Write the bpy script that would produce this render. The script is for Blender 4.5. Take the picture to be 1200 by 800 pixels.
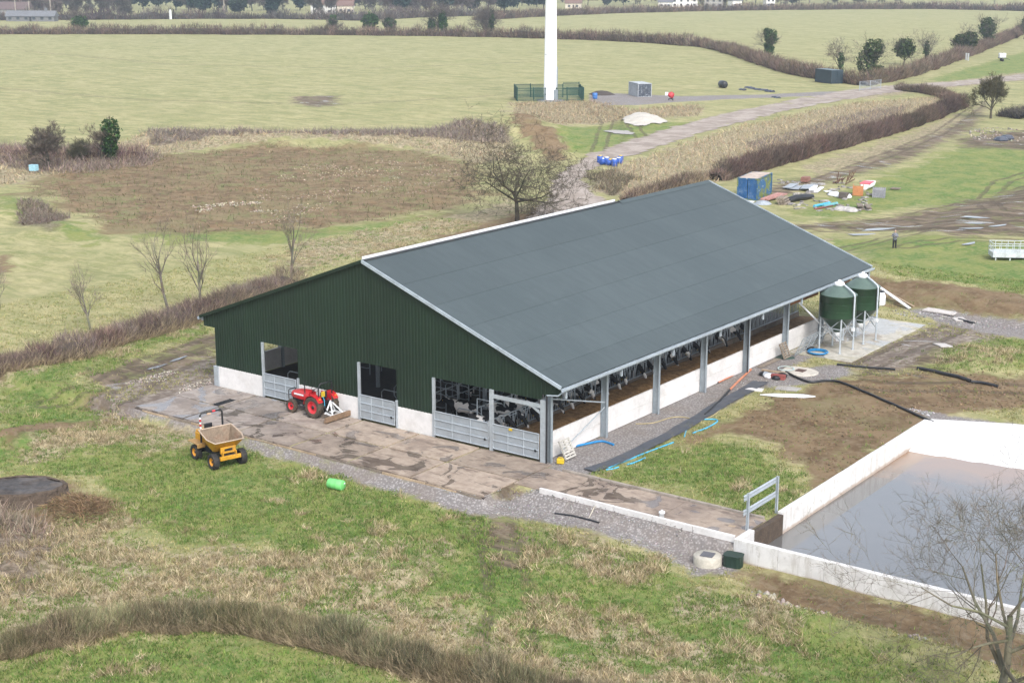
import bpy, math, random
import numpy as np
from mathutils import Matrix, Vector

for o in list(bpy.data.objects): bpy.data.objects.remove(o)
scene = bpy.context.scene
col = scene.collection
R = math.radians

# ------------------------------------------------------------------ camera, sky, sun, exposure
CAM = np.array([46.345, -66.126, 27.448])
YAW, PITCH, FPX = -0.6356, 0.24737, 1751.57
cam_d = bpy.data.cameras.new('camera')
cam = bpy.data.objects.new('camera', cam_d); col.objects.link(cam)
cam.location = CAM
cam.rotation_euler = (math.pi/2 - PITCH, 0, -YAW)
cam_d.sensor_width = 36; cam_d.lens = 36*FPX/1200
cam_d.clip_start = 0.5; cam_d.clip_end = 9000
scene.camera = cam

SUN_EL, SUN_AZ = R(46), R(124)          # azimuth clockwise from +Y
world = bpy.data.worlds.new('World'); scene.world = world; world.use_nodes = True
wn = world.node_tree; wn.nodes.clear()
wo = wn.nodes.new('ShaderNodeOutputWorld'); wb = wn.nodes.new('ShaderNodeBackground')
sk = wn.nodes.new('ShaderNodeTexSky'); sk.sky_type = 'NISHITA'; sk.sun_disc = False
sk.sun_elevation = SUN_EL; sk.sun_rotation = SUN_AZ
sk.air_density = 1.0; sk.dust_density = 2.0; sk.ozone_density = 1.0
hs = wn.nodes.new('ShaderNodeHueSaturation'); hs.inputs['Saturation'].default_value = 0.42   # overcast: nearly neutral
wb.inputs['Strength'].default_value = 0.15
wn.links.new(sk.outputs[0], hs.inputs['Color']); wn.links.new(hs.outputs[0], wb.inputs[0]); wn.links.new(wb.outputs[0], wo.inputs[0])

sun_d = bpy.data.lights.new('sun', 'SUN'); sun_d.energy = 1.2; sun_d.angle = R(22); sun_d.color = (1.0, 0.97, 0.93)
sun = bpy.data.objects.new('sun', sun_d); col.objects.link(sun)
sdir = Vector((math.sin(SUN_AZ)*math.cos(SUN_EL), math.cos(SUN_AZ)*math.cos(SUN_EL), math.sin(SUN_EL)))
sun.rotation_euler = sdir.to_track_quat('Z', 'Y').to_euler()
sun.location = (30, -40, 60)
vs = scene.view_settings
vs.view_transform = 'Standard'; vs.look = 'None'; vs.gamma = 1; vs.use_curve_mapping = False
vs.exposure = 1.18
scene.render.resolution_x = 1024; scene.render.resolution_y = 682

# ------------------------------------------------------------------ helpers
_F = np.array([math.sin(YAW)*math.cos(PITCH), math.cos(YAW)*math.cos(PITCH), -math.sin(PITCH)])
_R = np.array([math.cos(YAW), -math.sin(YAW), 0]); _U = np.cross(_R, _F)
def survey(u, v, z=0.0):
    """ground point read off the survey photograph, at height z"""
    d = _F + _R*(u-600)/FPX - _U*(v-400)/FPX
    return CAM + d*(z-CAM[2])/d[2]

def tag(o, label=None, cat=None, group=None, kind=None):
    if label: o['label'] = label
    if cat: o['category'] = cat
    if group: o['group'] = group
    if kind: o['kind'] = kind
    return o
def thing(name, label, cat, loc=(0,0,0), rz=0.0, group=None):
    o = bpy.data.objects.new(name, None); col.objects.link(o)
    o.location = loc; o.rotation_euler = (0,0,rz); o.empty_display_size = 0.3
    return tag(o, label, cat, group)
def kids(o): return [c for c in bpy.data.objects if c.parent == o]
def copy_tree(o, parent=None, ch=None):
    c = o.copy(); col.objects.link(c); c.parent = parent
    for k in kids(o): copy_tree(k, c)
    return c

class MB:
    """collects shapes, links them as one mesh object"""
    def __init__(s): s.v = []; s.f = []; s.sm = []
    def add(s, vs_, fs_, smooth=False):
        b = len(s.v); s.v += [tuple(map(float, p)) for p in vs_]
        s.f += [tuple(b+i for i in f) for f in fs_]; s.sm += [smooth]*len(fs_)
        return s
    def box(s, c, d, rz=0.0, M=None):
        x, y, z = d[0]/2, d[1]/2, d[2]/2
        P = [(-x,-y,-z),(x,-y,-z),(x,y,-z),(-x,y,-z),(-x,-y,z),(x,-y,z),(x,y,z),(-x,y,z)]
        if M is None: M = Matrix.Rotation(rz, 3, 'Z')
        P = [M @ Vector(p) + Vector(c) for p in P]
        return s.add(P, [(0,3,2,1),(4,5,6,7),(0,1,5,4),(1,2,6,5),(2,3,7,6),(3,0,4,7)])
    def beam(s, p, q, w, h, up=(0,0,1)):
        p = Vector(p); q = Vector(q); d = q-p; L = d.length; d.normalize()
        u = Vector(up); r = d.cross(u)
        if r.length < 1e-4: r = d.cross(Vector((1,0,0)))
        r.normalize(); u = r.cross(d)
        M = Matrix((r, d, u)).transposed()
        return s.box((p+q)/2, (w, L, h), M=M)
    def tube(s, pts, r, n=8, smooth=True, caps=True):
        pts = [Vector(p) for p in pts]; rs = r if isinstance(r, (list, tuple)) else [r]*len(pts)
        V = []; Fc = []; ref = None
        for i, p in enumerate(pts):
            t = (pts[min(i+1,len(pts)-1)] - pts[max(i-1,0)]).normalized()
            if ref is None:
                ref = t.cross(Vector((0,0,1)))
                if ref.length < 1e-3: ref = t.cross(Vector((1,0,0)))
            a = (ref - t*ref.dot(t)).normalized(); ref = a; b = t.cross(a)
            for k in range(n):
                th = 2*math.pi*k/n
                V.append(p + (a*math.cos(th) + b*math.sin(th))*rs[i])
        for i in range(len(pts)-1):
            for k in range(n):
                Fc.append((i*n+k, i*n+(k+1)%n, (i+1)*n+(k+1)%n, (i+1)*n+k))
        s.add(V, Fc, smooth)
        if caps:
            s.add(V[:n], [tuple(range(n-1,-1,-1))]); s.add(V[-n:], [tuple(range(n))])
        return s
    def lathe(s, prof, n=24, c=(0,0,0), M=None, smooth=True):
        V = []; Fc = []
        for r, z in prof:
            for k in range(n):
                th = 2*math.pi*k/n; p = Vector((r*math.cos(th), r*math.sin(th), z))
                if M is not None: p = M @ p
                V.append(p + Vector(c))
        for i in range(len(prof)-1):
            for k in range(n): Fc.append((i*n+k, i*n+(k+1)%n, (i+1)*n+(k+1)%n, (i+1)*n+k))
        return s.add(V, Fc, smooth)
    def prism(s, poly, z0, z1, M=None, c=(0,0,0)):
        n = len(poly); V = [Vector((x,y,z0)) for x,y in poly] + [Vector((x,y,z1)) for x,y in poly]
        if M is not None: V = [M @ p for p in V]
        V = [p + Vector(c) for p in V]
        return s.add(V, [tuple(range(n-1,-1,-1)), tuple(range(n,2*n))] + [(i,(i+1)%n,n+(i+1)%n,n+i) for i in range(n)])
    def loft(s, rings, smooth=True, caps=True):
        n = len(rings[0]); V = [p for r in rings for p in r]; Fc = []
        for i in range(len(rings)-1):
            for k in range(n): Fc.append((i*n+k, i*n+(k+1)%n, (i+1)*n+(k+1)%n, (i+1)*n+k))
        s.add(V, Fc, smooth)
        if caps: s.add(rings[0], [tuple(range(n-1,-1,-1))]); s.add(rings[-1], [tuple(range(n))])
        return s
    def mesh(s, name):
        me = bpy.data.meshes.new(name); me.from_pydata(s.v, [], s.f)
        me.polygons.foreach_set('use_smooth', s.sm); me.update()
        return me
    def build(s, name, mat, parent=None, loc=None, bevel=0.0, fix=True):
        me = s.mesh(name)
        if fix:
            import bmesh
            bm = bmesh.new(); bm.from_mesh(me); bmesh.ops.recalc_face_normals(bm, faces=bm.faces); bm.to_mesh(me); bm.free()
        o = bpy.data.objects.new(name, me); col.objects.link(o)
        me.materials.append(mat)
        if parent is not None: o.parent = parent
        if loc is not None: o.location = loc
        if bevel:
            m = o.modifiers.new('bevel', 'BEVEL'); m.width = bevel; m.segments = 2; m.limit_method = 'ANGLE'; m.angle_limit = R(40)
        return o
def place(o, loc, rz=0.0):
    o.location = loc; o.rotation_euler = (0,0,rz); return o

def fastmesh(name, V, F, C=None, mat=None, parent=None, smooth=False):
    """triangle soup from numpy arrays, with a point colour attribute"""
    V = np.asarray(V, np.float32); F = np.asarray(F, np.int32)
    k = F.shape[1]
    me = bpy.data.meshes.new(name)
    me.vertices.add(len(V)); me.vertices.foreach_set('co', V.ravel())
    me.loops.add(F.size); me.loops.foreach_set('vertex_index', F.ravel())
    me.polygons.add(len(F)); me.polygons.foreach_set('loop_start', np.arange(0, F.size, k, dtype=np.int32))
    me.polygons.foreach_set('loop_total', np.full(len(F), k, np.int32))
    if smooth: me.polygons.foreach_set('use_smooth', np.ones(len(F), bool))
    me.update(calc_edges=True)
    if C is not None:
        a = me.attributes.new('Col', 'FLOAT_COLOR', 'POINT')
        C4 = np.ones((len(V),4), np.float32); C4[:,:3] = C; a.data.foreach_set('color', C4.ravel())
    o = bpy.data.objects.new(name, me); col.objects.link(o)
    if mat: me.materials.append(mat)
    if parent is not None: o.parent = parent
    return o

# ---- numpy value noise
def _hash(ix, iy, s):
    h = (ix*374761393 + iy*668265263 + s*974634767) & 0xffffffff
    h = ((h ^ (h >> 13))*1274126177) & 0xffffffff
    return ((h ^ (h >> 16)) & 0xffff)/65535.0
def vnoise(x, y, s=0):
    x = np.asarray(x, float); y = np.asarray(y, float)
    ix = np.floor(x).astype(np.int64); iy = np.floor(y).astype(np.int64)
    fx = x-ix; fy = y-iy; fx = fx*fx*(3-2*fx); fy = fy*fy*(3-2*fy)
    a = _hash(ix,iy,s); b = _hash(ix+1,iy,s); c = _hash(ix,iy+1,s); d = _hash(ix+1,iy+1,s)
    return (a*(1-fx)+b*fx)*(1-fy) + (c*(1-fx)+d*fx)*fy
def fbm(x, y, s=0, o=4):
    t = 0; a = 0.5
    for i in range(o):
        t = t + a*vnoise(x*2**i, y*2**i, s+i*17); a *= 0.5
    return t/(1-0.5**o)
def sstep(t): t = np.clip(t, 0, 1); return t*t*(3-2*t)

# ------------------------------------------------------------------ materials
class NT:
    def __init__(s, name):
        s.m = bpy.data.materials.new(name); s.m.use_nodes = True
        s.t = s.m.node_tree; s.t.nodes.clear()
        s.out = s.t.nodes.new('ShaderNodeOutputMaterial'); s.b = s.t.nodes.new('ShaderNodeBsdfPrincipled')
        s.t.links.new(s.b.outputs[0], s.out.inputs[0])
    def n(s, typ, **kw):
        nd = s.t.nodes.new(typ)
        for k, v in kw.items():
            if k.startswith('i_'):
                key = k[2:]; nd.inputs[int(key) if key.isdigit() else key].default_value = v
            else: setattr(nd, k, v)
        return nd
    def l(s, a, b): s.t.links.new(a, b)
    def math(s, op, a, b=None, c=None, clamp=False):
        nd = s.n('ShaderNodeMath', operation=op); nd.use_clamp = clamp
        for i, q in enumerate((a, b, c)):
            if q is None: continue
            if isinstance(q, (int, float)): nd.inputs[i].default_value = q
            else: s.l(q, nd.inputs[i])
        return nd.outputs[0]
    def mix(s, f, a, b, mode='MIX'):
        nd = s.n('ShaderNodeMix', data_type='RGBA', blend_type=mode)
        for sock, q in ((nd.inputs[0], f), (nd.inputs[6], a), (nd.inputs[7], b)):
            if isinstance(q, (int, float)): sock.default_value = q
            elif isinstance(q, tuple): sock.default_value = (*q[:3], 1)
            else: s.l(q, sock)
        return nd.outputs[2]
    def noise(s, scale, detail=4, rough=0.6, vec=None, dist=0.0):
        nd = s.n('ShaderNodeTexNoise'); nd.inputs['Scale'].default_value = scale; nd.inputs['Detail'].default_value = detail
        nd.inputs['Roughness'].default_value = rough; nd.inputs['Distortion'].default_value = dist
        if vec is not None: s.l(vec, nd.inputs['Vector'])
        return nd.outputs[0]
    def ramp(s, f, lo, hi, clamp=True, smooth=True):
        nd = s.n('ShaderNodeMapRange'); nd.interpolation_type = 'SMOOTHSTEP' if smooth else 'LINEAR'
        s.l(f, nd.inputs[0]); nd.inputs[1].default_value = lo; nd.inputs[2].default_value = hi
        return nd.outputs[0]
    def pos(s, scale=(1,1,1)):
        g = s.n('ShaderNodeNewGeometry'); mp = s.n('ShaderNodeMapping'); mp.inputs['Scale'].default_value = scale
        s.l(g.outputs['Position'], mp.inputs[0]); return mp.outputs[0]
    def objc(s, scale=(1,1,1)):
        g = s.n('ShaderNodeTexCoord'); mp = s.n('ShaderNodeMapping'); mp.inputs['Scale'].default_value = scale
        s.l(g.outputs['Object'], mp.inputs[0]); return mp.outputs[0]
    def bump(s, h, strength=0.4, dist=0.05):
        b = s.n('ShaderNodeBump'); b.inputs['Strength'].default_value = strength; b.inputs['Distance'].default_value = dist
        s.l(h, b.inputs['Height']); s.l(b.outputs[0], s.b.inputs['Normal'])

MATS = {}
def mat(name, c, rough=0.6, metal=0.0, dirt=0.35, dirtc=(0.09,0.065,0.045), scale=1.2, vary=0.15, bump=0.0, bscale=12.0, rnd=0.0, coat=0.0, spec=0.5):
    """painted / cast / sawn surface: base colour with tonal variation and dirt blotches"""
    if name in MATS: return MATS[name]
    k = NT(name); pv = k.objc()
    n1 = k.noise(scale, 5, 0.65, pv); n2 = k.noise(scale*6, 3, 0.6, pv)
    v = k.math('ADD', k.math('MULTIPLY', n1, 0.6), k.math('MULTIPLY', n2, 0.4))
    lo = tuple(x*(1-vary*1.6) for x in c); hi = tuple(min(1, x*(1+vary*1.4)) for x in c)
    base = k.mix(k.ramp(v, 0.3, 0.7), lo, hi)
    if rnd:
        oi = k.n('ShaderNodeObjectInfo'); 
        f = k.math('MULTIPLY_ADD', oi.outputs['Random'], 2*rnd, 1-rnd)
        cb = k.n('ShaderNodeCombineColor'); 
        for i in range(3): k.l(f, cb.inputs[i])
        base = k.mix(1.0, base, cb.outputs[0], 'MULTIPLY')
    if dirt:
        d = k.noise(scale*0.9+0.3, 6, 0.7, pv, 0.6)
        base = k.mix(k.math('MULTIPLY', k.ramp(d, 0.48, 0.72), dirt), base, dirtc)
    k.l(base, k.b.inputs['Base Color'])
    k.b.inputs['Roughness'].default_value = rough; k.b.inputs['Metallic'].default_value = metal
    k.b.inputs['Specular IOR Level'].default_value = spec
    if coat: k.b.inputs['Coat Weight'].default_value = coat
    if bump: k.bump(k.noise(bscale, 4, 0.6, pv), bump, 0.03)
    MATS[name] = k.m; return k.m

def veg_mat(name, rough=0.85, var=0.25, scale=1.5):
    k = NT(name); a = k.n('ShaderNodeAttribute', attribute_name='Col')
    n = k.noise(scale, 3, 0.6, k.pos())
    f = k.math('MULTIPLY_ADD', k.ramp(n, 0.3, 0.7), 2*var, 1-var)
    cb = k.n('ShaderNodeCombineColor')
    for i in range(3): k.l(f, cb.inputs[i])
    k.l(k.mix(1.0, a.outputs['Color'], cb.outputs[0], 'MULTIPLY'), k.b.inputs['Base Color'])
    k.b.inputs['Roughness'].default_value = rough; k.b.inputs['Specular IOR Level'].default_value = 0.15
    return k.m
VEG = veg_mat('plant_matter')
BARK = mat('bark', (0.085,0.075,0.055), 0.9, dirt=0.5, dirtc=(0.13,0.14,0.07), scale=2.0, vary=0.3, spec=0.1)

GALV = mat('galvanised_steel', (0.42,0.46,0.49), 0.45, 0.35, dirt=0.15, dirtc=(0.25,0.24,0.22), vary=0.1)
GALVD = mat('galvanised_column', (0.30,0.34,0.37), 0.5, 0.25, dirt=0.12, dirtc=(0.2,0.2,0.19), vary=0.1)
WCONC = mat('pale_concrete', (0.62,0.60,0.585), 0.8, dirt=0.30, dirtc=(0.36,0.32,0.27), scale=0.7, vary=0.07, bump=0.15, rnd=0.04)
WPAINT = mat('white_paint', (0.74,0.75,0.76), 0.5, dirt=0.2, dirtc=(0.4,0.38,0.34), vary=0.05)
CLAD = mat('green_cladding', (0.0062,0.0205,0.0092), 0.5, dirt=0.12, dirtc=(0.03,0.04,0.03), scale=0.35, vary=0.10, rnd=0.10)
SILOG = mat('silo_green', (0.018,0.048,0.022), 0.35, dirt=0.12, dirtc=(0.05,0.06,0.04), scale=0.8, vary=0.1)
SILOT = mat('silo_roof_green', (0.085,0.125,0.105), 0.4, dirt=0.2, dirtc=(0.12,0.14,0.12), vary=0.1)
BLACKP = mat('black_plastic', (0.016,0.017,0.020), 0.45, dirt=0.3, dirtc=(0.08,0.07,0.06))
RUBBER = mat('tyre_rubber', (0.022,0.021,0.02), 0.8, dirt=0.7, dirtc=(0.10,0.075,0.05), scale=3.0)
RUBBERM = mat('muddy_tyre', (0.055,0.042,0.03), 0.85, dirt=0.9, dirtc=(0.14,0.10,0.065), scale=3.0)
DARKST = mat('dark_steel', (0.025,0.027,0.03), 0.5, 0.3, dirt=0.3)
TIMBER = mat('sawn_timber', (0.36,0.27,0.18), 0.8, dirt=0.4, dirtc=(0.16,0.12,0.08), scale=2.0, vary=0.2, rnd=0.15)
OLDWOOD = mat('weathered_timber', (0.22,0.18,0.14), 0.85, dirt=0.5, dirtc=(0.10,0.08,0.06), scale=2.0, vary=0.25, rnd=0.2)
RUST = mat('rusty_steel', (0.13,0.06,0.035), 0.8, 0.1, dirt=0.6, dirtc=(0.05,0.03,0.025), scale=3)
ORANGEP = mat('terracotta_pipe', (0.52,0.20,0.11), 0.5, dirt=0.3, dirtc=(0.3,0.2,0.14))
BLUEP = mat('blue_pipe', (0.015,0.20,0.46), 0.4, dirt=0.2)
LBLUEP = mat('light_blue_pipe', (0.06,0.40,0.62), 0.4, dirt=0.3)
YELLOW = mat('yellow_paint', (0.54,0.27,0.018), 0.5, dirt=0.65, dirtc=(0.22,0.13,0.05), scale=2.2, vary=0.12)
YELLOWB = mat('bright_yellow', (0.58,0.40,0.02), 0.5, dirt=0.15)
REDP = mat('red_paint', (0.46,0.012,0.018), 0.4, dirt=0.5, dirtc=(0.20,0.09,0.06), scale=2.5, vary=0.1, coat=0.3)
GREYST = mat('grey_sheet', (0.30,0.33,0.36), 0.5, dirt=0.4, dirtc=(0.2,0.18,0.15), vary=0.15)
HAZE_D = 0.00020
# ------------------------------------------------------------------ terrain
WATER_Z = -1.1
LAG = (14.55, 44.0, -4.35, 20.4)       # lagoon opening x0 x1 y0 y1
MOUNDS = []                             # (x, y, rx, ry, angle, height, power, noise)
def mound_px(u, v, rx, ry, ang, h, p=2.0, nz=0.35):
    q = survey(u, v); MOUNDS.append((q[0], q[1], rx, ry, R(ang), h, p, nz))
mound_px(22, 508, 4.2, 2.6, 20, 0.85)             # brown earth by the dry hedge
mound_px(95, 588, 2.3, 1.4, 15, 0.75)             # brush beside it
mound_px(10, 650, 3.0, 2.2, 40, 0.6); mound_px(-10, 690, 4.0, 3.0, 30, 0.7)
mound_px(1145, 425, 5.0, 4.5, 0, 1.0)             # grassed spoil by the silos
mound_px(30, 245, 5.0, 9.0, 30, 1.0); mound_px(70, 268, 4.5, 5.0, 30, 0.8)
for u, v, s, h in ((604,142,6,1.6),(616,150,6.5,1.9),(628,160,6.5,2.0),(640,172,6.0,1.9),(652,182,4.5,1.3)): mound_px(u, v, s, s*.8, 20, h, 2, 0.6)
for u in range(180, 580, 40): mound_px(u, 168-abs(u-380)*0.02, 9, 4, -36, 1.1, 2, 0.8)
mound_px(555, 160, 8, 5, -30, 2.2)
mound_px(690, 108+6, 4, 3, 0, 0.5); mound_px(752, 144, 7.5, 4.2, 126, 1.7, 2.2, 0.3)
mound_px(722, 215, 5, 5, 0, 0.6)
for u, v in ((905,681),(950,690),(1000,703),(1050,716),(1100,730),(1160,750)): mound_px(u, v+20, 2.4, 1.1, -5, 0.45, 2, 0.9)
mound_px(1180,158,6,3,0,0.6,2,1)
DITCH = [survey(408, 692)[:2], survey(492, 655)[:2]]

def seg_dist(x, y, a, b):
    ax, ay = a; bx, by = b; dx, dy = bx-ax, by-ay
    t = np.clip(((x-ax)*dx+(y-ay)*dy)/(dx*dx+dy*dy), 0, 1)
    return np.hypot(x-ax-t*dx, y-ay-t*dy)

def height(x, y):
    x = np.asarray(x, float); y = np.asarray(y, float)
    ye = np.where(x < 0.6, -6.45, np.where(x < 14.3, -4.05, -3.95))
    drop = 0.55 + 0.38*sstep((x-6)/8)
    low = sstep((ye-y)/np.where(x > 14.3, 0.35, 0.9))
    z = -0.07 - drop*low
    # cut bank behind the silos, field beyond stands higher
    up = sstep((y-(50.2-0.26*x))/5.0)*sstep((x+15)/8)*(1-sstep((y-100)/90))
    z = z + 1.05*up
    # roughness away from the buildings
    dx = np.maximum(np.maximum(-31-x, x-14.6), 0); dy = np.maximum(np.maximum(-4.0-y, y-44), 0)
    away = sstep(np.hypot(dx, dy)/5.0)
    z = z + away*(0.34*(fbm(x/7, y/7, 3)-0.5) + 0.22*(fbm(x/1.8, y/1.8, 9, 3)-0.5)) + 0.03*(fbm(x*1.2, y*1.2, 5, 2)-0.5)
    for mx, my, rx, ry, an, h, p, nz in MOUNDS:
        c, s = math.cos(an), math.sin(an)
        a = ((x-mx)*c+(y-my)*s)/rx; b = (-(x-mx)*s+(y-my)*c)/ry
        q = np.hypot(a, b)
        m = q < 1.6
        if not m.any(): continue
        qq = q + nz*0.55*(fbm(x/1.4, y/1.4, 21, 3)-0.5)*2
        z = z + np.where(m, h*np.exp(-np.clip(qq, 0, None)**p*1.6), 0)
    z = z - 0.55*np.exp(-(seg_dist(x, y, *DITCH)/0.45)**2)
    return z
def G(u, v):
    z = 0.0
    for i in range(6):
        q = survey(u, v, z); z = float(height(q[0], q[1]))
    return Vector((q[0], q[1], z))
def GZ(x, y): return float(height(np.array([x]), np.array([y]))[0])

# surface classes, outlined on the ground
def PX(*pts): return np.array([survey(u, v)[:2] for u, v in pts])
def PXZ(z, *pts): return np.array([survey(u, v, z)[:2] for u, v in pts])
CLS = {
 'green': [
  PXZ(-.5,(-80,520),(60,505),(130,482),(165,492),(320,535),(460,575),(560,600),(700,640),(800,660),(880,690),(1000,740),(1100,790),(1300,870),(700,850),(600,760),(540,715),(430,680),(300,640),(200,640),(120,600),(100,560),(-80,545)),
  PXZ(-.5,(-80,790),(100,748),(250,738),(330,745),(420,775),(520,830),(400,900),(-80,900)),
  PX((0,438),(130,405),(240,372),(250,386),(150,414),(95,440),(100,462),(160,478),(130,486),(60,500),(0,512)),
  PX((690,552),(740,535),(830,507),(890,525),(945,562),(940,590),(905,597),(860,587),(760,567)),
  PX((1085,432),(1110,402),(1145,392),(1230,400),(1230,432),(1130,440)),
  PX((930,250),(1010,215),(1080,190),(1140,165),(1230,148),(1230,235),(1120,240),(1050,245),(960,258)),
  PX((955,278),(1060,285),(1230,300),(1230,362),(1100,345),(1030,328),(990,302)),
  PX((655,150),(720,146),(830,142),(760,158),(690,182),(655,185),(645,165)),
  PX((1090,92),(1230,52),(1230,82),(1100,97)),
  PX((0,225),(30,232),(80,262),(130,278),(110,285),(40,268),(0,250)),
  PX((150,272),(260,270),(330,268),(420,262),(520,250),(430,272),(330,285),(200,285)),
 ],
 'straw': [
  PXZ(-.5,(-80,612),(60,600),(140,612),(200,645),(330,640),(420,655),(505,645),(490,690),(560,705),(640,742),(760,765),(880,790),(1000,840),(600,840),(480,765),(400,740),(330,728),(250,720),(100,735),(-80,770)),
  PXZ(-.5,(20,520),(100,495),(165,490),(240,505),(200,515),(110,515),(40,535)),
  PXZ(-.5,(380,640),(400,620),(500,640),(490,660)), PXZ(-.5,(640,625),(760,640),(740,665),(660,650)),
  PXZ(-.5,(800,680),(870,690),(940,715),(900,730),(820,705)), PXZ(-.5,(560,700),(700,715),(860,745),(900,770),(760,765),(620,735)),
  PX((-20,172),(60,178),(170,162),(330,158),(480,156),(590,156),(605,185),(560,192),(480,174),(330,168),(180,180),(100,200),(-20,222)),
  PX((700,202),(760,182),(860,150),(1000,120),(1120,112),(1060,150),(960,178),(850,212),(740,230),(695,224)),
  PX((330,290),(450,266),(560,246),(600,232),(620,245),(560,265),(440,292),(340,322)),
  PX((940,195),(1040,165),(1120,135),(1135,140),(1050,178),(960,205)),
  PX((1000,106),(1140,92),(1230,80),(1230,90),(1100,104),(1010,116)),
  PX((600,120),(690,118),(740,128),(820,122),(820,135),(700,145),(640,148),(600,135)),
  PX((870,290),(960,278),(1000,302),(960,312)),
  PX((1100,402),(1160,405),(1150,425),(1105,425)),
  PX((0,425),(100,398),(240,360),(330,335),(330,350),(240,376),(130,408),(0,442)),
 ],
 'soil': [
  np.array([(15.2,-4.2),(46,-4.2),(46,-6.9),(30,-6.5),(22,-6.3),(16.5,-5.6)]),
  PX((800,520),(870,482),(900,463),(985,440),(1080,437),(1180,442),(1260,448),(1260,472),(1120,482),(1090,490),(945,588),(952,560),(900,518),(850,508)),
  PXZ(.5,(1015,330),(1100,338),(1260,360),(1260,378),(1130,362),(1060,352),(1025,345)),
  PX((0,500),(40,486),(75,480),(125,480),(60,500),(20,520),(0,527)),
  PXZ(-.85,(866,668),(900,662),(960,676),(1020,692),(1080,712),(1250,755),(1250,800),(1150,775),(1060,748),(990,728),(920,712),(880,694)),
  PX((425,298),(560,264),(650,236),(690,238),(610,262),(440,303)),
  PX((592,135),(625,140),(655,165),(665,185),(640,190),(612,165)),
  PX((120,460),(105,470),(135,470)),
  PXZ(.0,(0,555),(75,548),(125,575),(60,600),(0,600)),
  PX((-20,318),(0,300),(10,300),(0,330)),
 ],
 'mud': [
  PX((100,442),(160,420),(230,395),(253,392),(253,428),(190,440),(130,458)),
  PX((870,262),(930,262),(1000,260),(1080,246),(1240,212),(1240,290),(1120,287),(1050,272),(960,270),(900,270)),
  PX((895,218),(960,206),(1040,178),(1130,140),(1152,118),(1158,122),(1140,150),(1060,188),(960,217),(900,232)),
  PX((1120,162),(1240,148),(1240,178),(1130,172)),
  PXZ(-.4,(550,572),(600,570),(615,610),(605,660),(585,660),(566,615)),
  PX((1000,425),(1060,395),(1160,392),(1090,436),(1010,434)),
  PX((640,262),(700,240),(720,243),(660,268)),
  PX((345,112+1),(395,112),(395,122),(370,126),(345,120)) + np.array([0,0]),
 ],
 'gravel': [
  np.array([(-.6,-.3),(2.6,-.6),(2.3,12),(1.9,20),(1.9,30.8),(-.6,30.8)]),
  PX((640,548),(700,517),(770,491),(880,440),(935,430),(985,425),(1003,437),(960,447),(885,455),(800,502),(735,536),(690,555),(650,556)),
  PXZ(-.4,(150,479),(320,525),(460,560),(560,585),(640,578),(720,598),(800,618),(868,638),(862,658),(815,660),(800,652),(760,633),(690,616),(600,602),(560,600),(440,566),(320,531),(160,486)),
  PX((1060,360),(1110,364),(1260,392),(1260,405),(1150,388),(1100,376)),
  PX((1095,490),(1060,476),(1130,488),(1260,500),(1260,525),(1110,498)),
  PX((690,113),(720,109),(745,110),(800,113),(900,110),(1000,106),(1000,110),(900,114),(800,119),(750,123),(710,123),(690,118)),
 ],
 'yard': [
  PX((102,468),(150,446),(200,432),(254,416),(262,452),(170,482),(118,477)),
  PX((1000,424),(1082,384),(1120,372),(1180,392),(1100,410),(1060,430),(1010,434)),
 ],
 'tilled': [
  PX((30,215),(100,197),(180,181),(330,171),(480,177),(555,192),(575,225),(520,248),(420,260),(330,272),(230,275),(130,270),(60,240)),
 ],
 'bramble': [
  PX((170,160),(330,155),(480,154),(590,153),(598,170),(480,168),(330,163),(180,172)),
  PX((-20,170),(40,172),(110,172),(180,178),(190,190),(100,205),(40,200),(-20,190)),
  PX((870,168),(940,150),(1010,130),(1070,122),(1050,136),(960,158),(890,175)),
  PX((690,205),(720,200),(745,212),(720,228),(700,220)),
  PXZ(-.5,(-80,620),(40,610),(70,650),(40,700),(-80,710)), PXZ(-.5,(-80,575),(40,580),(120,590),(90,605),(-80,600)),
  PX((40,240),(80,255),(60,275),(20,262)),
 ],
}
def poly_sdf(x, y, P):
    n = len(P); d = np.full(x.shape, 1e9); ins = np.zeros(x.shape, bool)
    for i in range(n):
        a = P[i]; b = P[(i+1) % n]
        d = np.minimum(d, seg_dist(x, y, a, b))
        c = (a[1] > y) != (b[1] > y)
        xi = (b[0]-a[0])*(y-a[1])/((b[1]-a[1]) if b[1] != a[1] else 1e-9)+a[0]
        ins ^= c & (x < xi)
    return np.where(ins, d, -d)
def cls_sdf(x, y, name):
    s = np.full(x.shape, -9.0)
    for P in CLS[name]:
        lo = P.min(0)-9; hi = P.max(0)+9
        m = (x > lo[0]) & (x < hi[0]) & (y > lo[1]) & (y < hi[1])
        if m.any(): s[m] = np.maximum(s[m], np.clip(poly_sdf(x[m], y[m], P), -9, 9))
    return s

# ------------------------------------------------------------------ ground sheet
def axis(lo, hi, fine_lo, fine_hi, fine, grow, extra):
    a = list(np.arange(fine_lo, fine_hi+1e-6, fine))
    s = fine; x = fine_hi
    while x < hi: s = min(s*grow, 220); x += s; a.append(x)
    s = fine; x = fine_lo
    while x > lo: s = min(s*grow, 220); x -= s; a.append(x)
    a = np.array(sorted(a))
    for e in extra:                     # snap a grid line onto each edge of the lagoon
        a[np.argmin(abs(a-e))] = e
    return a
gx = axis(-3400, 3000, -56, 46, 0.36, 1.018, LAG[:2]); gy = axis(-2600, 3600, -42, 56, 0.36, 1.013, LAG[2:])
GX, GY = np.meshgrid(gx, gy); HZ = height(GX, GY)
nx, ny = len(gx), len(gy)
idx = np.arange(nx*ny).reshape(ny, nx)
cxm = (gx[:-1]+gx[1:])/2; cym = (gy[:-1]+gy[1:])/2
CX, CY = np.meshgrid(cxm, cym)
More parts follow.
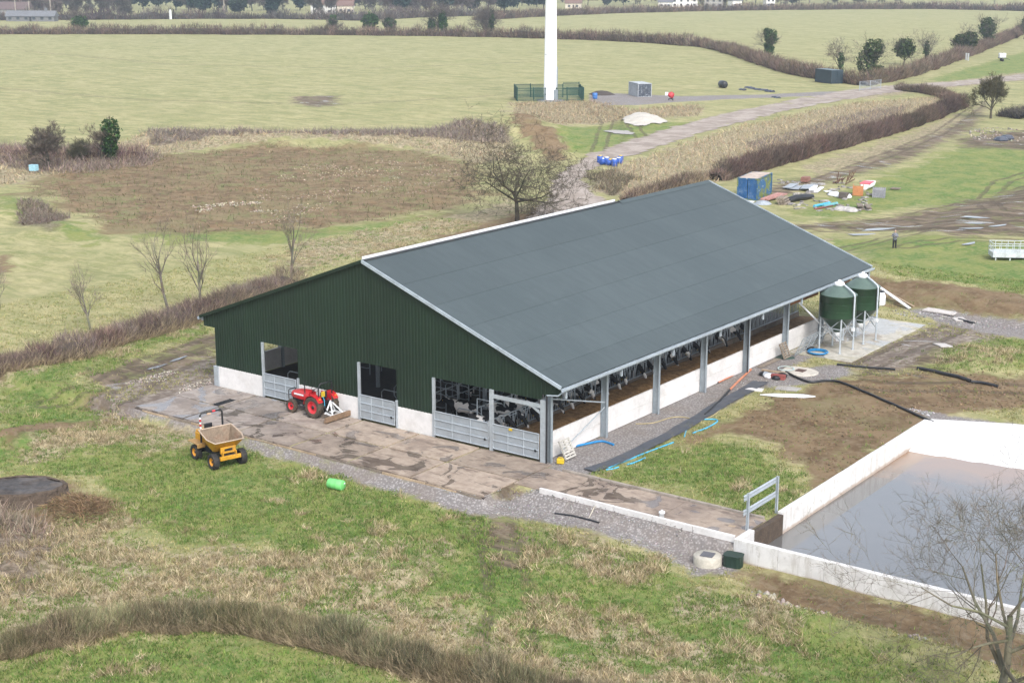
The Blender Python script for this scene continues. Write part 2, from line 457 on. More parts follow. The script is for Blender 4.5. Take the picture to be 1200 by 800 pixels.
keep = ~((CX > LAG[0]) & (CX < LAG[1]) & (CY > LAG[2]) & (CY < np.minimum(20.3+.46*(CX-14.6), 23.0)))
F4 = np.stack([idx[:-1,:-1], idx[:-1,1:], idx[1:,1:], idx[1:,:-1]], -1)[keep]
ground = fastmesh('ground', np.stack([GX.ravel(), GY.ravel(), HZ.ravel()], 1), F4, smooth=True)
tag(ground, 'rough pasture and bare earth around the cattle shed', 'ground', kind='structure')
for cname in CLS:
    a = ground.data.attributes.new(cname, 'FLOAT', 'POINT'); a.data.foreach_set('value', cls_sdf(GX.ravel(), GY.ravel(), cname).astype(np.float32))

# wheel tracks: signed distance from each driven line
RUTS = [PX((870,266),(960,264),(1050,256),(1120,241),(1240,212)), PX((905,270),(1000,268),(1090,266),(1240,258)), PX((1230,196),(1175,212),(1152,236),(1166,258),(1230,276)),
        PX((893,228),(960,211),(1040,181),(1100,156),(1148,122)), PX((950,300),(1040,282),(1120,275),(1240,270)), PX((256,396),(200,412),(160,428),(112,452),(60,462)), PX((256,410),(215,422),(180,440),(140,466)),
        PXZ(-.5,(572,585),(582,620),(590,660),(596,720),(590,790)), PX((700,122),(735,140),(760,170)), PX((690,122),(712,142),(700,180)), PX((1060,300),(1120,292),(1240,298)),
        PX((960,440),(1040,452),(1130,452),(1250,458)), PX((1000,434),(1060,408),(1130,378),(1240,396)), PX((30,60),(200,75),(420,80),(640,72)), PX((-40,100),(180,118),(400,122),(570,112))]
rut = np.full(GX.size, 50.0); xr, yr = GX.ravel(), GY.ravel()
for PL in RUTS:
    for a_, b_ in zip(PL, PL[1:]):
        lo = np.minimum(a_, b_)-12; hi = np.maximum(a_, b_)+12; mk = (xr > lo[0]) & (xr < hi[0]) & (yr > lo[1]) & (yr < hi[1])
        if not mk.any(): continue
        d_ = seg_dist(xr[mk], yr[mk], a_, b_); sg = np.sign((b_[0]-a_[0])*(yr[mk]-a_[1])-(b_[1]-a_[1])*(xr[mk]-a_[0])); cur = rut[mk]
        rut[mk] = np.where(d_ < np.abs(cur), d_*np.where(sg == 0, 1, sg), cur)
a_ = ground.data.attributes.new('rut', 'FLOAT', 'POINT'); a_.data.foreach_set('value', rut.astype(np.float32))

def ground_material():
    k = NT('field_ground'); P = k.pos(); k.m.name = 'field_ground'
    big = k.noise(0.035, 4, 0.6, P); mid = k.noise(0.35, 5, 0.65, P, 0.4); sm = k.noise(2.2, 4, 0.65, P); sm2 = k.noise(0.9, 5, 0.7, P, 0.5); fine = k.noise(9.0, 3, 0.7, P)
    mp = k.n('ShaderNodeMapping'); mp.inputs['Rotation'].default_value = (0,0,R(-54)); mp.inputs['Scale'].default_value = (0.34,0.9,1)
    g = k.n('ShaderNodeNewGeometry'); k.l(g.outputs['Position'], mp.inputs[0])
    streak = k.noise(0.6, 5, 0.7, mp.outputs[0], 0.8)
    mp2 = k.n('ShaderNodeMapping'); mp2.inputs['Rotation'].default_value = (0,0,R(-47)); mp2.inputs['Scale'].default_value = (0.30,1.0,1); k.l(g.outputs['Position'], mp2.inputs[0])
    streak2 = k.noise(0.9, 6, 0.75, mp2.outputs[0], 0.6)
    def cl(name, amp, e, nz):
        a = k.n('ShaderNodeAttribute', attribute_name=name)
        s = k.math('ADD', a.outputs['Fac'], k.math('MULTIPLY', k.math('SUBTRACT', nz, 0.5), amp))
        return k.ramp(s, -e, e)
    # pale winter pasture
    past = k.mix(k.ramp(streak, 0.34, 0.66), (0.220,0.222,0.092), (0.380,0.342,0.175))
    past = k.mix(k.math('MULTIPLY', k.ramp(mid, 0.48, 0.66), 0.5), past, (0.19,0.22,0.075))
    past = k.mix(k.math('MULTIPLY', k.ramp(big, 0.4, 0.65), 0.35), past, (0.34,0.305,0.155))
    past = k.mix(k.math('MULTIPLY', k.ramp(sm, 0.48, 0.66), 0.5), past, (0.42,0.375,0.205))
    past = k.mix(k.math('MULTIPLY', k.ramp(streak2, 0.50, 0.64), 0.40), past, (0.20,0.205,0.080))
    pm = k.noise(0.30, 7, 0.78, mp2.outputs[0], 0.5); pm2 = k.noise(0.07, 5, 0.7, P, 0.6)
    past = k.mix(k.math('MULTIPLY', k.ramp(pm, 0.50, 0.62), 0.55), past, (0.165,0.185,0.070))
    past = k.mix(k.math('MULTIPLY', k.ramp(pm, 0.46, 0.36), 0.50), past, (0.43,0.375,0.215))
    past = k.mix(k.math('MULTIPLY', k.ramp(pm2, 0.50, 0.62), 0.30), past, (0.18,0.205,0.075))
    # lush green
    gr = k.mix(k.ramp(mid, 0.38, 0.62), (0.082,0.158,0.030), (0.195,0.220,0.062))
    gr = k.mix(k.math('MULTIPLY', k.ramp(sm, 0.46, 0.64), 0.6), gr, (0.27,0.25,0.105))
    gr = k.mix(k.math('MULTIPLY', k.ramp(fine, 0.55, 0.8), 0.35), gr, (0.06,0.075,0.02))
    c = k.mix(k.math('MULTIPLY', cl('green', 14.0, 1.2, mid), 0.90), past, gr)
    # dry straw and dead growth
    st = k.mix(k.ramp(sm, 0.38, 0.62), (0.20,0.155,0.095), (0.40,0.335,0.225))
    st = k.mix(k.math('MULTIPLY', k.ramp(sm2, 0.52, 0.64), 0.75), st, (0.125,0.15,0.05))
    c = k.mix(k.math('MULTIPLY', cl('straw', 14.0, 0.9, mid), 0.88), c, st)
    br = k.mix(k.ramp(sm, 0.35, 0.7), (0.10,0.075,0.055), (0.24,0.19,0.15))
    c = k.mix(k.math('MULTIPLY', cl('bramble', 4.0, 1.2, mid), 0.85), c, br)
    # bare soil, stones in it
    so = k.mix(k.ramp(mid, 0.38, 0.62), (0.118,0.076,0.040), (0.205,0.142,0.080))
    so = k.mix(k.math('MULTIPLY', k.ramp(sm, 0.48, 0.66), 0.6), so, (0.235,0.18,0.115))
    so = k.mix(k.math('MULTIPLY', k.ramp(k.noise(0.16, 7, 0.78, P, 0.8), 0.52, 0.62), 0.5), so, (0.19,0.17,0.08))
    so = k.mix(k.math('MULTIPLY', k.ramp(k.noise(0.4, 6, 0.8, P, 0.8), 0.55, 0.65), 0.35), so, (0.25,0.20,0.14))
    fs = cl('soil', 7.0, 0.8, mid); c = k.mix(fs, c, so)
    tn = k.noise(0.11, 6, 0.72, P, 0.7); tn2 = k.noise(0.5, 6, 0.75, P, 0.6); tn3 = k.noise(0.28, 6, 0.75, P, 0.9)
    ti = k.mix(k.ramp(tn2, 0.40, 0.60), (0.110,0.070,0.038), (0.225,0.155,0.090))
    ti = k.mix(k.math('MULTIPLY', k.ramp(tn, 0.50, 0.60), 0.65), ti, (0.205,0.170,0.085))
    ti = k.mix(k.math('MULTIPLY', k.ramp(tn3, 0.53, 0.62), 0.75), ti, (0.16,0.175,0.065))
    ti = k.mix(k.math('MULTIPLY', k.ramp(sm, 0.54, 0.68), 0.4), ti, (0.30,0.235,0.155))
    ti = k.mix(k.math('MULTIPLY', k.ramp(tn3, 0.46, 0.36), 0.5), ti, (0.20,0.115,0.055))
    c = k.mix(k.math('MULTIPLY', cl('tilled', 26.0, 2.2, tn), 0.95), c, ti)
    mu = k.mix(k.ramp(streak, 0.40, 0.60), (0.085,0.060,0.044), (0.195,0.145,0.105))
    mu = k.mix(k.math('MULTIPLY', k.ramp(mid, 0.52, 0.62), 0.7), mu, (0.15,0.155,0.06))
    fm = k.math('MULTIPLY', cl('mud', 13.0, 1.2, streak2), 0.93); c = k.mix(fm, c, mu)
    ya = k.mix(k.ramp(sm, 0.40, 0.62), (0.165,0.130,0.100), (0.29,0.25,0.21))
    ya = k.mix(k.math('MULTIPLY', k.ramp(mid, 0.46, 0.6), 0.7), ya, (0.13,0.10,0.082))
    c = k.mix(cl('yard', 6.0, 0.6, sm2), c, ya)
    vo = k.n('ShaderNodeTexVoronoi'); vo.inputs['Scale'].default_value = 7.0; k.l(P, vo.inputs['Vector'])
    gv = k.mix(k.ramp(vo.outputs['Distance'], 0.1, 0.6), (0.37,0.345,0.335), (0.19,0.175,0.168))
    gv = k.mix(k.ramp(mid, 0.35, 0.7), gv, k.mix(0.6, gv, (0.20,0.165,0.14)))
    gv = k.mix(k.math('MULTIPLY', k.ramp(sm, 0.55, 0.75), 0.6), gv, (0.42,0.40,0.385))
    fg = cl('gravel', 2.2, 0.35, sm2); c = k.mix(fg, c, gv)
    # wheel ruts left by tractors in the wet parts
    ra_ = k.n('ShaderNodeAttribute', attribute_name='rut'); wob = k.math('MULTIPLY', k.math('SUBTRACT', mid, 0.5), 1.2)
    rd = k.math('ABSOLUTE', k.math('SUBTRACT', k.math('ABSOLUTE', k.math('ADD', ra_.outputs['Fac'], wob)), 0.95))
    rm = k.math('MULTIPLY', k.math('MULTIPLY', k.ramp(rd, 0.42, 0.18), k.ramp(streak2, 0.36, 0.52)), k.math('SUBTRACT', 1.0, fg))
    c = k.mix(k.math('MULTIPLY', rm, 0.62), c, (0.105,0.080,0.055))
    k.l(c, k.b.inputs['Base Color'])
    # water standing in the mud
    wet = k.math('MULTIPLY', fm, k.ramp(k.noise(0.5, 3, 0.5, mp.outputs[0], 1.0), 0.60, 0.66))
    rr = k.math('SUBTRACT', 0.95, k.math('MULTIPLY', wet, 0.8)); k.l(rr, k.b.inputs['Roughness'])
    k.b.inputs['Specular IOR Level'].default_value = 0.25
    hgt = k.math('ADD', k.math('MULTIPLY', sm, 0.7), k.math('MULTIPLY', fine, 0.45))
    hgt = k.math('SUBTRACT', k.math('ADD', hgt, k.math('MULTIPLY', mid, 0.8)), k.math('MULTIPLY', rm, 0.6))
    b = k.n('ShaderNodeBump'); b.inputs['Distance'].default_value = 0.22
    k.l(k.math('SUBTRACT', 0.75, k.math('MULTIPLY', wet, 0.75)), b.inputs['Strength']); k.l(hgt, b.inputs['Height']); k.l(b.outputs[0], k.b.inputs['Normal'])
    return k.m
ground.data.materials.append(ground_material())

# ------------------------------------------------------------------ sheets laid on the ground
def patch(name, P, res, dz, material, jit=0.5, seed=1, label=None, cat='track'):
    lo = P.min(0)-1; hi = P.max(0)+1
    xs = np.arange(lo[0], hi[0], res); ys = np.arange(lo[1], hi[1], res)
    X, Y = np.meshgrid(xs, ys); S = poly_sdf(X, Y, P) + jit*2*(fbm(X/2.5, Y/2.5, seed, 3)-0.5)
    ix = np.arange(X.size).reshape(X.shape); inside = S > 0
    kf = inside[:-1,:-1] & inside[:-1,1:] & inside[1:,1:] & inside[1:,:-1]
    F = np.stack([ix[:-1,:-1], ix[:-1,1:], ix[1:,1:], ix[1:,:-1]], -1)[kf]
    used = np.unique(F); mp_ = np.zeros(X.size, np.int64); mp_[used] = np.arange(len(used))
    Z = height(X, Y) + dz
    V = np.stack([X.ravel(), Y.ravel(), Z.ravel()], 1)[used]
    o = fastmesh(name, V, mp_[F], mat=material, smooth=True)
    return tag(o, label, cat, kind='structure')
def track_material():
    k = NT('stone_track'); P = k.pos(); mid = k.noise(0.3, 5, 0.65, P, 0.5); sm = k.noise(2.5, 4, 0.7, P)
    c = k.mix(k.ramp(mid, 0.35, 0.65), (0.235,0.190,0.155), (0.37,0.315,0.270))
    c = k.mix(k.math('MULTIPLY', k.ramp(sm, 0.45, 0.75), 0.5), c, (0.19,0.15,0.12))
    k.l(c, k.b.inputs['Base Color']); k.b.inputs['Roughness'].default_value = 0.95; k.bump(sm, 0.5, 0.1)
    return k.m
patch('track', PX((600,262),(632,240),(645,212),(660,196),(700,176),(760,156),(840,134),(920,118),(980,107),(1030,101),(1090,97),(1140,93),(1240,82),
     (1240,90),(1150,98),(1100,103),(1050,108),(960,122),(900,136),(840,152),(780,170),(730,186),(700,196),(688,208),(694,222),(722,236),(745,245),(650,262)),
     0.9, 0.05, track_material(), 0.9, 4, 'stony farm track curving past the turbine to the shed', 'track')
# ------------------------------------------------------------------ concrete apron and scraping path
def slab_material():
    k = NT('yard_concrete'); P = k.pos(); oi = k.n('ShaderNodeObjectInfo')
    mid = k.noise(0.30, 5, 0.7, P, 0.6); sm = k.noise(2.0, 5, 0.7, P); sm2 = k.noise(0.8, 5, 0.7, P, 0.8)
    mp = k.n('ShaderNodeMapping'); mp.inputs['Scale'].default_value = (0.32,0.95,1); mp.inputs['Rotation'].default_value = (0,0,R(9))
    g = k.n('ShaderNodeNewGeometry'); k.l(g.outputs['Position'], mp.inputs[0]); tyre = k.noise(1.6, 4, 0.75, mp.outputs[0], 0.3)
    c = k.mix(k.ramp(sm, 0.3, 0.7), (0.265,0.205,0.158), (0.37,0.30,0.238))
    c = k.mix(k.math('MULTIPLY', k.ramp(mid, 0.46, 0.62), 0.7), c, (0.185,0.142,0.115))
    c = k.mix(k.math('MULTIPLY', k.ramp(tyre, 0.52, 0.64), 0.65), c, (0.115,0.082,0.064))
    sx = k.n('ShaderNodeSeparateXYZ'); k.l(g.outputs['Position'], sx.inputs[0])
    left = k.ramp(sx.outputs[0], -9.0, -22.0)      # slurry spread over the end where the tractor turns
    c = k.mix(k.math('MULTIPLY', left, 0.6), c, k.mix(k.ramp(sm2, 0.42, 0.60), (0.15,0.132,0.125), (0.29,0.265,0.25)))
    f = k.math('MULTIPLY_ADD', oi.outputs['Random'], 0.30, 0.86); cb = k.n('ShaderNodeCombineColor')
    for i in range(3): k.l(f, cb.inputs[i])
    c = k.mix(1.0, c, cb.outputs[0], 'MULTIPLY')
    wet = k.ramp(k.noise(0.42, 4, 0.55, P, 1.4), 0.555, 0.60)
    c = k.mix(k.math('MULTIPLY', wet, 0.55), c, (0.06,0.05,0.045))
    k.l(c, k.b.inputs['Base Color']); k.l(k.math('SUBTRACT', 0.85, k.math('MULTIPLY', wet, 0.76)), k.b.inputs['Roughness'])
    b = k.n('ShaderNodeBump'); b.inputs['Distance'].default_value = 0.03; k.l(k.math('SUBTRACT', 0.5, k.math('MULTIPLY', wet, 0.5)), b.inputs['Strength']); k.l(sm, b.inputs['Height']); k.l(b.outputs[0], k.b.inputs['Normal'])
    return k.m
SLAB = slab_material()
rng = random.Random(5)
apron = MB()
apron.prism([(-27.6,-6.62),(0.55,-6.62),(0.55,-3.92),(14.28,-3.92),(14.28,-0.78),(0.55,-0.78),(0.55,-0.12),(-27.6,-0.12)], -1.0, -0.10)
AP = apron.build('concrete_apron', mat('slab_base', (0.05,0.036,0.028), 0.9), None)
tag(AP, 'stained concrete apron of cast slabs in front of the shed gable', 'pavement', kind='structure')
xs = [-27.6,-23.1,-18.4,-13.8,-9.2,-4.6,0.55]; ysl = [-6.62,-3.35,-0.12]
def slab(poly):
    m = MB(); m.prism(poly, -0.12, rng.uniform(-0.008, 0.006)); m.build('concrete_slab', SLAB, AP, bevel=0.012)
for i in range(6):
    for j in range(2):
        g_ = 0.075
        slab([(xs[i]+g_,ysl[j]+g_),(xs[i+1]-g_,ysl[j]+g_),(xs[i+1]-g_,ysl[j+1]-g_),(xs[i]+g_,ysl[j+1]-g_)])
for a, b in ((0.57,5.0),(5.03,9.6),(9.63,14.25)): slab([(a,-3.90),(b,-3.90),(b,-0.80),(a,-0.80)])
# shuttering boards left along the edge
x = -26.8
while x < 0.3:
    L = rng.uniform(1.6, 3.2); e = min(x+L, 0.5)
    m = MB(); m.box(((x+e)/2, -6.665, -0.22+rng.uniform(-.02,.02)), (e-x-0.05, 0.06, 0.30))
    m.build('edge_board', TIMBER if rng.random() < .55 else OLDWOOD, AP); x = e
for i in range(5):
    m = MB(); x0 = 2.4+i*2.36; m.prism([(x0,-4.10),(x0+2.33,-4.10),(x0+2.33,-3.935),(x0,-3.935)], -0.4, 0.14+rng.uniform(-.01,.01)); m.build('kerb', WCONC, AP, bevel=0.015)
for i in range(5):
    m = MB(); x0 = 1.6+i*2.5; m.prism([(x0,-0.765),(x0+2.47,-0.765),(x0+2.47,-0.60),(x0,-0.60)], -0.4, 0.10+rng.uniform(-.01,.01)); m.build('kerb', mat('stained_kerb', (0.30,0.26,0.22), 0.85, dirt=0.6), AP, bevel=0.015)
for i, (x0,y0,dx,dy) in enumerate(((-23.6,-2.6,0.5,1.5),)):
    m = MB(); m.box((x0,y0,0.012),(dx,dy,0.03))
    for q in range(9): m.box((x0,y0-dy/2+.1+q*.16,0.035),(dx*.95,0.05,0.03))
    m.build('drain_grate', DARKST, AP)

# ------------------------------------------------------------------ cattle shed
shed = thing('cattle_shed', 'long dark green clad cattle shed with slate blue roof and open feeding side', 'barn')
RX, RH, SL = -13.5, 10.05, 0.372
def rz_(x): return RH - abs(x-RX)*SL
LEN = 42.0
def sheet(x0, x1, zb, name='cladding_sheet', y=-0.06, m_=CLAD, par=shed):
    xs_ = []; n = max(1, round((x1-x0)/0.25)); p = (x1-x0)/n
    for i in range(n):
        a = x0+i*p; xs_ += [(a,0),(a+p*.42,0),(a+p*.52,.034),(a+p*.86,.034),(a+p*.96,0)]
    xs_.append((x1,0)); V = []; Fc = []
    for a, d in xs_: V += [(a, y-d, zb), (a, y-d, rz_(a)-0.06)]
    for i in range(len(xs_)-1): Fc.append((2*i, 2*i+2, 2*i+3, 2*i+1))
    mb = MB(); mb.add(V, Fc); return mb.build(name, m_, par, fix=False)
OPEN = [(-22.45,-19.4),(-14.05,-11.1),(-8.08,-0.30)]
segs = [(-28.05,-27.0,3.98),(-27.0,-22.45,1.33),(-22.45,-19.4,3.66),(-19.4,-14.05,1.33),(-14.05,-11.1,3.66),(-11.1,-8.08,1.33),(-8.08,-0.30,3.64),(-0.30,1.02,3.96)]
for a, b, zb in segs:
    n = max(1, round((b-a)/1.0)); w = (b-a)/n
    for i in range(n):
        x0, x1 = a+i*w, a+(i+1)*w
        if x0 < RX < x1: sheet(x0, RX, zb); sheet(RX, x1, zb)
        else: sheet(x0, x1, zb)
# inner lining behind the sheets so that no light leaks through, end gable
m = MB()
for a, b, zb in segs:
    pts = sorted({a, b} | ({RX} if a < RX < b else set()))
    for p, q in zip(pts, pts[1:]): m.add([(p,0.02,zb),(q,0.02,zb),(q,0.02,rz_(q)-.08),(p,0.02,rz_(p)-.08)], [(0,1,2,3)])
m.build('light_stop_lining', mat('inner_lining', (0.05,0.055,0.055), 0.8), shed)
m = MB()
for a, b, zb in ((-28.0,-24.0,0.0),(-24.0,-20.0,3.6),(-20.0,RX,0.0),(RX,-9.0,0.0),(-9.0,-0.4,3.7),(-0.4,1.0,3.9)):
    m.add([(a,LEN,zb),(b,LEN,zb),(b,LEN,rz_(b)-.08),(a,LEN,rz_(a)-.08)], [(3,2,1,0)])
m.build('rear_cladding', CLAD, shed, fix=False)

def roof_material():
    k = NT('fibre_cement_roof'); P = k.pos(); lg = k.noise(0.12, 5, 0.65, P, 0.4); sm = k.noise(1.4, 4, 0.65, P)
    mp = k.n('ShaderNodeMapping'); mp.inputs['Scale'].default_value = (0.25,2.4,1); g = k.n('ShaderNodeNewGeometry'); k.l(g.outputs['Position'], mp.inputs[0])
    run = k.noise(1.0, 4, 0.7, mp.outputs[0])
    c = k.mix(k.ramp(lg, 0.35, 0.65), (0.051,0.068,0.071), (0.061,0.079,0.082))
    c = k.mix(k.math('MULTIPLY', k.ramp(run, 0.42, 0.62), 0.45), c, (0.044,0.058,0.061))
    c = k.mix(k.math('MULTIPLY', k.ramp(sm, 0.55, 0.8), 0.30), c, (0.088,0.104,0.110))
    oi = k.n('ShaderNodeObjectInfo'); f = k.math('MULTIPLY_ADD', oi.outputs['Random'], 0.10, 0.95); cb = k.n('ShaderNodeCombineColor')
    for i in range(3): k.l(f, cb.inputs[i])
    k.l(k.mix(1.0, c, cb.outputs[0], 'MULTIPLY'), k.b.inputs['Base Color']); k.b.inputs['Roughness'].default_value = 0.62
    w = k.n('ShaderNodeTexWave', wave_type='BANDS', bands_direction='Y'); w.inputs['Scale'].default_value = 1.8; w.inputs['Distortion'].default_value = 0.0
    k.l(P, w.inputs['Vector'])
    k.bump(w.outputs['Fac'], 0.10, 0.03)
    return k.m
ROOF = roof_material()
rows = [-13.38,-10.6,-8.1,-5.6,-3.1,-0.6,1.16]
for side in (1, -1):
    for i in range(6):
        a, b = rows[i], rows[i+1]
        fx = (lambda x: x) if side == 1 else (lambda x: 2*RX-x)
        b2 = b + (0.10 if i < 5 else 0); t = 0.035; lift = 0.016 if i < 5 else 0.0
        za, zb = rz_(a)+0.0, rz_(b2)+lift
        m = MB(); y0, y1 = -0.28-0.004*i, LEN+0.25+0.004*i
        V = []
        for y in (y0, y1): V += [(fx(a),y,za),(fx(b2),y,zb),(fx(b2),y,zb+t),(fx(a),y,za+t)]
        m.add(V, [(0,1,2,3),(7,6,5,4),(0,4,5,1),(1,5,6,2),(2,6,7,3),(3,7,4,0)])
        m.build('roof_sheet_row', ROOF, shed)
# open ridge: pale upstand on the far slope, flat cap beyond it
m = MB(); m.beam((RX-0.28,0.1,RH+0.09),(RX-0.28,28.4,RH+0.09),0.06,0.24); m.build('ridge_upstand', WPAINT, shed)
m = MB(); m.beam((RX-0.05,-0.2,RH+0.03),(RX-0.05,28.4,RH+0.03),0.34,0.05); m.build('ridge_vent_shade', mat('ridge_shadow_gap', (0.03,0.035,0.04), 0.8), shed)  # dark bar painted as the shade inside the open ridge gap
m = MB(); V = [(RX-.35,28.5,rz_(RX-.35)+.06),(RX,28.5,RH+.12),(RX+.35,28.5,rz_(RX+.35)+.06),(RX-.35,LEN+.25,rz_(RX-.35)+.06),(RX,LEN+.25,RH+.12),(RX+.35,LEN+.25,rz_(RX+.35)+.06)]
m.add(V, [(0,1,4,3),(1,2,5,4)]); m.build('ridge_cap', ROOF, shed)
# verge flashings, gutters
LTRIM = mat('trim_grey', (0.36,0.41,0.45), 0.45, 0.1, dirt=0.1)
for y in (-0.30, LEN+0.27):
    for xe in (1.16, 2*RX-1.16):
        m = MB(); m.beam((RX,y,RH+.02),(xe,y,rz_(xe)+.02),0.07,0.20); m.build('verge_flashing', LTRIM if xe > 0 else CLAD, shed)
for xe, s in ((1.2,1),(2*RX-1.2,-1)):
    m = MB(); z = rz_(1.16)-0.03
    m.loft([[Vector((xe+s*dx, y, z+dz)) for dx,dz in ((-.02,.0),(0,-.12),(.06,-.18),(.13,-.18),(.18,-.1),(.18,.02),(.16,.02),(.15,-.09),(.11,-.15),(.07,-.15),(.02,-.1),(0,0))] for y in (-0.3, LEN+0.28)], smooth=False)
    m.build('gutter', LTRIM, shed)
    m = MB(); m.box((xe-s*0.10, LEN/2, z-0.13),(0.08,LEN+.3,0.20)); m.build('eaves_beam', GALV, shed)
# frames
def hsec(m, p, q, depth, width, dvec):
    """H section from p to q, depth along dvec"""
    p = Vector(p); q = Vector(q); d = Vector(dvec)
    m.beam(p, q, 0.018, depth-.03, up=dvec)
    for s in (-1, 1): m.beam(p+d*s*(depth/2-.012), q+d*s*(depth/2-.012), width, 0.024, up=dvec)
for k_ in range(8):
    y = k_*6.0 + (0.22 if k_ == 0 else -0.22 if k_ == 7 else 0)
    for xc in (0.0, -27.0):
        m = MB(); hsec(m, (xc,y,-0.3), (xc,y,rz_(xc)-0.35), 0.40, 0.21, (1,0,0)); m.build('steel_column', GALVD if xc == 0 else GALV, shed)
    for xe in (1.05, 2*RX-1.05):
        m = MB(); m.beam((RX,y,RH-0.32),(xe,y,rz_(xe)-0.22),0.16,0.34); m.build('rafter', GALV, shed)
        m = MB(); m.box((xe+(.10 if xe > 0 else -.10), y, rz_(xe)-0.42),(0.10,0.13,0.62)); m.build('rafter_end_plate', LTRIM, shed)
    if 0 < k_ < 7:
        for xc in (-9.0,-18.0):
            m = MB(); m.box((xc,y,(rz_(xc)-.5)/2),(0.2,0.2,rz_(xc)-.5)); m.build('inner_post', GALV, shed)
for i in range(9):
    for s in (1,-1):
        xx = RX + s*(1.2+i*1.55); m = MB(); m.box((xx, LEN/2, rz_(xx)-.12),(0.07,LEN,0.14)); m.build('purlin', mat('purlin_timber', (0.20,0.16,0.11), 0.8), shed)
# side wall of precast panels, feeding side
for k_ in range(7):
    y0, y1 = k_*6.0+0.05, (k_+1)*6.0-0.02
    if k_ == 0: y0 = 0.35
    if k_ == 6: y1 = 41.5
    for j in range(2):
        m = MB(); m.box((-0.30,(y0+y1)/2,-0.05+0.40+j*0.775),(0.13,y1-y0,0.765)); m.build('wall_panel', WCONC, shed, bevel=0.01)
for k_ in range(7):
    y0, y1 = k_*6.0+0.03, (k_+1)*6.0-0.03
    m = MB(); m.box((-27.05,(y0+y1)/2,0.7),(0.14,y1-y0,1.4)); m.build('wall_panel', WCONC, shed)
    if k_ > 0:
        m = MB(); m.box((-27.12,(y0+y1)/2,2.3),(0.05,y1-y0,1.7)); m.build('side_cladding', CLAD, shed)
for a, b in ((-26.75,-22.5),(-19.3,-14.15),(-11.0,-8.2)):
    m = MB(); m.box(((a+b)/2,-0.02,0.63),(b-a,0.16,1.46)); m.build('wall_panel', WCONC, shed, bevel=0.01)
# gable posts
for x, w, z1 in ((-26.95,0.42,1.36),(-22.48,0.16,3.66),(-19.36,0.14,1.75),(-14.1,0.16,3.66),(-11.05,0.14,1.75),(-8.14,0.17,3.66),(-3.82,0.26,3.66),(-0.12,0.42,3.66)):
    m = MB(); m.box((x,-0.115,(z1-.3)/2),(w,0.14,z1+.3)); m.build('gable_post', GALV, shed, bevel=0.01)
m = MB(); m.beam((-3.7,-0.1,3.28),(-0.32,-0.1,3.28),0.12,0.22); m.beam((-0.95,-0.1,3.2),(-0.34,-0.1,2.85),0.1,0.14); m.build('gate_lintel', GALV, shed)
m = MB(); m.tube([(0.13,-0.2,4.0),(0.13,-0.2,-0.1)], 0.055, 10); m.build('downpipe', BLACKP, shed)
m = MB(); m.tube([(1.18,-0.12,4.35),(0.9,-0.18,4.1),(0.13,-0.2,4.0)], 0.045, 8); m.build('downpipe', LTRIM, shed)
m = MB(); m.tube([(0.10,23.78,4.2),(0.23,23.78,4.0),(0.24,23.78,-0.1)], 0.05, 8); m.build('downpipe', BLACKP, shed)
m = MB(); m.tube([(0.1,0.3,3.68),(0.1,5.85,2.15)], 0.045, 8); m.build('wind_brace', GALV, shed)
m = MB(); m.tube([(0.1,5.85,1.85),(0.1,1.2,0.25)], 0.035, 8); m.build('wind_brace', GALV, shed)
m = MB(); m.box((-0.35,LEN-2.9,3.2),(0.08,5.2,1.9)); m.box((-0.35,LEN-8.8,3.75),(0.08,5.4,0.8)); m.build('space_boarding', mat('larch_boarding', (0.26,0.115,0.045), 0.8, rnd=0.1), shed)
# sheeted gates
GSHEET = mat('galvanised_gate_sheet', (0.31,0.34,0.365), 0.5, 0.2, dirt=0.25, dirtc=(0.28,0.25,0.22), vary=0.06)
def gate(x0, x1):
    y = -0.22
    m = MB(); m.box(((x0+x1)/2,y+0.03,0.89),(x1-x0-.04,0.02,1.42)); g_ = m.build('gate', GSHEET, shed)
    m = MB(); xa, xb = x0+.03, x1-.03
    for z in (0.17,0.66,1.13,1.64): m.tube([(xa,y-.005,z),(xb,y-.005,z)], 0.034, 8)
    for q in (0,0.33,0.67,1): xx = xa+(xb-xa)*q; m.tube([(xx,y,0.15),(xx,y,1.66)], 0.030, 8)
    m.build('gate_frame', GALV, g_)
    m = MB(); m.box((x1-0.25,y-.04,0.62),(0.10,0.05,0.13)); m.build('latch', DARKST, g_)
    return g_
gate(-22.38,-19.45); gate(-14.0,-11.15); gate(-8.04,-3.97); g4 = gate(-3.68,-0.36)
m = MB(); m.box((-2.35,-0.27,1.55),(0.24,0.02,0.14)); o = m.build('warning_plate', YELLOWB, g4)

# shed floor, feed passage
m = MB(); m.box((-13.6,21.0,-0.06),(26.6,41.7,0.10)); o = m.build('shed_floor', mat('slurry_floor', (0.075,0.058,0.042), 0.6, dirt=0.6), None); tag(o, 'dirty concrete floor inside the cattle shed', 'floor', kind='structure')
m = MB(); m.box((-4.62,21.0,0.18),(0.16,41.4,0.36)); m.build('feed_kerb', mat('feed_kerb', (0.24,0.2,0.16), 0.85, dirt=0.6), shed)
X, Y = np.meshgrid(np.linspace(-4.5,-0.42,28), np.linspace(0.1,41.8,260))
cz = 0.03 + 0.42*sstep((-1.5-X)/1.6)*sstep((X+4.6)/.5)*(0.35+0.9*fbm(X/1.6, Y/2.6, 4)) + 0.09*fbm(X*3, Y*3, 6, 3)
cz *= (1-0.85*sstep((Y-27)/4))
ii = np.arange(X.size).reshape(X.shape); FF = np.stack([ii[:-1,:-1],ii[:-1,1:],ii[1:,1:],ii[1:,:-1]],-1).reshape(-1,4)
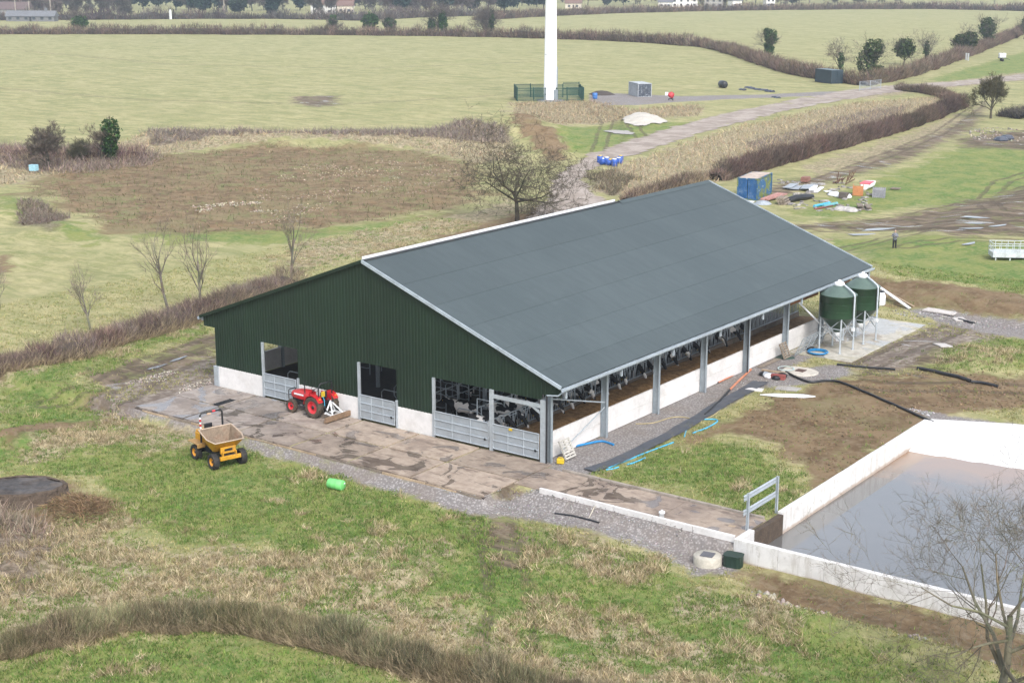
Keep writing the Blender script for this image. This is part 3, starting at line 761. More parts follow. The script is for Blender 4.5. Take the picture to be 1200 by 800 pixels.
o = fastmesh('cattle_feed', np.stack([X.ravel(),Y.ravel(),cz.ravel()],1), FF, mat=mat('silage', (0.30,0.18,0.08), 0.95, dirt=0.7, dirtc=(0.16,0.09,0.04), scale=2.5, vary=0.35, bump=0.8, bscale=9), smooth=True)
tag(o, 'brown silage feed heaped along the feeding passage', 'feed', kind='stuff')

# feed barrier with locking yokes, one panel a bay
fb = thing('feed_barrier', 'galvanised locking yoke feed barrier along the feeding passage', 'barrier', (-4.62,0,0))
m = MB()
m.tube([(0,0.1,1.42),(0,5.9,1.42)], 0.04, 6); m.tube([(0,0.1,0.42),(0,5.9,0.42)], 0.04, 6); m.tube([(0,0.1,1.25),(0,5.9,1.25)], 0.025, 6)
for i in range(9):
    y = 0.35+i*0.64
    m.tube([(0,y,0.42),(0,y,1.42)], 0.032, 5); m.tube([(0,y+.20,0.42),(0,y+.14,0.85),(0,y+.30,1.42)], 0.03, 5)
    m.tube([(0,y+.44,0.42),(0,y+.46,0.9),(0,y+.34,1.3)], 0.03, 5); m.box((0,y+.02,0.98),(0.03,0.14,0.34))
m.tube([(0,0.04,0),(0,0.04,1.6)], 0.05, 6)
pan = m.mesh('barrier_panel'); pan.materials.append(GALV)
for k_ in range(7):
    o = bpy.data.objects.new('barrier_panel', pan); col.objects.link(o); o.parent = fb; o.location = (0, k_*5.93+0.15, 0)

# cubicles seen through the gable openings
def cubicle():
    t = thing('cubicle_divider', '', 'cubicle')
    m = MB(); m.tube([(0,0,0),(0,0,1.75)], 0.04, 6); m.tube([(0.0,0,1.2),(-0.2,0,1.3),(-1.7,0,1.3),(-1.9,0,1.1),(-1.9,0,0.6),(-1.7,0,0.42),(-0.3,0,0.42),(0,0,0.5)], 0.03, 6)
    m.build('hoop', GALV, t); return t
cb0 = None
spots = [(-6.2-0.0*i, 2.0+i*1.15) for i in range(9)] + [(-10.3, 1.4+i*1.15) for i in range(10)] + [(-20.5, 2.0+i*1.2) for i in range(7)] + [(-12.6, 2.4+i*1.2) for i in range(7)]
for i, (x, y) in enumerate(spots):
    if cb0 is None: cb0 = cubicle(); o = cb0
    else: o = copy_tree(cb0)
    o.location = (x, y, 0.0); o['label'] = 'galvanised cubicle hoop between cow beds inside the shed'; o['group'] = 'cubicle hoops inside the shed'
for (x0,y0,x1,y1) in ((-6.2,1.6,-6.2,12),(-10.3,1,-10.3,13)):
    t = thing('cubicle_rail', 'galvanised head rail over the cubicles %s' % ('nearer the feed passage' if x0 > -8 else 'behind the middle of the wide gate'), 'rail')
    m = MB(); m.tube([(x0,y0,1.72),(x1,y1,1.72)], 0.035, 6); m.tube([(x0,y0,1.1),(x1,y1,1.1)], 0.03, 6)
    for q in range(4): yy = y0+(y1-y0)*q/3.; m.tube([(x0,yy,0),(x0,yy,2.3)], 0.045, 6); m.tube([(x0,yy,2.3),(x0+1.8,yy,2.3)], 0.035, 6)
    m.build('rail', GALV, t)
# ------------------------------------------------------------------ cows
def remeshed(mb, name, voxel, smooth_it=3):
    me = mb.mesh(name); o = bpy.data.objects.new(name, me); col.objects.link(o)
    r = o.modifiers.new('r', 'REMESH'); r.mode = 'VOXEL'; r.voxel_size = voxel; r.use_smooth_shade = True
    s = o.modifiers.new('s', 'SMOOTH'); s.factor = 0.5; s.iterations = smooth_it
    dg = bpy.context.evaluated_depsgraph_get(); dg.update()
    m2 = bpy.data.meshes.new_from_object(o.evaluated_get(dg)); m2.name = name
    bpy.data.objects.remove(o); bpy.data.meshes.remove(me)
    return m2
def ell(c, rx, rz, tilt=0.0, n=14):
    """ellipse ring in the y-z plane, tilted about y"""
    M = Matrix.Rotation(tilt, 3, 'Y')
    return [Vector(c) + M @ Vector((0, rx*math.cos(2*math.pi*k/n), rz*math.sin(2*math.pi*k/n))) for k in range(n)]
def cow_mesh(head):
    m = MB()
    body = [(-1.12,1.10,.10,.16),(-1.05,1.08,.24,.30),(-0.80,1.04,.31,.36),(-0.4,0.98,.36,.40),(0.0,0.95,.37,.42),(0.35,0.98,.33,.40),(0.62,1.04,.26,.36),(0.82,1.10,.19,.27),(0.95,1.12,.13,.19)]
    m.loft([ell((x,0,z), ry, rz) for x,z,ry,rz in body])
    if head == 'down':
        nk = [((0.75,0,1.14),.17,.25,.3),((1.02,0,1.02),.13,.19,.7),((1.25,0,0.82),.115,.165,.95)]; hd = [((1.28,0,0.84),.12,.14,1.0),((1.38,0,0.70),.125,.13,1.05),((1.48,0,0.52),.085,.10,1.05),((1.55,0,0.38),.075,.08,1.05),((1.575,0,0.33),.05,.055,1.05)]
        ear = (1.28,0.86); horn = 1.0
    else:
        nk = [((0.75,0,1.14),.17,.25,-.1),((1.02,0,1.22),.13,.19,-.1),((1.25,0,1.26),.115,.165,.1)]; hd = [((1.28,0,1.29),.12,.14,.35),((1.40,0,1.23),.125,.13,.5),((1.56,0,1.12),.085,.10,.6),((1.68,0,1.02),.075,.08,.6),((1.72,0,0.98),.05,.055,.6)]
        ear = (1.28,1.34); horn = .5
    m.loft([ell(c, a, b, t) for c,a,b,t in nk]); m.loft([ell(c, a, b, t) for c,a,b,t in hd])
    for s in (-1,1):
        m.tube([(ear[0],s*.1,ear[1]),(ear[0]-.04,s*.2,ear[1]+.02),(ear[0]-.06,s*.29,ear[1]-.01)], [.04,.06,.015], 6)
        # front leg: shoulder, knee, fetlock, hoof
        m.tube([(0.62,s*.17,0.95),(0.60,s*.19,0.70),(0.62,s*.19,0.44),(0.61,s*.19,0.16),(0.66,s*.19,0.0)], [.13,.09,.06,.045,.06], 8)
        # hind leg: stifle forward, hock back, near vertical shank
        m.tube([(-0.85,s*.18,1.0),(-0.72,s*.22,0.72),(-0.95,s*.21,0.46),(-0.93,s*.21,0.16),(-0.87,s*.21,0.0)], [.18,.13,.065,.048,.06], 8)
    m.tube([(-1.12,0,1.25),(-1.2,0,1.0),(-1.2,0,0.62),(-1.19,0,0.45)], [.045,.03,.02,.035], 6)
    m.lathe([(0.02,0.42),(.13,.46),(.17,.56),(.15,.68)], 10, (-0.62,0,0))
    return remeshed(m, 'cow', 0.032)
def hide_material():
    k = NT('holstein_hide'); P = k.objc(); oi = k.n('ShaderNodeObjectInfo')
    off = k.n('ShaderNodeVectorMath', operation='SCALE'); cb = k.n('ShaderNodeCombineXYZ')
    k.l(oi.outputs['Random'], cb.inputs[0]); k.l(oi.outputs['Random'], cb.inputs[1]); k.l(cb.outputs[0], off.inputs[0]); off.inputs['Scale'].default_value = 37.0
    ad = k.n('ShaderNodeVectorMath', operation='ADD'); k.l(P, ad.inputs[0]); k.l(off.outputs[0], ad.inputs[1])
    n = k.noise(1.5, 2, 0.4, ad.outputs[0])
    f = k.ramp(n, 0.545, 0.56)
    k.l(k.mix(f, (0.014,0.013,0.013), (0.74,0.70,0.66)), k.b.inputs['Base Color']); k.b.inputs['Roughness'].default_value = 0.7
    return k.m
HIDE = hide_material()
cmesh = {'down': cow_mesh('down'), 'up': cow_mesh('up')}
for q in cmesh.values(): q.materials.clear(); q.materials.append(HIDE)
m = MB(); 
for s in (-1,1): m.box((0,s*.0,0),(0.012,0.075,0.085))
tagm = m.mesh('ear_tag'); tagm.materials.append(YELLOWB)
def cow(x, y, rz, head, label, group):
    o = bpy.data.objects.new('cow', cmesh[head]); col.objects.link(o); place(o, (x,y,0.0), rz)
    tag(o, label, 'cow', group)
    for s in (-1,1):
        t = bpy.data.objects.new('ear_tag', tagm); col.objects.link(t); t.parent = o
        t.location = (1.255, s*.235, 0.83) if head == 'down' else (1.26, s*.235, 1.30)
    return o
rng = random.Random(11)
feedy = [1.3,2.4,3.6,4.9,7.3,8.7,9.8,11.1,12.2,13.9,15.2,17.4,18.6,20.0,21.3,23.2,24.8,26.0,28.1,30.4,32.0]
for y in feedy:
    cow(-5.45+rng.uniform(-.12,.1), y, R(rng.uniform(-8,8)), 'down', 'black and white dairy cow eating with its head through the feed barrier', 'cows eating at the feed barrier')
for x, y, rz in ((-6.4,4.7,40),(-6.9,7.0,-30),(-8.6,3.2,190),(-7.6,15.0,80),(-7.2,22.5,-60),(-11.8,8.0,120)):
    cow(x, y, R(rz), 'up', 'black and white dairy cow standing loose behind the feed barrier', 'cows standing inside the shed')

# ------------------------------------------------------------------ slurry lagoon
LX0, LX1, LY0, LY1 = LAG
def water_material():
    k = NT('lagoon_water'); P = k.pos(); n = k.noise(0.10, 4, 0.6, P, 0.6)
    c = k.mix(k.ramp(n, 0.4, 0.65), (0.10,0.10,0.098), (0.125,0.123,0.12))
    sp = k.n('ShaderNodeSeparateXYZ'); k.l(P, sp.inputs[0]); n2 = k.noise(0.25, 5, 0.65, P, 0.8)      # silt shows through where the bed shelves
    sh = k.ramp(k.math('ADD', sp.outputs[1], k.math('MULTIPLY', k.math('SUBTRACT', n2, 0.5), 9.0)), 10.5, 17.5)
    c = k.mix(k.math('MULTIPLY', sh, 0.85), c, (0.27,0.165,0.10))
    k.l(c, k.b.inputs['Base Color']); k.b.inputs['Roughness'].default_value = 0.04; k.b.inputs['IOR'].default_value = 2.3
    k.bump(k.noise(1.3, 3, 0.5, P), 0.05, 0.02)
    return k.m
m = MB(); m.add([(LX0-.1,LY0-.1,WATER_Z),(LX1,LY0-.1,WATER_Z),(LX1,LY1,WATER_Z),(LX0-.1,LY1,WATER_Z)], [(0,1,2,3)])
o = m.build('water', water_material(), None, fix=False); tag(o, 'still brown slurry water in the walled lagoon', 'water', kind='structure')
m = MB(); m.add([(LX0-.1,LY0-.1,-2.6),(LX1+.1,LY0-.1,-2.6),(LX1+.1,LY1+.1,-2.6),(LX0-.1,LY1+.1,-2.6)], [(0,1,2,3)]); o = m.build('lagoon_floor', WCONC, None, fix=False); tag(o, 'concrete bed under the lagoon', 'floor', kind='structure')
store = thing('slurry_store', 'walled slurry lagoon of white cast concrete beside the scraping path', 'lagoon', (LX0,LY0,0))
def lagoon_concrete():
    k = NT('lagoon_concrete'); g = k.n('ShaderNodeNewGeometry'); mp = k.n('ShaderNodeMapping'); mp.inputs['Scale'].default_value = (2.6,2.6,.35); k.l(g.outputs['Position'], mp.inputs[0])
    run = k.noise(1.0, 5, 0.7, mp.outputs[0]); n1 = k.noise(0.9, 5, 0.7, k.pos(), .5); oi = k.n('ShaderNodeObjectInfo')
    c = k.mix(k.ramp(n1, .38, .62), (.56,.545,.53), (.66,.645,.63)); c = k.mix(k.math('MULTIPLY', k.ramp(run, .50, .64), .55), c, (.40,.37,.33))
    c = k.mix(k.math('MULTIPLY', oi.outputs['Random'], .22), c, (.46,.44,.41))
    sp = k.n('ShaderNodeSeparateXYZ'); k.l(g.outputs['Position'], sp.inputs[0]); tide = k.ramp(k.math('ADD', sp.outputs[2], k.math('MULTIPLY', n1, .25)), -.72, -.90)
    c = k.mix(k.math('MULTIPLY', tide, .7), c, (.30,.20,.13)); c = k.mix(k.math('MULTIPLY', k.ramp(k.noise(2.2,5,.7,k.pos(),.6), .56, .66), .5), c, (.33,.31,.28))
    k.l(c, k.b.inputs['Base Color']); k.b.inputs['Roughness'].default_value = .85; k.bump(run, .15, .02); return k.m
LCONC = lagoon_concrete()
def wp(x0,x1,y0,y1,z0,z1,nm='wall_panel',mt=LCONC):
    m = MB(); m.box(((x0+x1)/2-LX0,(y0+y1)/2-LY0,(z0+z1)/2),(x1-x0,y1-y0,z1-z0)); return m.build(nm, mt, store, bevel=0.012)
y = 0.42
while y < 20.2:                         # wall along the bare soil, cast in lifts with board marks
    e = min(y+1.25, 20.4); wp(14.28+rng.uniform(-.006,.006), 14.58, y, e-0.012, -2.6, 0.10); y = e
x = 14.30
while x < 44:
    e = x+2.4; wp(x, e-0.012, -4.36, -4.06+rng.uniform(-.006,.006), -2.6, 0.12); x = e
wp(14.30,14.60,-4.05,-2.75,-2.6,0.135)                                   # short return to the path kerb
wp(14.32,14.62,-2.74,0.41,-2.6,-0.02,'push_off_wall', mat('slurry_stained_wall', (0.075,0.052,0.035), 0.8, dirt=0.7, dirtc=(0.035,0.025,0.018), scale=2.5, vary=0.3, bump=0.6, bscale=8))
# sloping apron of fresh concrete at the far end
m = MB(); n = 14; V = []; rr = random.Random(3)
for i in range(n+1):
    xx = 14.6+i*2.15 - LX0; yt = min(20.3+.46*i*2.15, 23.0)-LY0; V += [(xx, yt+.75, -.30), (xx, yt+.45, 0.08), (xx, yt-.15, 0.07), (xx, 16.4-LY0+rr.uniform(-.15,.15), -1.5)]
m.add(V, [(4*i+q,4*i+q+1,4*i+q+5,4*i+q+4) for i in range(n) for q in range(3)]); m.build('ramp', mat('ramp_concrete', (0.60,0.59,0.58), 0.75, dirt=0.15, dirtc=(0.4,0.33,0.27), scale=0.4, vary=0.06, bump=.2), store)
wp(43.7,44.0,-4.0,20.6,-2.6,0.12)
# crash rail at the push off point
rail = thing('safety_rail', 'galvanised safety rail across the end of the scraping path', 'rail', (14.15,0,0))
for y in (-2.68,0.52):
    m = MB(); hsec(m, (0,y,-0.1), (0,y,1.95), 0.12, 0.12, (1,0,0)); m.build('post', GALV, rail)
for z in (0.95,1.72):
    m = MB(); m.loft([[Vector((-.10+dx,y,z+dz)) for dx,dz in ((0,-.16),(.05,-.12),(.05,-.04),(0,0),(.05,.04),(.05,.12),(0,.16),(-.02,.16),(.025,.12),(.025,.05),(-.02,0),(.025,-.05),(.025,-.12),(-.02,-.16))] for y in (-3.0,0.75)], smooth=False); m.build('beam', GALV, rail)

# ------------------------------------------------------------------ silo pad and feed bins
def pad_material():
    k = NT('pad_concrete'); P = k.pos(); n1 = k.noise(0.45, 6, 0.7, P, 0.6); n2 = k.noise(2.2, 5, 0.7, P)
    c = k.mix(k.ramp(n2, 0.36, 0.64), (0.36,0.34,0.29), (0.50,0.47,0.41))
    c = k.mix(k.math('MULTIPLY', k.ramp(n1, 0.48, 0.62), 0.7), c, (0.30,0.27,0.17))
    c = k.mix(k.math('MULTIPLY', k.ramp(k.noise(0.3, 5, 0.7, P, 1.2), 0.52, 0.62), 0.6), c, (0.24,0.19,0.15))
    sp = k.n('ShaderNodeSeparateXYZ'); k.l(P, sp.inputs[0])
    wet = k.math('MULTIPLY', k.ramp(k.math('ADD', k.noise(0.38, 5, 0.6, P, 1.0), k.math('MULTIPLY', sp.outputs[1], 0.012)), 0.965, 1.01), 1.0)
    c = k.mix(k.math('MULTIPLY', wet, 0.45), c, (0.13,0.12,0.11))
    k.l(c, k.b.inputs['Base Color']); k.l(k.math('SUBTRACT', 0.8, k.math('MULTIPLY', wet, 0.73)), k.b.inputs['Roughness'])
    return k.m
m = MB(); pad = tag(m.prism([(-0.15,30.9),(4.75,30.9),(4.75,45.0),(-0.15,45.0)], -0.35, -0.02).build('concrete_pad', pad_material(), None, bevel=.02), 'pale concrete pad under the two feed bins', 'pavement', kind='structure')
pud = mat('standing_water', (0.10,0.10,0.10), 0.05, dirt=0, vary=0.02)
def feed_bin(loc, rz, label):
    t = thing('feed_bin', label, 'silo', loc, rz, 'feed bins beside the shed')
    r = 1.32
    m = MB(); prof = [(r,2.55),(r,2.6)]
    prof += [(r,4.12),(r+.04,4.14),(r+.04,4.18),(r-.02,4.2)]
    m.lathe(prof, 40); b = m.build('drum', SILOG, t)
    for z in (3.05,3.58): m = MB(); m.lathe([(r,z-.025),(r+.012,z-.025),(r+.012,z+.025),(r,z+.025)], 40, smooth=False); m.build('band', SILOG, b)
    m = MB(); m.lathe([(r+.01,4.19),(0.36,4.82),(0.36,4.84)], 40, smooth=False); rf = m.build('cone_roof', SILOT, t)
    m = MB(); m.lathe([(.36,4.82),(.38,4.84),(.38,4.98),(.30,5.06),(.12,5.12),(.10,5.22),(.0,5.24)], 20); m.build('lid', WPAINT, t)
    m = MB(); m.lathe([(r,2.56),(0.26,1.45),(0.26,1.30)], 40); m.build('hopper', SILOG, t)
    m = MB(); m.lathe([(.28,1.36),(.30,1.33),(.30,1.05),(.14,0.98),(.0,0.98)], 14); m.box((.18,0,.82),(.3,.2,.3)); m.build('outlet', WPAINT, t)
    q = 1.24
    for i in range(4):
        a = math.pi/4+i*math.pi/2; x, y = q*math.cos(a), q*math.sin(a)
        m = MB(); m.box((x,y,1.62),(.11,.11,3.28), rz=a); m.box((x,y,0.0),(.24,.24,.03), rz=a); m.build('leg', GALV, t)
        a2 = a+math.pi/2; x2, y2 = q*math.cos(a2), q*math.sin(a2); mx, my = (x+x2)/2, (y+y2)/2
        m = MB(); m.beam((x,y,1.75),(x2,y2,1.75),.05,.07); m.beam((x,y,2.55),(mx,my,1.75),.04,.06); m.beam((x2,y2,2.55),(mx,my,1.75),.04,.06)
        m.beam((x,y,0.9),(mx,my,1.72),.04,.05); m.beam((x2,y2,0.9),(mx,my,1.72),.04,.05); m.build('brace', GALV, t)
    m = MB(); a = -0.15; c, s = math.cos(a), math.sin(a)
    m.tube([(c*.45,s*.45,4.92),(c*1.1,s*1.1,4.62),(c*1.42,s*1.42,4.42),(c*1.50,s*1.50,4.25),(c*1.50,s*1.50,1.9)], .065, 10); m.build('fill_pipe', mat('pipe_grey', (0.46,0.50,0.53), 0.4, 0.1, dirt=.1), t)
    m = MB(); m.box((c*1.5,s*1.5,1.8),(.2,.2,.22)); m.build('pipe_cap', WPAINT, t)
    return t
feed_bin((2.35,33.6,-0.02), R(-8), 'green cone topped feed bin standing over the coiled blue hose')
feed_bin((2.55,37.3,-0.02), R(-8), 'green cone topped feed bin beside the puddled end of the pad')
t = thing('auger_tube', 'white auger tube slanting from the feed bin outlet into the shed', 'tube', (2.35,33.6,0))
m = MB(); m.tube([(0,0,0.75),(-1.4,-.2,1.9),(-2.75,-.9,3.35)], .07, 10); m.build('tube', WPAINT, t)

# ------------------------------------------------------------------ wheels
def wheel(par, c, r, w, rim_m, tyre_m, lugs=16, side=1, rimr=0.58):
    M = Matrix.Rotation(math.pi/2, 3, 'X'); t = 0.5*w; ri = r*rimr
    m = MB(); m.lathe([(ri,-t*.82),(r*.84,-t),(r*.94,-t*.92),(r*.955,-t*.5),(r*.96,0),(r*.955,t*.5),(r*.94,t*.92),(r*.84,t),(ri,t*.82),(ri,-t*.82)], 28, M=M)
    for i in range(lugs):
        for s in (-1,1):
            a = 2*math.pi*(i+(.5 if s > 0 else 0))/lugs
            p = Vector((math.cos(a)*r*.955, s*t*.12, math.sin(a)*r*.955)); a2 = a+0.26*(16/lugs); q = Vector((math.cos(a2)*r*.94, s*t*.98, math.sin(a2)*r*.94))
            m.beam(p, q, r*.085, r*.09, up=(math.cos(a),0,math.sin(a)))
    ty = m.build('wheel', tyre_m, par, loc=c)
    m = MB(); m.lathe([(ri*1.02,-t*.82),(ri*1.02,t*.82),(ri*.93,t*.80),(ri*.85,t*.25),(ri*.45,t*.15),(ri*.4,t*.40),(0.0,t*.42)] if side > 0 else [(ri*1.02,t*.82),(ri*1.02,-t*.82),(ri*.93,-t*.80),(ri*.85,-t*.25),(ri*.45,-t*.15),(ri*.4,-t*.40),(0.0,-t*.42)], 24, M=Matrix.Rotation(-math.pi/2, 3, 'X'))
    m.build('rim', rim_m, ty)
    m = MB(); m.lathe([(ri*.30,side*t*.38),(ri*.28,side*t*.56),(ri*.1,side*t*.62),(0,side*t*.62)], 10, M=Matrix.Rotation(-math.pi/2, 3, 'X')); m.build('hub', DARKST, ty)
    return ty
# ------------------------------------------------------------------ red tractor (its own x axis points forward)
tr = thing('tractor', 'red compact tractor with a black roll bar parked by the gable wall', 'tractor', (-16.55,-0.95,0.0), R(178))
REDR = mat('red_rim', (0.55,0.02,0.03), 0.45, dirt=0.35, dirtc=(0.2,0.1,0.07), scale=4)
tr.scale = (1.12,)*3
for s in (1,-1):
    wheel(tr, (0,s*.60,0.62), 0.62, 0.36, REDR, RUBBERM, 16, s); wheel(tr, (1.78,s*.58,0.385), 0.385, 0.25, REDR, RUBBERM, 14, s)
def ring(x, w, z0, z1, tw):       # hood section: flat sides, domed top
    return [Vector((x,-w,z0)),Vector((x,-w,z1-.12)),Vector((x,-tw,z1-.02)),Vector((x,0,z1)),Vector((x,tw,z1-.02)),Vector((x,w,z1-.12)),Vector((x,w,z0)),Vector((x,0,z0))]
m = MB(); m.loft([ring(0.72,.30,.80,1.26,.22),ring(1.0,.30,.76,1.30,.22),ring(1.5,.29,.74,1.27,.21),ring(1.95,.27,.76,1.20,.19),ring(2.15,.24,.80,1.12,.16)]); hd = m.build('bonnet', REDP, tr, bevel=.02)
m = MB(); m.box((2.165,0,.93),(.04,.42,.28)); 
for i in range(4): m.box((2.19,0,.83+i*.07),(.02,.40,.02))
m.build('grille', BLACKP, hd)
m = MB(); m.box((2.17,.15,1.05),(.05,.12,.07)); m.box((2.17,-.15,1.05),(.05,.12,.07)); m.build('headlight', WPAINT, hd)
m = MB(); m.box((1.5,.305,1.02),(.75,.006,.09)); m.box((1.5,-.305,1.02),(.75,.006,.09)); m.build('bonnet_stripe', WPAINT, hd)
m = MB(); m.box((1.0,0,.60),(2.3,.34,.32)); m.box((1.78,0,.42),(.2,1.0,.14)); m.box((0,0,.62),(.42,.95,.34)); m.box((1.55,0,.52),(.9,.46,.2)); m.box((0.9,0,.45),(.5,.5,.25)); m.build('chassis', DARKST, tr, bevel=.02)
m = MB(); m.box((.62,0,.72),(.75,.95,.04)); m.build('footplate', DARKST, tr)
for s in (1,-1):
    m = MB(); P2 = [(-.55,.98),(-.36,1.22),(0,1.33),(.36,1.22),(.60,.92),(.66,.74)]
    m.loft([[Vector((x,s*.42,z)),Vector((x,s*.78,z)),Vector((x,s*.78,z-.035)),Vector((x,s*.42,z-.035))] for x,z in P2], smooth=False); m.box((.05,s*.43,1.02),(.8,.03,.5)); fe = m.build('mudguard', REDP, tr, bevel=.012)
    m = MB(); m.box((-.5,s*.62,1.14),(.05,.14,.09)); m.build('tail_light', mat('amber_lens', (0.8,0.2,0.02), 0.3, dirt=0), fe)
m = MB(); m.box((.05,0,1.0),(.45,.44,.12)); m.box((-.18,0,1.22),(.12,.44,.40)); m.build('seat', BLACKP, tr, bevel=.04)
m = MB(); m.box((-.25,.12,1.30),(.05,.26,.30)); m.build('seat_label', YELLOWB, tr)
m = MB(); m.tube([(.72,0,1.22),(.52,0,1.42)], .025, 8); M3 = Matrix.Rotation(R(-35),3,'Y'); m.lathe([(.19,-.015),(.205,0),(.19,.015),(.175,0),(.19,-.015)], 20, (.52,0,1.43), M=M3); m.beam((.52,-.19,1.43),(.52,.19,1.43),.03,.02); m.build('steering_wheel', BLACKP, tr)
m = MB(); m.tube([(-.30,-.52,.85),(-.32,-.52,1.75),(-.38,-.44,1.98),(-.38,.44,1.98),(-.32,.52,1.75),(-.30,.52,.85)], .038, 8); m.build('roll_bar', DARKST, tr)
m = MB(); m.tube([(2.05,-.26,.55),(2.36,-.26,.62),(2.36,-.26,1.12),(2.30,-.2,1.18),(2.30,.2,1.18),(2.36,.26,1.12),(2.36,.26,.62),(2.05,.26,.55)], .03, 8); m.tube([(2.36,-.26,.85),(2.36,.26,.85)], .02, 8); m.build('front_guard', DARKST, tr)
m = MB(); m.tube([(.95,.34,1.2),(.95,.36,1.75),(.9,.36,1.85)], .03, 8); m.build('exhaust', DARKST, tr)
m = MB()
for s in (1,-1): m.beam((-.15,s*.3,.5),(-1.0,s*.36,.42),.04,.06); m.tube([(-.2,s*.3,1.0),(-.75,s*.35,.46)], .025, 6)
m.tube([(-.3,0,.95),(-.98,0,1.0)], .03, 8); m.build('linkage', DARKST, tr)
m = MB(); m.tube([(-.32,.2,1.2),(-.45,.22,1.0),(-.5,.25,.7)], .02, 6); m.build('hydraulic_hose', LBLUEP, tr)
sc = thing('yard_scraper', 'rear yard scraper with white A-frame and muddy timber faced blade', 'scraper', (-16.90,-0.95,0.0), R(178)); sc.scale = (1.1,)*3
m = MB(); 
for s in (1,-1): m.beam((-1.02,s*.36,.34),(-1.06,0,1.02),.07,.06); m.beam((-1.06,s*.03,1.0),(-1.62,s*.42,.30),.07,.06); m.beam((-1.02,s*.36,.34),(-1.66,s*.42,.30),.08,.07)
m.beam((-1.02,-.44,.34),(-1.02,.44,.34),.08,.08); m.beam((-1.64,-.6,.30),(-1.64,.6,.30),.10,.12); m.build('hitch_frame', WPAINT, sc)
m = MB(); m.box((-1.72,0,.22),(.16,2.2,.30)); m.box((-1.60,0,.10),(.10,2.15,.18)); m.build('blade', mat('muddy_blade', (0.20,0.13,0.08), 0.85, dirt=.6), sc, bevel=.02)

# ------------------------------------------------------------------ yellow site dumper
dz = GZ(-16.5,-10.4)
dp = thing('site_dumper', 'yellow site dumper with a rust worn skip and striped roll bar', 'dumper', (-17.40,-9.55,dz+0.01), R(-16))
YR = mat('yellow_rim', (0.62,0.27,0.02), 0.5, dirt=.5, dirtc=(.2,.12,.06), scale=4)
dp.scale = (1.13,)*3
for s in (1,-1):
    wheel(dp, (0,s*.76,.41), .41, .30, YR, RUBBER, 14, s, .52); wheel(dp, (2.0,s*.78,.41), .41, .32, YR, RUBBER, 14, s, .52)
m = MB(); m.box((.2,0,.62),(1.3,.85,.30)); m.box((1.5,0,.58),(1.5,.70,.24)); m.box((0,0,.44),(.18,1.3,.16)); m.box((2.0,0,.44),(.18,1.3,.16)); m.build('chassis', DARKST, dp, bevel=.02)
m = MB(); m.box((-.12,0,1.02),(.95,1.02,.62)); m.box((-.35,0,1.38),(.45,.95,.12)); m.build('engine_cover', YELLOW, dp, bevel=.05)
for s in (1,-1):
    m = MB(); m.box((0.05,s*.74,.95),(1.05,.44,.05)); m.box((.56,s*.74,.86),(.05,.44,.20)); m.build('mudguard', mat('muddy_yellow', (0.36,0.21,0.07), .6, dirt=.6), dp, bevel=.015)
m = MB(); m.box((.16,0,1.42),(.42,.46,.12)); m.box((-.04,0,1.62),(.10,.44,.36)); m.build('seat', BLACKP, dp, bevel=.03)
m = MB(); m.tube([(.75,0,1.1),(.55,0,1.52)], .03, 8); m.lathe([(.17,-.015),(.185,0),(.17,.015),(.155,0),(.17,-.015)], 18, (.54,0,1.54), M=Matrix.Rotation(R(-30),3,'Y')); m.box((.66,0,1.30),(.2,.36,.18)); m.build('steering_console', BLACKP, dp)
m = MB(); m.tube([(.36,-.62,.85),(.36,-.62,2.40),(.36,-.54,2.52),(.36,.54,2.52),(.36,.62,2.40),(.36,.62,.85)], .05, 10); rb = m.build('roll_bar', DARKST, dp)
m = MB()
for z in (1.6,1.85,2.1): m.tube([(.36,-.62,z),(.36,-.62,z+.10)], .055, 10, caps=False)
m.tube([(.36,.05,2.52),(.36,.22,2.52)], .055, 10, caps=False); m.build('red_band', mat('red_tape', (.55,.02,.03), .5), rb)
m = MB()
for z in (1.72,1.97,2.22): m.tube([(.36,-.62,z),(.36,-.62,z+.10)], .054, 10, caps=False)
m.build('white_band', WPAINT, rb)
m = MB(); m.box((.36,-.12,2.44),(.10,.22,.10)); m.build('beacon', mat('beacon', (.5,.35,.25), .4), rb)
# skip: tapered open hopper with wall thickness
top = [(0.72,-.92,1.78),(0.72,.92,1.78),(1.75,.98,1.52),(2.30,.80,1.42),(2.30,-.80,1.42),(1.75,-.98,1.52)]
bot = [(1.02,-.58,.92),(1.02,.58,.92),(1.60,.60,.80),(1.72,.52,.80),(1.72,-.52,.80),(1.60,-.60,.80)]
def inset(P, k, dz): c = Vector((sum(p[0] for p in P)/6, 0, 0)); return [(c.x+(p[0]-c.x)*k, p[1]*k, p[2]+dz) for p in P]
m = MB(); m.add(top+bot, [(i,(i+1)%6,6+(i+1)%6,6+i) for i in range(6)]+[(6,7,8,9,10,11)]); skp = m.build('skip', YELLOW, dp)
m = MB(); t2 = inset(top,.955,0.0); b2 = inset(bot,.93,.05); m.add(t2+b2, [(i,6+i,6+(i+1)%6,(i+1)%6) for i in range(6)]+[(11,10,9,8,7,6)])
m.build('skip_lining', mat('worn_skip', (0.21,0.155,0.105), .6, .1, dirt=.75, dirtc=(.15,.075,.045), scale=2.2, vary=.25), skp)
m = MB(); m.add(top+t2, [(i,(i+1)%6,6+(i+1)%6,6+i) for i in range(6)]); m.tube([Vector(p) for p in top]+[Vector(top[0])], .035, 8); m.build('skip_rim', mat('worn_rim', (.42,.33,.25), .6, dirt=.6, dirtc=(.2,.09,.05), scale=3), skp)
m = MB(); m.lathe([(0.0,.10),(.42,.08),(.5,.0)], 12, (1.4,0,.86)); m.build('mud_load', mat('mud_load', (.06,.04,.028), .9), skp)
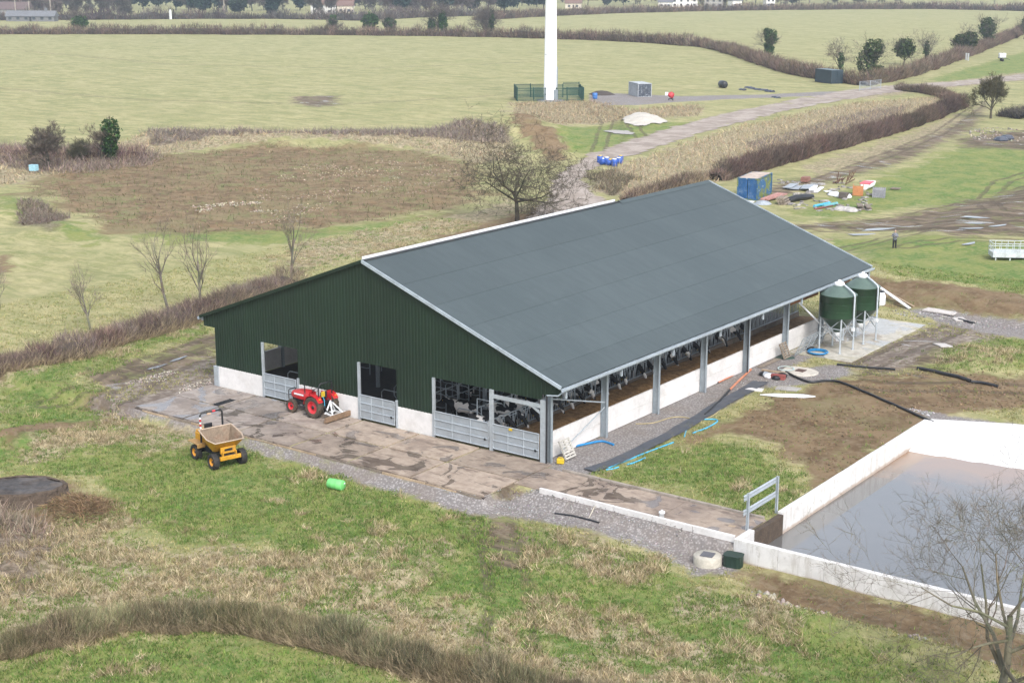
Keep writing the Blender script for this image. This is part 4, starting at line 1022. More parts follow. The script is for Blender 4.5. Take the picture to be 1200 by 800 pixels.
m = MB(); m.box((2.08,0,.92),(.12,.84,.34)); m.box((2.32,0,.58),(.14,1.16,.20)); m.box((2.2,-.36,.76),(.2,.06,.24)); m.box((2.2,.36,.76),(.2,.06,.24)); m.build('front_frame', YELLOW, dp, bevel=.02)
m = MB(); m.box((2.145,0,.94),(.01,.44,.12)); m.build('number_plate', DARKST, dp)
# ------------------------------------------------------------------ vegetation builders
nrg = np.random.default_rng(7)
def prisms(S, sides=3):
    """S rows: p0(3) p1(3) r0 r1 -> vertices, quads"""
    S = np.asarray(S, float); p0, p1, r0, r1 = S[:,:3], S[:,3:6], S[:,6], S[:,7]
    d = p1-p0; d /= np.linalg.norm(d, axis=1, keepdims=True)+1e-9
    ref = np.where(np.abs(d[:,2:3]) > .9, np.array([[1.,0,0]]), np.array([[0,0,1.]]))
    a = np.cross(d, ref); a /= np.linalg.norm(a, axis=1, keepdims=True)+1e-9; b = np.cross(d, a)
    V = np.zeros((len(S), 2*sides, 3))
    for k in range(sides):
        th = 2*math.pi*k/sides; o = a*math.cos(th)+b*math.sin(th)
        V[:,k] = p0+o*r0[:,None]; V[:,sides+k] = p1+o*r1[:,None]
    base = (np.arange(len(S))*2*sides)[:,None]
    F = np.concatenate([base+np.array([[k,(k+1)%sides,sides+(k+1)%sides,sides+k]]) for k in range(sides)], 0)
    return V.reshape(-1,3), F
def twig_tris(P, D, L, W, rg, bend=0.16):
    """slender two-triangle twigs: base, kinked middle, tip"""
    n = len(P); D = D/(np.linalg.norm(D, axis=1, keepdims=True)+1e-9)
    side = np.cross(D, rg.normal(size=(n,3))); side /= np.linalg.norm(side, axis=1, keepdims=True)+1e-9
    mid = P+D*(L*.55)[:,None]+rg.normal(size=(n,3))*(L*bend*.4)[:,None]
    tip = P+D*L[:,None]+rg.normal(size=(n,3))*(L*bend)[:,None]
    w = W[:,None]*side
    V = np.stack([P-w*.5, P+w*.5, mid-w*.35, mid+w*.35, tip], 1).reshape(-1,3)
    b = (np.arange(n)*5)[:,None]
    F = np.concatenate([b+np.array([[0,1,3]]), b+np.array([[0,3,2]]), b+np.array([[2,3,4]])], 0)
    return V, F
def leaf_tris(P, S, rg):
    n = len(P); a = rg.normal(size=(n,3)); a /= np.linalg.norm(a, axis=1, keepdims=True)
    b = np.cross(a, rg.normal(size=(n,3))); b /= np.linalg.norm(b, axis=1, keepdims=True)+1e-9
    V = np.stack([P-a*S[:,None]*.6, P+a*S[:,None]*.4+b*S[:,None]*.5, P+a*S[:,None]*.4-b*S[:,None]*.5], 1).reshape(-1,3)
    return V, np.arange(3*n).reshape(-1,3)
def colvar(n, per, c, rg, v=0.25):
    f = np.exp(rg.normal(0, v, size=(n,1))); t = 1+rg.normal(0, 0.06, size=(n,3))
    return np.repeat(np.clip(np.array(c)*f*t, 0, 1), per, 0)

def skeleton(rg, H, r, trunk_frac=.3, spread=1.0, levels=4, kids_n=(6,5,4,4), ratio=.62, up=.10, wob=.16, ang=(.6,1.1), lean=(0,0), stems=1, first=None, thick=(.5,.7), rmin=.006):
    segs = [[] for _ in range(levels+1)]; tips = []
    def grow(p, d, L, r0, lev):
        n = max(2, int(4-lev*.4)) if lev else 5
        pts = [p]; q = p.copy(); dd = d.copy(); rr = r0; r_end = r0*(.55 if lev == 0 else .35)
        for i in range(n):
            dd = dd + rg.normal(0, wob*(1 if lev else .35), 3) + np.array([0,0,up*(1 if lev else .3)]); dd /= np.linalg.norm(dd)
            q2 = q+dd*L/n; r2 = r0+(r_end-r0)*(i+1)/n
            segs[lev].append((*q, *q2, r0+(r_end-r0)*i/n, r2)); q = q2; pts.append(q)
        if lev >= levels: tips.append((q, dd, L)); return
        k = kids_n[min(lev, len(kids_n)-1)]
        for j in range(k):
            f = rg.uniform(.35 if lev else trunk_frac, 1.0) if j else 1.0
            fi = f*n; i0 = min(int(fi), n-1); pp = pts[i0]+(pts[i0+1]-pts[i0])*(fi-i0)
            ax = rg.normal(size=3); ax -= dd*ax.dot(dd); ax /= np.linalg.norm(ax)+1e-9
            if lev == 0:
                az = 2*math.pi*(j+rg.uniform(0,.6))/k; ax = np.array([math.cos(az), math.sin(az), 0])
            an = rg.uniform(*ang)*(1.0 if j else .45)
            nd = dd*math.cos(an)+ax*math.sin(an)*spread; nd /= np.linalg.norm(nd)
            grow(pp, nd, L*(first if (first and lev == 0) else ratio)*rg.uniform(.75,1.2)*(1.0 if f > .5 else 1.1), max(rmin, (r0+(r_end-r0)*f)*rg.uniform(*thick)), lev+1)
    for s_ in range(stems):
        dd = np.array([lean[0]+rg.normal(0,.12 if stems > 1 else .03), lean[1]+rg.normal(0,.12 if stems > 1 else .03), 1.0]); dd /= np.linalg.norm(dd)
        grow(np.array([rg.normal(0,.15)*(stems > 1), rg.normal(0,.15)*(stems > 1), -.15]), dd, H*(.5 if stems == 1 else .55), r, 0)
    return segs, tips
def tree_meshes(seed, H, r, barkc, twigc, tw=(4,.5,.012), **kw):
    rg = np.random.default_rng(seed); segs, tips = skeleton(rg, H, r, **kw)
    lv = len(segs); thick = []; thin = []
    for i, s in enumerate(segs): (thick if i <= 1 else thin).extend(s)
    V1, F1 = prisms(thick, 7 if H > 5 else 5)
    V2, F2 = prisms(thin, 3)
    n, L, W = tw; P = []; D = []; LL = []
    src = [(np.array(q), np.array(d), l) for q, d, l in tips] + [((np.array(s[:3])+np.array(s[3:6]))/2, np.array(s[3:6])-np.array(s[:3]), L) for s in segs[-1]]
    for q, d, l in src:
        d = d/(np.linalg.norm(d)+1e-9)
        for j in range(n): P.append(q); D.append(d+rg.normal(0,.55,3)+np.array([0,0,.15])); LL.append(L*rg.uniform(.5,1.3))
    V3, F3 = twig_tris(np.array(P), np.array(D), np.array(LL), np.full(len(P), W), rg)
    F2t = np.concatenate([F2[:,[0,1,2]], F2[:,[0,2,3]]]); 
    Vc = np.concatenate([V2, V3]); Fc = np.concatenate([F2t, F3+len(V2)])
    Cc = np.concatenate([colvar(len(V2)//6, 6, np.array(barkc)*.5+np.array(twigc)*.5, rg, .2), colvar(len(V3)//5, 5, twigc, rg, .25)])
    C1 = colvar(len(V1)//14 if H > 5 else len(V1)//10, 14 if H > 5 else 10, barkc, rg, .15)
    zmax = Vc[:,2].max(); k = H/zmax
    return (V1*k, F1, C1), (Vc*k, Fc, Cc)
def ivy_leaves(seed, blobs, n, size, c=(0.028,0.055,0.014)):
    rg = np.random.default_rng(seed); Ps = []
    for (x,y,z,rx,rz) in blobs:
        q = rg.normal(size=(n,3)); q /= np.linalg.norm(q, axis=1, keepdims=True); q *= rg.uniform(.55,1.08,size=(n,1))
        lump = 1+.28*np.sin(q[:,:1]*5+seed)*np.cos(q[:,1:2]*6+z)*np.sin(q[:,2:3]*7)
        q = q*lump; Ps.append(q*np.array([rx,rx,rz])+np.array([x,y,z]))
    P = np.concatenate(Ps); V, F = leaf_tris(P, size*rg.uniform(.6,1.3,len(P)), rg)
    return V, F, colvar(len(P), 3, c, rg, .35)
def tree(loc, label, seed, H, r, group=None, name='bare_tree', rz=0.0, ivy=None, ivy_n=500, ivy_s=.3, ivyc=(0.035,0.068,0.020), barkc=(.085,.075,.055), twigc=(.13,.105,.08), **kw):
    t = thing(name, label, 'tree', loc, rz, group)
    A, B = tree_meshes(seed, H, r, barkc, twigc, **kw)
    fastmesh('trunk', *A, mat=VEG, parent=t, smooth=True); fastmesh('crown', *B, mat=VEG, parent=t)
    if ivy: fastmesh('ivy', *ivy_leaves(seed, ivy, ivy_n, ivy_s, ivyc), mat=VEG, parent=t)
    return t

def polyline(P, step):
    P = [np.array(p, float) for p in P]; out = []
    for a, b in zip(P, P[1:]):
        n = max(1, int(np.linalg.norm(b-a)/step))
        for i in range(n): out.append(a+(b-a)*i/n)
    out.append(P[-1]); return np.array(out)
def hedge(name, label, cat, P, h, w, dens, tl, tw, c_core, c_twig, seed=1, group=None, vary=.3, top_var=.35, straw=0.0, upright=.8):
    """hedge: lumpy dark heart, with twigs standing out of it; P is its line on the ground"""
    rg = np.random.default_rng(seed); step = max(.5, w*.45); L = polyline(P, step); n = len(L)
    T = np.gradient(L, axis=0); T /= np.linalg.norm(T, axis=1, keepdims=True)+1e-9; N = np.stack([-T[:,1], T[:,0]], 1)
    s = np.arange(n)*step
    hh = h*(1+top_var*(fbm(s/(h*1.6)+seed*7.1, s*0+seed, seed)-.5)*2); ww = w*(1+vary*(fbm(s/(w*1.5)+3.3, s*0+5.5, seed+3)-.5)*2)
    cl_ = np.cumsum(rg.random(n) < step/(h*1.1)); nc = cl_.max()+1                      # separate bushes along the line
    bh = rg.uniform(1-.45*top_var*1.6, 1.12, nc)[cl_]; bw = rg.uniform(.80, 1.15, nc)[cl_]; bc = np.exp(rg.normal(0,.18,(nc,1)))*(1+rg.normal(0,.035,(nc,3)))
    pos_ = np.zeros(n)
    for c_ in range(nc):
        q = np.where(cl_ == c_)[0]
        if len(q): pos_[q] = (np.arange(len(q))+.5)/len(q)*2-1
    hh = hh*bh*(1.06-.30*abs(pos_)**3); ww = ww*bw*(1.05-.30*abs(pos_)**3)
    hh[0] *= .55; hh[-1] *= .55
    z = height(L[:,0], L[:,1])
    prof = [(-.50,-.05),(-.52,.30),(-.40,.62),(-.18,.80),(.18,.80),(.40,.62),(.52,.30),(.50,-.05)]; m = len(prof)
    V = np.zeros((n,m,3))
    for j, (a, b) in enumerate(prof):
        jit = 1+.22*(rg.random(n)-.5)*2; off = a*ww*.66*jit
        V[:,j,:2] = L+N*off[:,None]; V[:,j,2] = z+b*hh*.74*(1+.12*(rg.random(n)-.5)*2)
    ix = np.arange(n*m).reshape(n,m); F = np.stack([ix[:-1,:-1], ix[1:,:-1], ix[1:,1:], ix[:-1,1:]], -1).reshape(-1,4)
    Ft = np.concatenate([F[:,[0,1,2]], F[:,[0,2,3]]])
    Vc = V.reshape(-1,3); Cc = colvar(len(Vc), 1, c_core, rg, .2)
    k = int(dens*(n-1)*step); i = rg.integers(0, n-1, k); f = rg.random(k)[:,None]
    B = L[i]*(1-f)+L[i+1]*f; Nn = N[i]
    th = rg.uniform(-.10, math.pi+.10, k); u = np.cos(th); u = np.sign(u)*abs(u)**.7      # points spread over the hedge's skin
    depth = 1-.35*rg.random(k)**2; sx = u*ww[i]*.5*depth; zf = np.clip(np.sin(th), 0, 1)**.8*depth
    tlen = tl*rg.uniform(.6,1.3,k)*np.where(rg.random(k) < .07, 1.9, 1.0)
    zf = np.where(rg.random(k) < .35, zf*rg.random(k), zf); Pz = np.maximum(hh[i]*zf*.95-tlen*.35, 0)
    P0 = np.stack([B[:,0]+Nn[:,0]*sx, B[:,1]+Nn[:,1]*sx, 0*sx], 1); P0[:,2] = height(P0[:,0], P0[:,1])+Pz
    D = rg.normal(0,.42,(k,3)); D[:,2] = abs(D[:,2])+upright; D[:,:2] += Nn*(u*.55)[:,None]
    Vt, Fo = twig_tris(P0, D, tlen, np.full(k, tw), rg)
    cv = colvar(k, 5, c_twig, rg, .32)*np.repeat(bc[cl_[i]], 5, 0)
    if straw:
        stw = np.repeat((rg.random(k) < straw*np.exp(-zf*3.0)*3.2), 5); cv[stw] = np.array((.34,.27,.175))*np.exp(rg.normal(0,.2,(stw.sum(),1)))
    o = fastmesh(name, np.concatenate([Vc, Vt]), np.concatenate([Ft, Fo+len(Vc)]), np.concatenate([Cc, cv]), VEG)
    return tag(o, label, cat, group)
def W2(*pts): return [survey(u, v)[:2] for u, v in pts]
def W2z(z, *pts): return [survey(u, v, z)[:2] for u, v in pts]

# ------------------------------------------------------------------ hedges
PURP = (.145,.108,.080); DPURP = (.078,.059,.045); OLIVE = (.115,.100,.055); DOL = (.045,.038,.022)
hedge('hedge', 'low olive brown clipped hedge at the foot of the rough grass', 'hedge', W2z(-.55,(-420,860),(-250,825),(-90,790),(-20,768),(60,752),(150,733),(250,728),(320,738),(400,754),(480,774),(560,792),(640,806),(720,820),(820,842),(900,865)), 1.0, 1.7, 2000, .55, .018, (.085,.074,.042), (.165,.150,.085), 3, straw=.45, top_var=.55)
hedge('hedge', 'purple brown overgrown hedge of briars running up to the shed side', 'hedge', W2((-300,500),(-150,470),(-60,446),(0,432),(60,420),(120,403),(180,386),(240,366),(300,347),(345,333)), 1.35, 2.8, 750, .75, .028, (.075,.058,.048), (.155,.118,.10), 5, straw=.45, top_var=.55)
hedge('hedge', 'thick purple hedgerow beside the muddy field, ending behind the shed', 'hedge', W2((838,211),(870,203),(910,192),(950,181),(990,170),(1030,159),(1070,147),(1105,134),(1128,124)), 2.5, 2.7, 330, .9, .045, (.055,.042,.034), (.110,.080,.064), 6, top_var=.15)
hedge('hedge', 'low hedge hooking round the corner above the purple hedgerow', 'hedge', W2((1122,121),(1105,113),(1080,108),(1052,105)), 1.7, 2.4, 220, .9, .055, DPURP, PURP, 7)
hedge('hedge', 'sparse brown brush line between the shed ridge and the track', 'hedge', W2((735,236),(760,230),(790,221),(822,213)), 1.5, 2.4, 300, .9, .045, (.06,.045,.035), (.14,.105,.08), 8, straw=.4)
hedge('hedge', 'long dark hedge crossing the far side of the big pasture', 'hedge', W2((-420,41),(-120,40),(0,40),(100,40),(200,40),(300,40.5),(400,41),(480,42),(560,43),(640,45),(700,47),(760,50),(815,54)), 3.6, 5.0, 60, 1.9, .15, DPURP, PURP, 9, top_var=.35)
hedge('hedge', 'dark hedge curving down to the slate coloured container', 'hedge', W2((818,54),(845,59),(870,67),(900,77),(930,86),(955,91),(985,97),(1010,99)), 3.0, 4.0, 90, 1.5, .10, DPURP, PURP, 10, top_var=.25)
hedge('hedge', 'hedge climbing away to the right of the ivy covered trees', 'hedge', W2((1010,100),(1040,95),(1070,87),(1100,76),(1130,66),(1160,54),(1190,42),(1230,26)), 2.8, 4.2, 85, 1.6, .10, DPURP, PURP, 11, top_var=.4)
hedge('hedge', 'distant hedge line along the top of the highest pasture', 'hedge', W2((560,24),(620,20),(720,15.5),(820,13),(900,12),(1000,11),(1090,10.5),(1160,12),(1240,14)), 4.0, 7.0, 34, 2.6, .25, DPURP, PURP, 12, top_var=.4)
hedge('hedge', 'distant scrub hedge behind the long dark hedge and its field', 'hedge', W2((-420,23),(-120,22),(0,24),(120,23),(240,22),(330,22),(420,24),(500,20),(570,18)), 5.0, 8.0, 34, 2.8, .25, (.06,.052,.045), (.115,.095,.08), 13, top_var=.7)
hedge('thicket', 'reddish brown bramble thicket round the pair of pasture trees', 'thicket', W2((0,183),(30,184),(60,186),(100,187),(140,186),(172,184)), 2.0, 5.0, 190, 1.2, .06, (.07,.045,.04), (.155,.105,.09), 14, straw=.4, top_var=.5)
hedge('shrub', 'dark round bush near the lone field tree', 'shrub', W2((1178,135),(1190,137),(1205,139)), 3.2, 4.5, 320, 1.0, .06, (.03,.03,.026), (.075,.068,.055), 15)

# ------------------------------------------------------------------ trees
LICH = (.155,.140,.095)
tree(G(606,259), 'wide spreading bare oak behind the shed ridge', 21, 13.5, .55, name='oak_tree', rz=1.0, levels=5, kids_n=(8,5,4,4,3), spread=1.3, ratio=.62, first=1.5, up=-.01, wob=.26, trunk_frac=.40, ang=(.85,1.40), thick=(.55,.75), rmin=.026, tw=(4,.85,.042), barkc=(.055,.05,.034), twigc=(.095,.08,.06))
tree(Vector((30.4,-13.2,GZ(30.4,-13.2))), 'tall lichened bare tree outside the lagoon wall', 36, 13.0, .27, name='bare_tree', rz=0.6, levels=5, kids_n=(10,5,4,4,3), spread=1.15, ratio=.60, first=.85, up=.06, wob=.20, trunk_frac=.22, ang=(.55,1.15), thick=(.48,.68), rmin=.010, tw=(2,.42,.011), barkc=(.135,.122,.085), twigc=(.14,.12,.095))
for u, v, H, s, lean, rad, lb in ((106,386,5.8,41,(-.22,.05),.10,'small many stemmed sapling tree at the edge of the briar hedge'),(198,366,9.2,42,(-.25,.12),.13,'tall thin bare tree leaning over the briar hedge'),(235,366,8.6,46,(.1,.05),.12,'slim upright bare tree where the briar hedge nears the shed'),(341,328,8.4,44,(.0,.0),.13,'pale bare tree standing in front of the ploughed soil'),(0,360,4.5,45,(0,0),.07,'faint sapling in the left hand pasture')):
    tree(G(u,v), lb, s, H, rad, levels=3, kids_n=(10,4,3), spread=.75, ratio=.58, first=.48, up=.16, wob=.15, trunk_frac=.30, ang=(.40,.80), lean=lean, thick=(.45,.65), rmin=.014, tw=(1,.6,.018), barkc=(.14,.125,.10), twigc=(.19,.155,.125))
tree(G(58,197), 'grey twiggy tree in the bramble thicket', 51, 6.8, .2, levels=4, kids_n=(7,5,4,4), ratio=.6, trunk_frac=.25, tw=(5,.6,.035), stems=2, twigc=(.12,.10,.08))
tree(G(120,190), 'bare tree with one side clothed in ivy in the thicket', 52, 7.0, .2, levels=4, kids_n=(6,4,4,3), ratio=.6, tw=(4,.6,.035), ivy=[(1.2,.8,4.2,1.3,2.0),(1.0,.7,2.2,1.0,1.5)], ivy_n=900, ivy_s=.35)
tree(G(95,190), 'low grey green scrub tree between the thicket trees', 53, 4.0, .12, levels=3, kids_n=(8,6,5), ratio=.7, tw=(7,.6,.035), stems=3, twigc=(.10,.095,.06))
tree(G(1161,139), 'lone round headed bare tree by the muddy gateway', 54, 8.8, .28, levels=4, kids_n=(8,6,5,4), ratio=.62, trunk_frac=.42, ang=(.4,.9), up=.12, tw=(5,.7,.04), barkc=(.07,.062,.04), twigc=(.105,.095,.055))
IV = dict(levels=3, kids_n=(9,6,5), ratio=.6, first=.85, trunk_frac=.25, rmin=.03, tw=(2,1.0,.045), barkc=(.085,.075,.06), twigc=(.13,.11,.09))
tree(G(901,68), 'bare tree with a thick column of ivy above the curving hedge', 61, 10.5, .35, ivy=[(0,0,3.2,1.5,3.0),(.3,.2,6.2,1.9,2.2),(-1.2,0,7.5,.8,1.2)], ivy_n=600, ivy_s=.55, **IV)
tree(G(985,84), 'bare fan shaped tree rising behind the slate coloured container', 62, 9.6, .3, ivy=[(0,0,2.5,.8,2.6)], ivy_n=250, ivy_s=.5, **IV)
tree(G(1018,92), 'broad ivy smothered tree between the container and the gate', 63, 12.0, .4, ivy=[(-.6,0,3.5,2.6,3.4),(.6,.5,7.2,2.5,2.4),(2.0,0,1.6,2.2,1.6)], ivy_n=800, ivy_s=.55, ivyc=(.045,.065,.022), **IV)
tree(G(1059,76), 'bare tree over a dense ball of ivy', 64, 10.5, .3, ivy=[(0,0,4.6,2.7,2.6)], ivy_n=1200, ivy_s=.6, ivyc=(.05,.07,.022), **IV)
tree(G(1085,73), 'open bare tree beside the ball of ivy', 65, 10.0, .32, ivy=[(0,0,3.5,.8,2.5)], ivy_n=250, ivy_s=.5, **IV)
tree(G(1131,64), 'leaning ivy clad tree on the climbing hedge', 66, 10.5, .35, ivy=[(-1.5,0,4.0,2.9,2.2),(1.2,0,4.6,2.4,2.4)], ivy_n=900, ivy_s=.6, ivyc=(.04,.055,.018), **IV)
tree(G(1156,54), 'tall ivy topped tree highest on the climbing hedge', 67, 12.0, .35, ivy=[(0,0,6.0,2.6,3.6)], ivy_n=1300, ivy_s=.65, ivyc=(.04,.065,.022), **IV)
tree(G(1200,46), 'bare tree with an ivied fork at the top of the climbing hedge', 68, 13.0, .4, ivy=[(0,0,6,1.2,3)], ivy_n=300, ivy_s=.6, **IV)
FI = dict(levels=3, kids_n=(8,6,5), ratio=.58, first=.85, trunk_frac=.25, rmin=.05, tw=(3,1.4,.07), barkc=(.085,.075,.06), twigc=(.12,.10,.085))
tree(G(92,38), 'dark evergreen bush standing up from the long hedge beside a bare tree', 71, 12.0, .35, ivy=[(1.5,0,3.8,3.2,2.6)], ivy_n=700, ivy_s=.9, **FI)
tree(G(391,39), 'narrow ivy covered stump in the long hedge', 72, 7.5, .3, ivy=[(0,0,4.2,1.6,3.2)], ivy_n=700, ivy_s=.8, **FI)
tree(G(434,40), 'larger rounded ivy tree in the long hedge', 73, 8.0, .3, ivy=[(0,0,4.6,3.2,3.2),(1.2,.6,5.6,2.0,2.2)], ivy_n=800, ivy_s=.8, **FI)
tree(G(457,40), 'smaller rounded ivy tree in the long hedge with bare top', 74, 10.5, .3, ivy=[(0,0,3.8,2.5,2.6)], ivy_n=800, ivy_s=.8, **FI)
tree(G(513,41), 'broad bare hedge tree with two ivied trunks', 75, 15.0, .45, ivy=[(-2.0,-1.4,3.5,1.4,3.0),(1.8,1.2,5.0,1.7,4.2)], ivy_n=700, ivy_s=.8, stems=2, **FI)
tree(G(569,43), 'many stemmed bare hedge tree with a slim ivied trunk', 76, 15.0, .35, ivy=[(1.8,1.4,5.5,1.0,4.6)], ivy_n=600, ivy_s=.8, stems=4, **FI)

# distant tree belt along the top of the view
far = []
for i in range(4):
    t = tree((0,0,0), 'x', 200+i, 1.0*[13,15,11,12][i], .4, 'trees of the distant belt', levels=3, kids_n=(8,6,5), ratio=.62, trunk_frac=.2, tw=(8,2.0,.16), barkc=(.075,.07,.06), twigc=[(.115,.098,.085),(.105,.098,.075),(.13,.105,.09),(.10,.09,.07)][i]); far.append(t)
def evergreen(seed, H, wd, c):
    t = thing('evergreen_tree', '', 'tree'); rg = np.random.default_rng(seed)
    V1, F1 = prisms([(0,0,-.2,0,0,H*.6,.35,.15)], 6); fastmesh('trunk', V1, F1, np.tile((.07,.06,.05),(len(V1),1)), VEG, t)
    bl = [(rg.normal(0,wd*.3), rg.normal(0,wd*.3), H*rg.uniform(.3,.8), wd*rg.uniform(.35,.6), H*rg.uniform(.14,.24)) for _ in range(9)]
    fastmesh('crown', *ivy_leaves(seed, bl, 330, 1.3, c), mat=VEG, parent=t); return t
ev = [evergreen(301, 15, 8, (.030,.052,.035)), evergreen(302, 12, 6, (.034,.05,.03)), evergreen(303, 17, 6, (.026,.045,.034))]
first = set(); rg = random.Random(77)
lab_b = ['rounded bare tree in the distant belt','tall bare tree in the distant belt','low bushy bare tree in the distant belt','grey bare tree in the distant belt']
lab_e = ['broad dark evergreen in the distant belt','small dark evergreen in the distant belt','tall narrow evergreen in the distant belt']
def put(kind, i, u, v, s=1.0):
    src = (far if kind == 'b' else ev)[i]; o = src if (kind,i) not in first else copy_tree(src); first.add((kind,i))
    q = survey(u, v); o.location = (q[0], q[1], GZ(q[0],q[1])); o.rotation_euler = (0,0,rg.uniform(0,6.28)); o.scale = (s*rg.uniform(.9,1.15),)*2+(s*rg.uniform(.85,1.15),)
    o['label'] = (lab_b if kind == 'b' else lab_e)[i]; o['group'] = 'trees of the distant belt'
for u in range(-40, 150, 9): put('b', rg.randrange(4), u+rg.uniform(-5,5), rg.uniform(9,22), .95)
for u in range(140, 240, 14): put('e', rg.randrange(3), u+rg.uniform(-4,4), rg.uniform(6,13), 1.05)
for u in range(225, 640, 9): put('b' if rg.random() < .75 else 'e', rg.randrange(3), u+rg.uniform(-5,5), rg.uniform(5,18), 1.05)
put('e', 2, 321, 21, .9)
for u in range(655, 1060, 11): put('b' if rg.random() < .6 else 'e', rg.randrange(3), u+rg.uniform(-5,5), rg.uniform(1,8), 1.05)
for u in (1055,1120,1165,1220): put('b', rg.randrange(4), u, rg.uniform(2,6), 1.0)
for u in range(-60, 1260, 22): put('b' if rg.random() < .55 else 'e', rg.randrange(3), u+rg.uniform(-8,8), rg.uniform(-14,-6), 1.35)

# ------------------------------------------------------------------ grass, straw, brambles as loose growth
def scatter_growth():
    rg = np.random.default_rng(17); N = 520000
    x = rg.uniform(-60, 44, N); y = rg.uniform(-42, 62, N)
    d = np.hypot(x-CAM[0], y-CAM[1])
    dx, dy = x-CAM[0], y-CAM[1]; fw = dx*_F[0]+dy*_F[1]; rt = dx*_R[0]+dy*_R[1]
    k = (np.abs(rt/np.maximum(fw,1)) < .50) & (fw > 44) & (rg.random(N) < np.clip((75/d)**2.0, 0, 1))
    blocked = ((x > -29) & (x < .6) & (y > -6.9) & (y < 43)) | ((x > -1) & (x < 14.5) & (y > -4.3) & (y < -.5)) | ((x > 14.1) & (y > -4.6) & (y < 24)) | ((x > -.6) & (x < 5) & (y > 30.6) & (y < 45.4))
    k &= ~blocked; x, y = x[k], y[k]
    nz = fbm(x/2.8, y/2.8, 33); n2 = fbm(x/.9, y/.9, 35, 3)
    c = {q: cls_sdf(x, y, q) for q in CLS}
    bare = np.maximum.reduce([c['soil']-.2, c['mud']-.2, c['gravel']+.15])+(n2-.5)*1.6 > 0
    n3 = fbm(x/1.3, y/1.3, 39, 4)
    straw = (c['straw']+(nz-.5)*9+(n3-.5)*5 > 0) & (n3 > .49); straw |= (c['green'] > 0) & (n3+.4*(nz-.5) > .74); green = ((c['green']+(nz-.5)*7 > 0) | ((c['straw'] > 0) & (n3 < .46))) & ~straw; bram = (c['bramble']+(n2-.5)*3 > 0) & ~bare
    out = {}
    stray = bare & (rg.random(len(x)) < .05) & (c['gravel'] < .3)
    out['g'] = (green & ~bare & ~bram) | stray; out['s'] = straw & ~bare & ~bram; out['p'] = ~straw & ~green & ~bare & ~bram & (rg.random(len(x)) < .75); out['b'] = bram & (rg.random(len(x)) < .22); out['s'] |= bram & ~out['b'] & (n3 > .45)
    return x, y, out, rg, nz
gx_, gy_, cls_, rg, nz_ = scatter_growth()
def tufts(mask, nb, hlo, hhi, w, cols, lean):
    x, y = gx_[mask], gy_[mask]; n = len(x); z = height(x, y)-.02
    P = np.repeat(np.stack([x,y,z],1), nb, 0); P[:,:2] += rg.normal(0,.10,(n*nb,2))
    D = rg.normal(0,lean,(n*nb,3)); D[:,2] = 1
    hs_ = np.repeat(rg.uniform(hlo,hhi,n)*(.6+.8*nz_[mask]), nb)*rg.uniform(.6,1.2,n*nb)
    D /= np.linalg.norm(D, axis=1, keepdims=True); sd = np.cross(D, rg.normal(size=(n*nb,3))); sd /= np.linalg.norm(sd, axis=1, keepdims=True)+1e-9
    V = np.stack([P-sd*w*.5, P+sd*w*.5, P+D*hs_[:,None]], 1).reshape(-1,3)
    ci = rg.integers(0, len(cols), n); C = np.array(cols)[ci]*np.exp(rg.normal(0,.2,(n,1))); C = np.repeat(C, nb*3, 0)
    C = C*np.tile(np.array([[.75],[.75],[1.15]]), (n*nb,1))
    return V, np.arange(len(V)).reshape(-1,3), C
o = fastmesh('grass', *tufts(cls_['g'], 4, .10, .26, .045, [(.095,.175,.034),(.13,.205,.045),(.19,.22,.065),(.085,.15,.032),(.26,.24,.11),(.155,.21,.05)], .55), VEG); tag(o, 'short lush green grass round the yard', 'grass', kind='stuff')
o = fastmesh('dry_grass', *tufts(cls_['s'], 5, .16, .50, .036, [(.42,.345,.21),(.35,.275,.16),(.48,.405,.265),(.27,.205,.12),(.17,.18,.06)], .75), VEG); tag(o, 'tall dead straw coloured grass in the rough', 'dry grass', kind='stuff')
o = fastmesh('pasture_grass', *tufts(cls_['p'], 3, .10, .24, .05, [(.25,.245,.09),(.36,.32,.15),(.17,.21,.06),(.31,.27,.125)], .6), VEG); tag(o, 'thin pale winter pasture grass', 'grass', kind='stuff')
def canes(mask, L, w, cols):
    x, y = gx_[mask], gy_[mask]; n = len(x); P = np.stack([x,y,height(x,y)],1); D = rg.normal(0,.7,(n,3)); D[:,2] = .8
    V, F = twig_tris(P, D, L*rg.uniform(.6,1.3,n), np.full(n, w), rg, .35); ci = rg.integers(0, len(cols), n)
    return V, F, np.repeat(np.array(cols)[ci]*np.exp(rg.normal(0,.25,(n,1))), 5, 0)
o = fastmesh('brambles', *canes(cls_['b'], .62, .030, [(.24,.18,.12),(.18,.12,.085),(.30,.235,.16),(.15,.11,.08)]), VEG); tag(o, 'tangled dead bramble canes on the rough banks', 'brambles', kind='stuff')
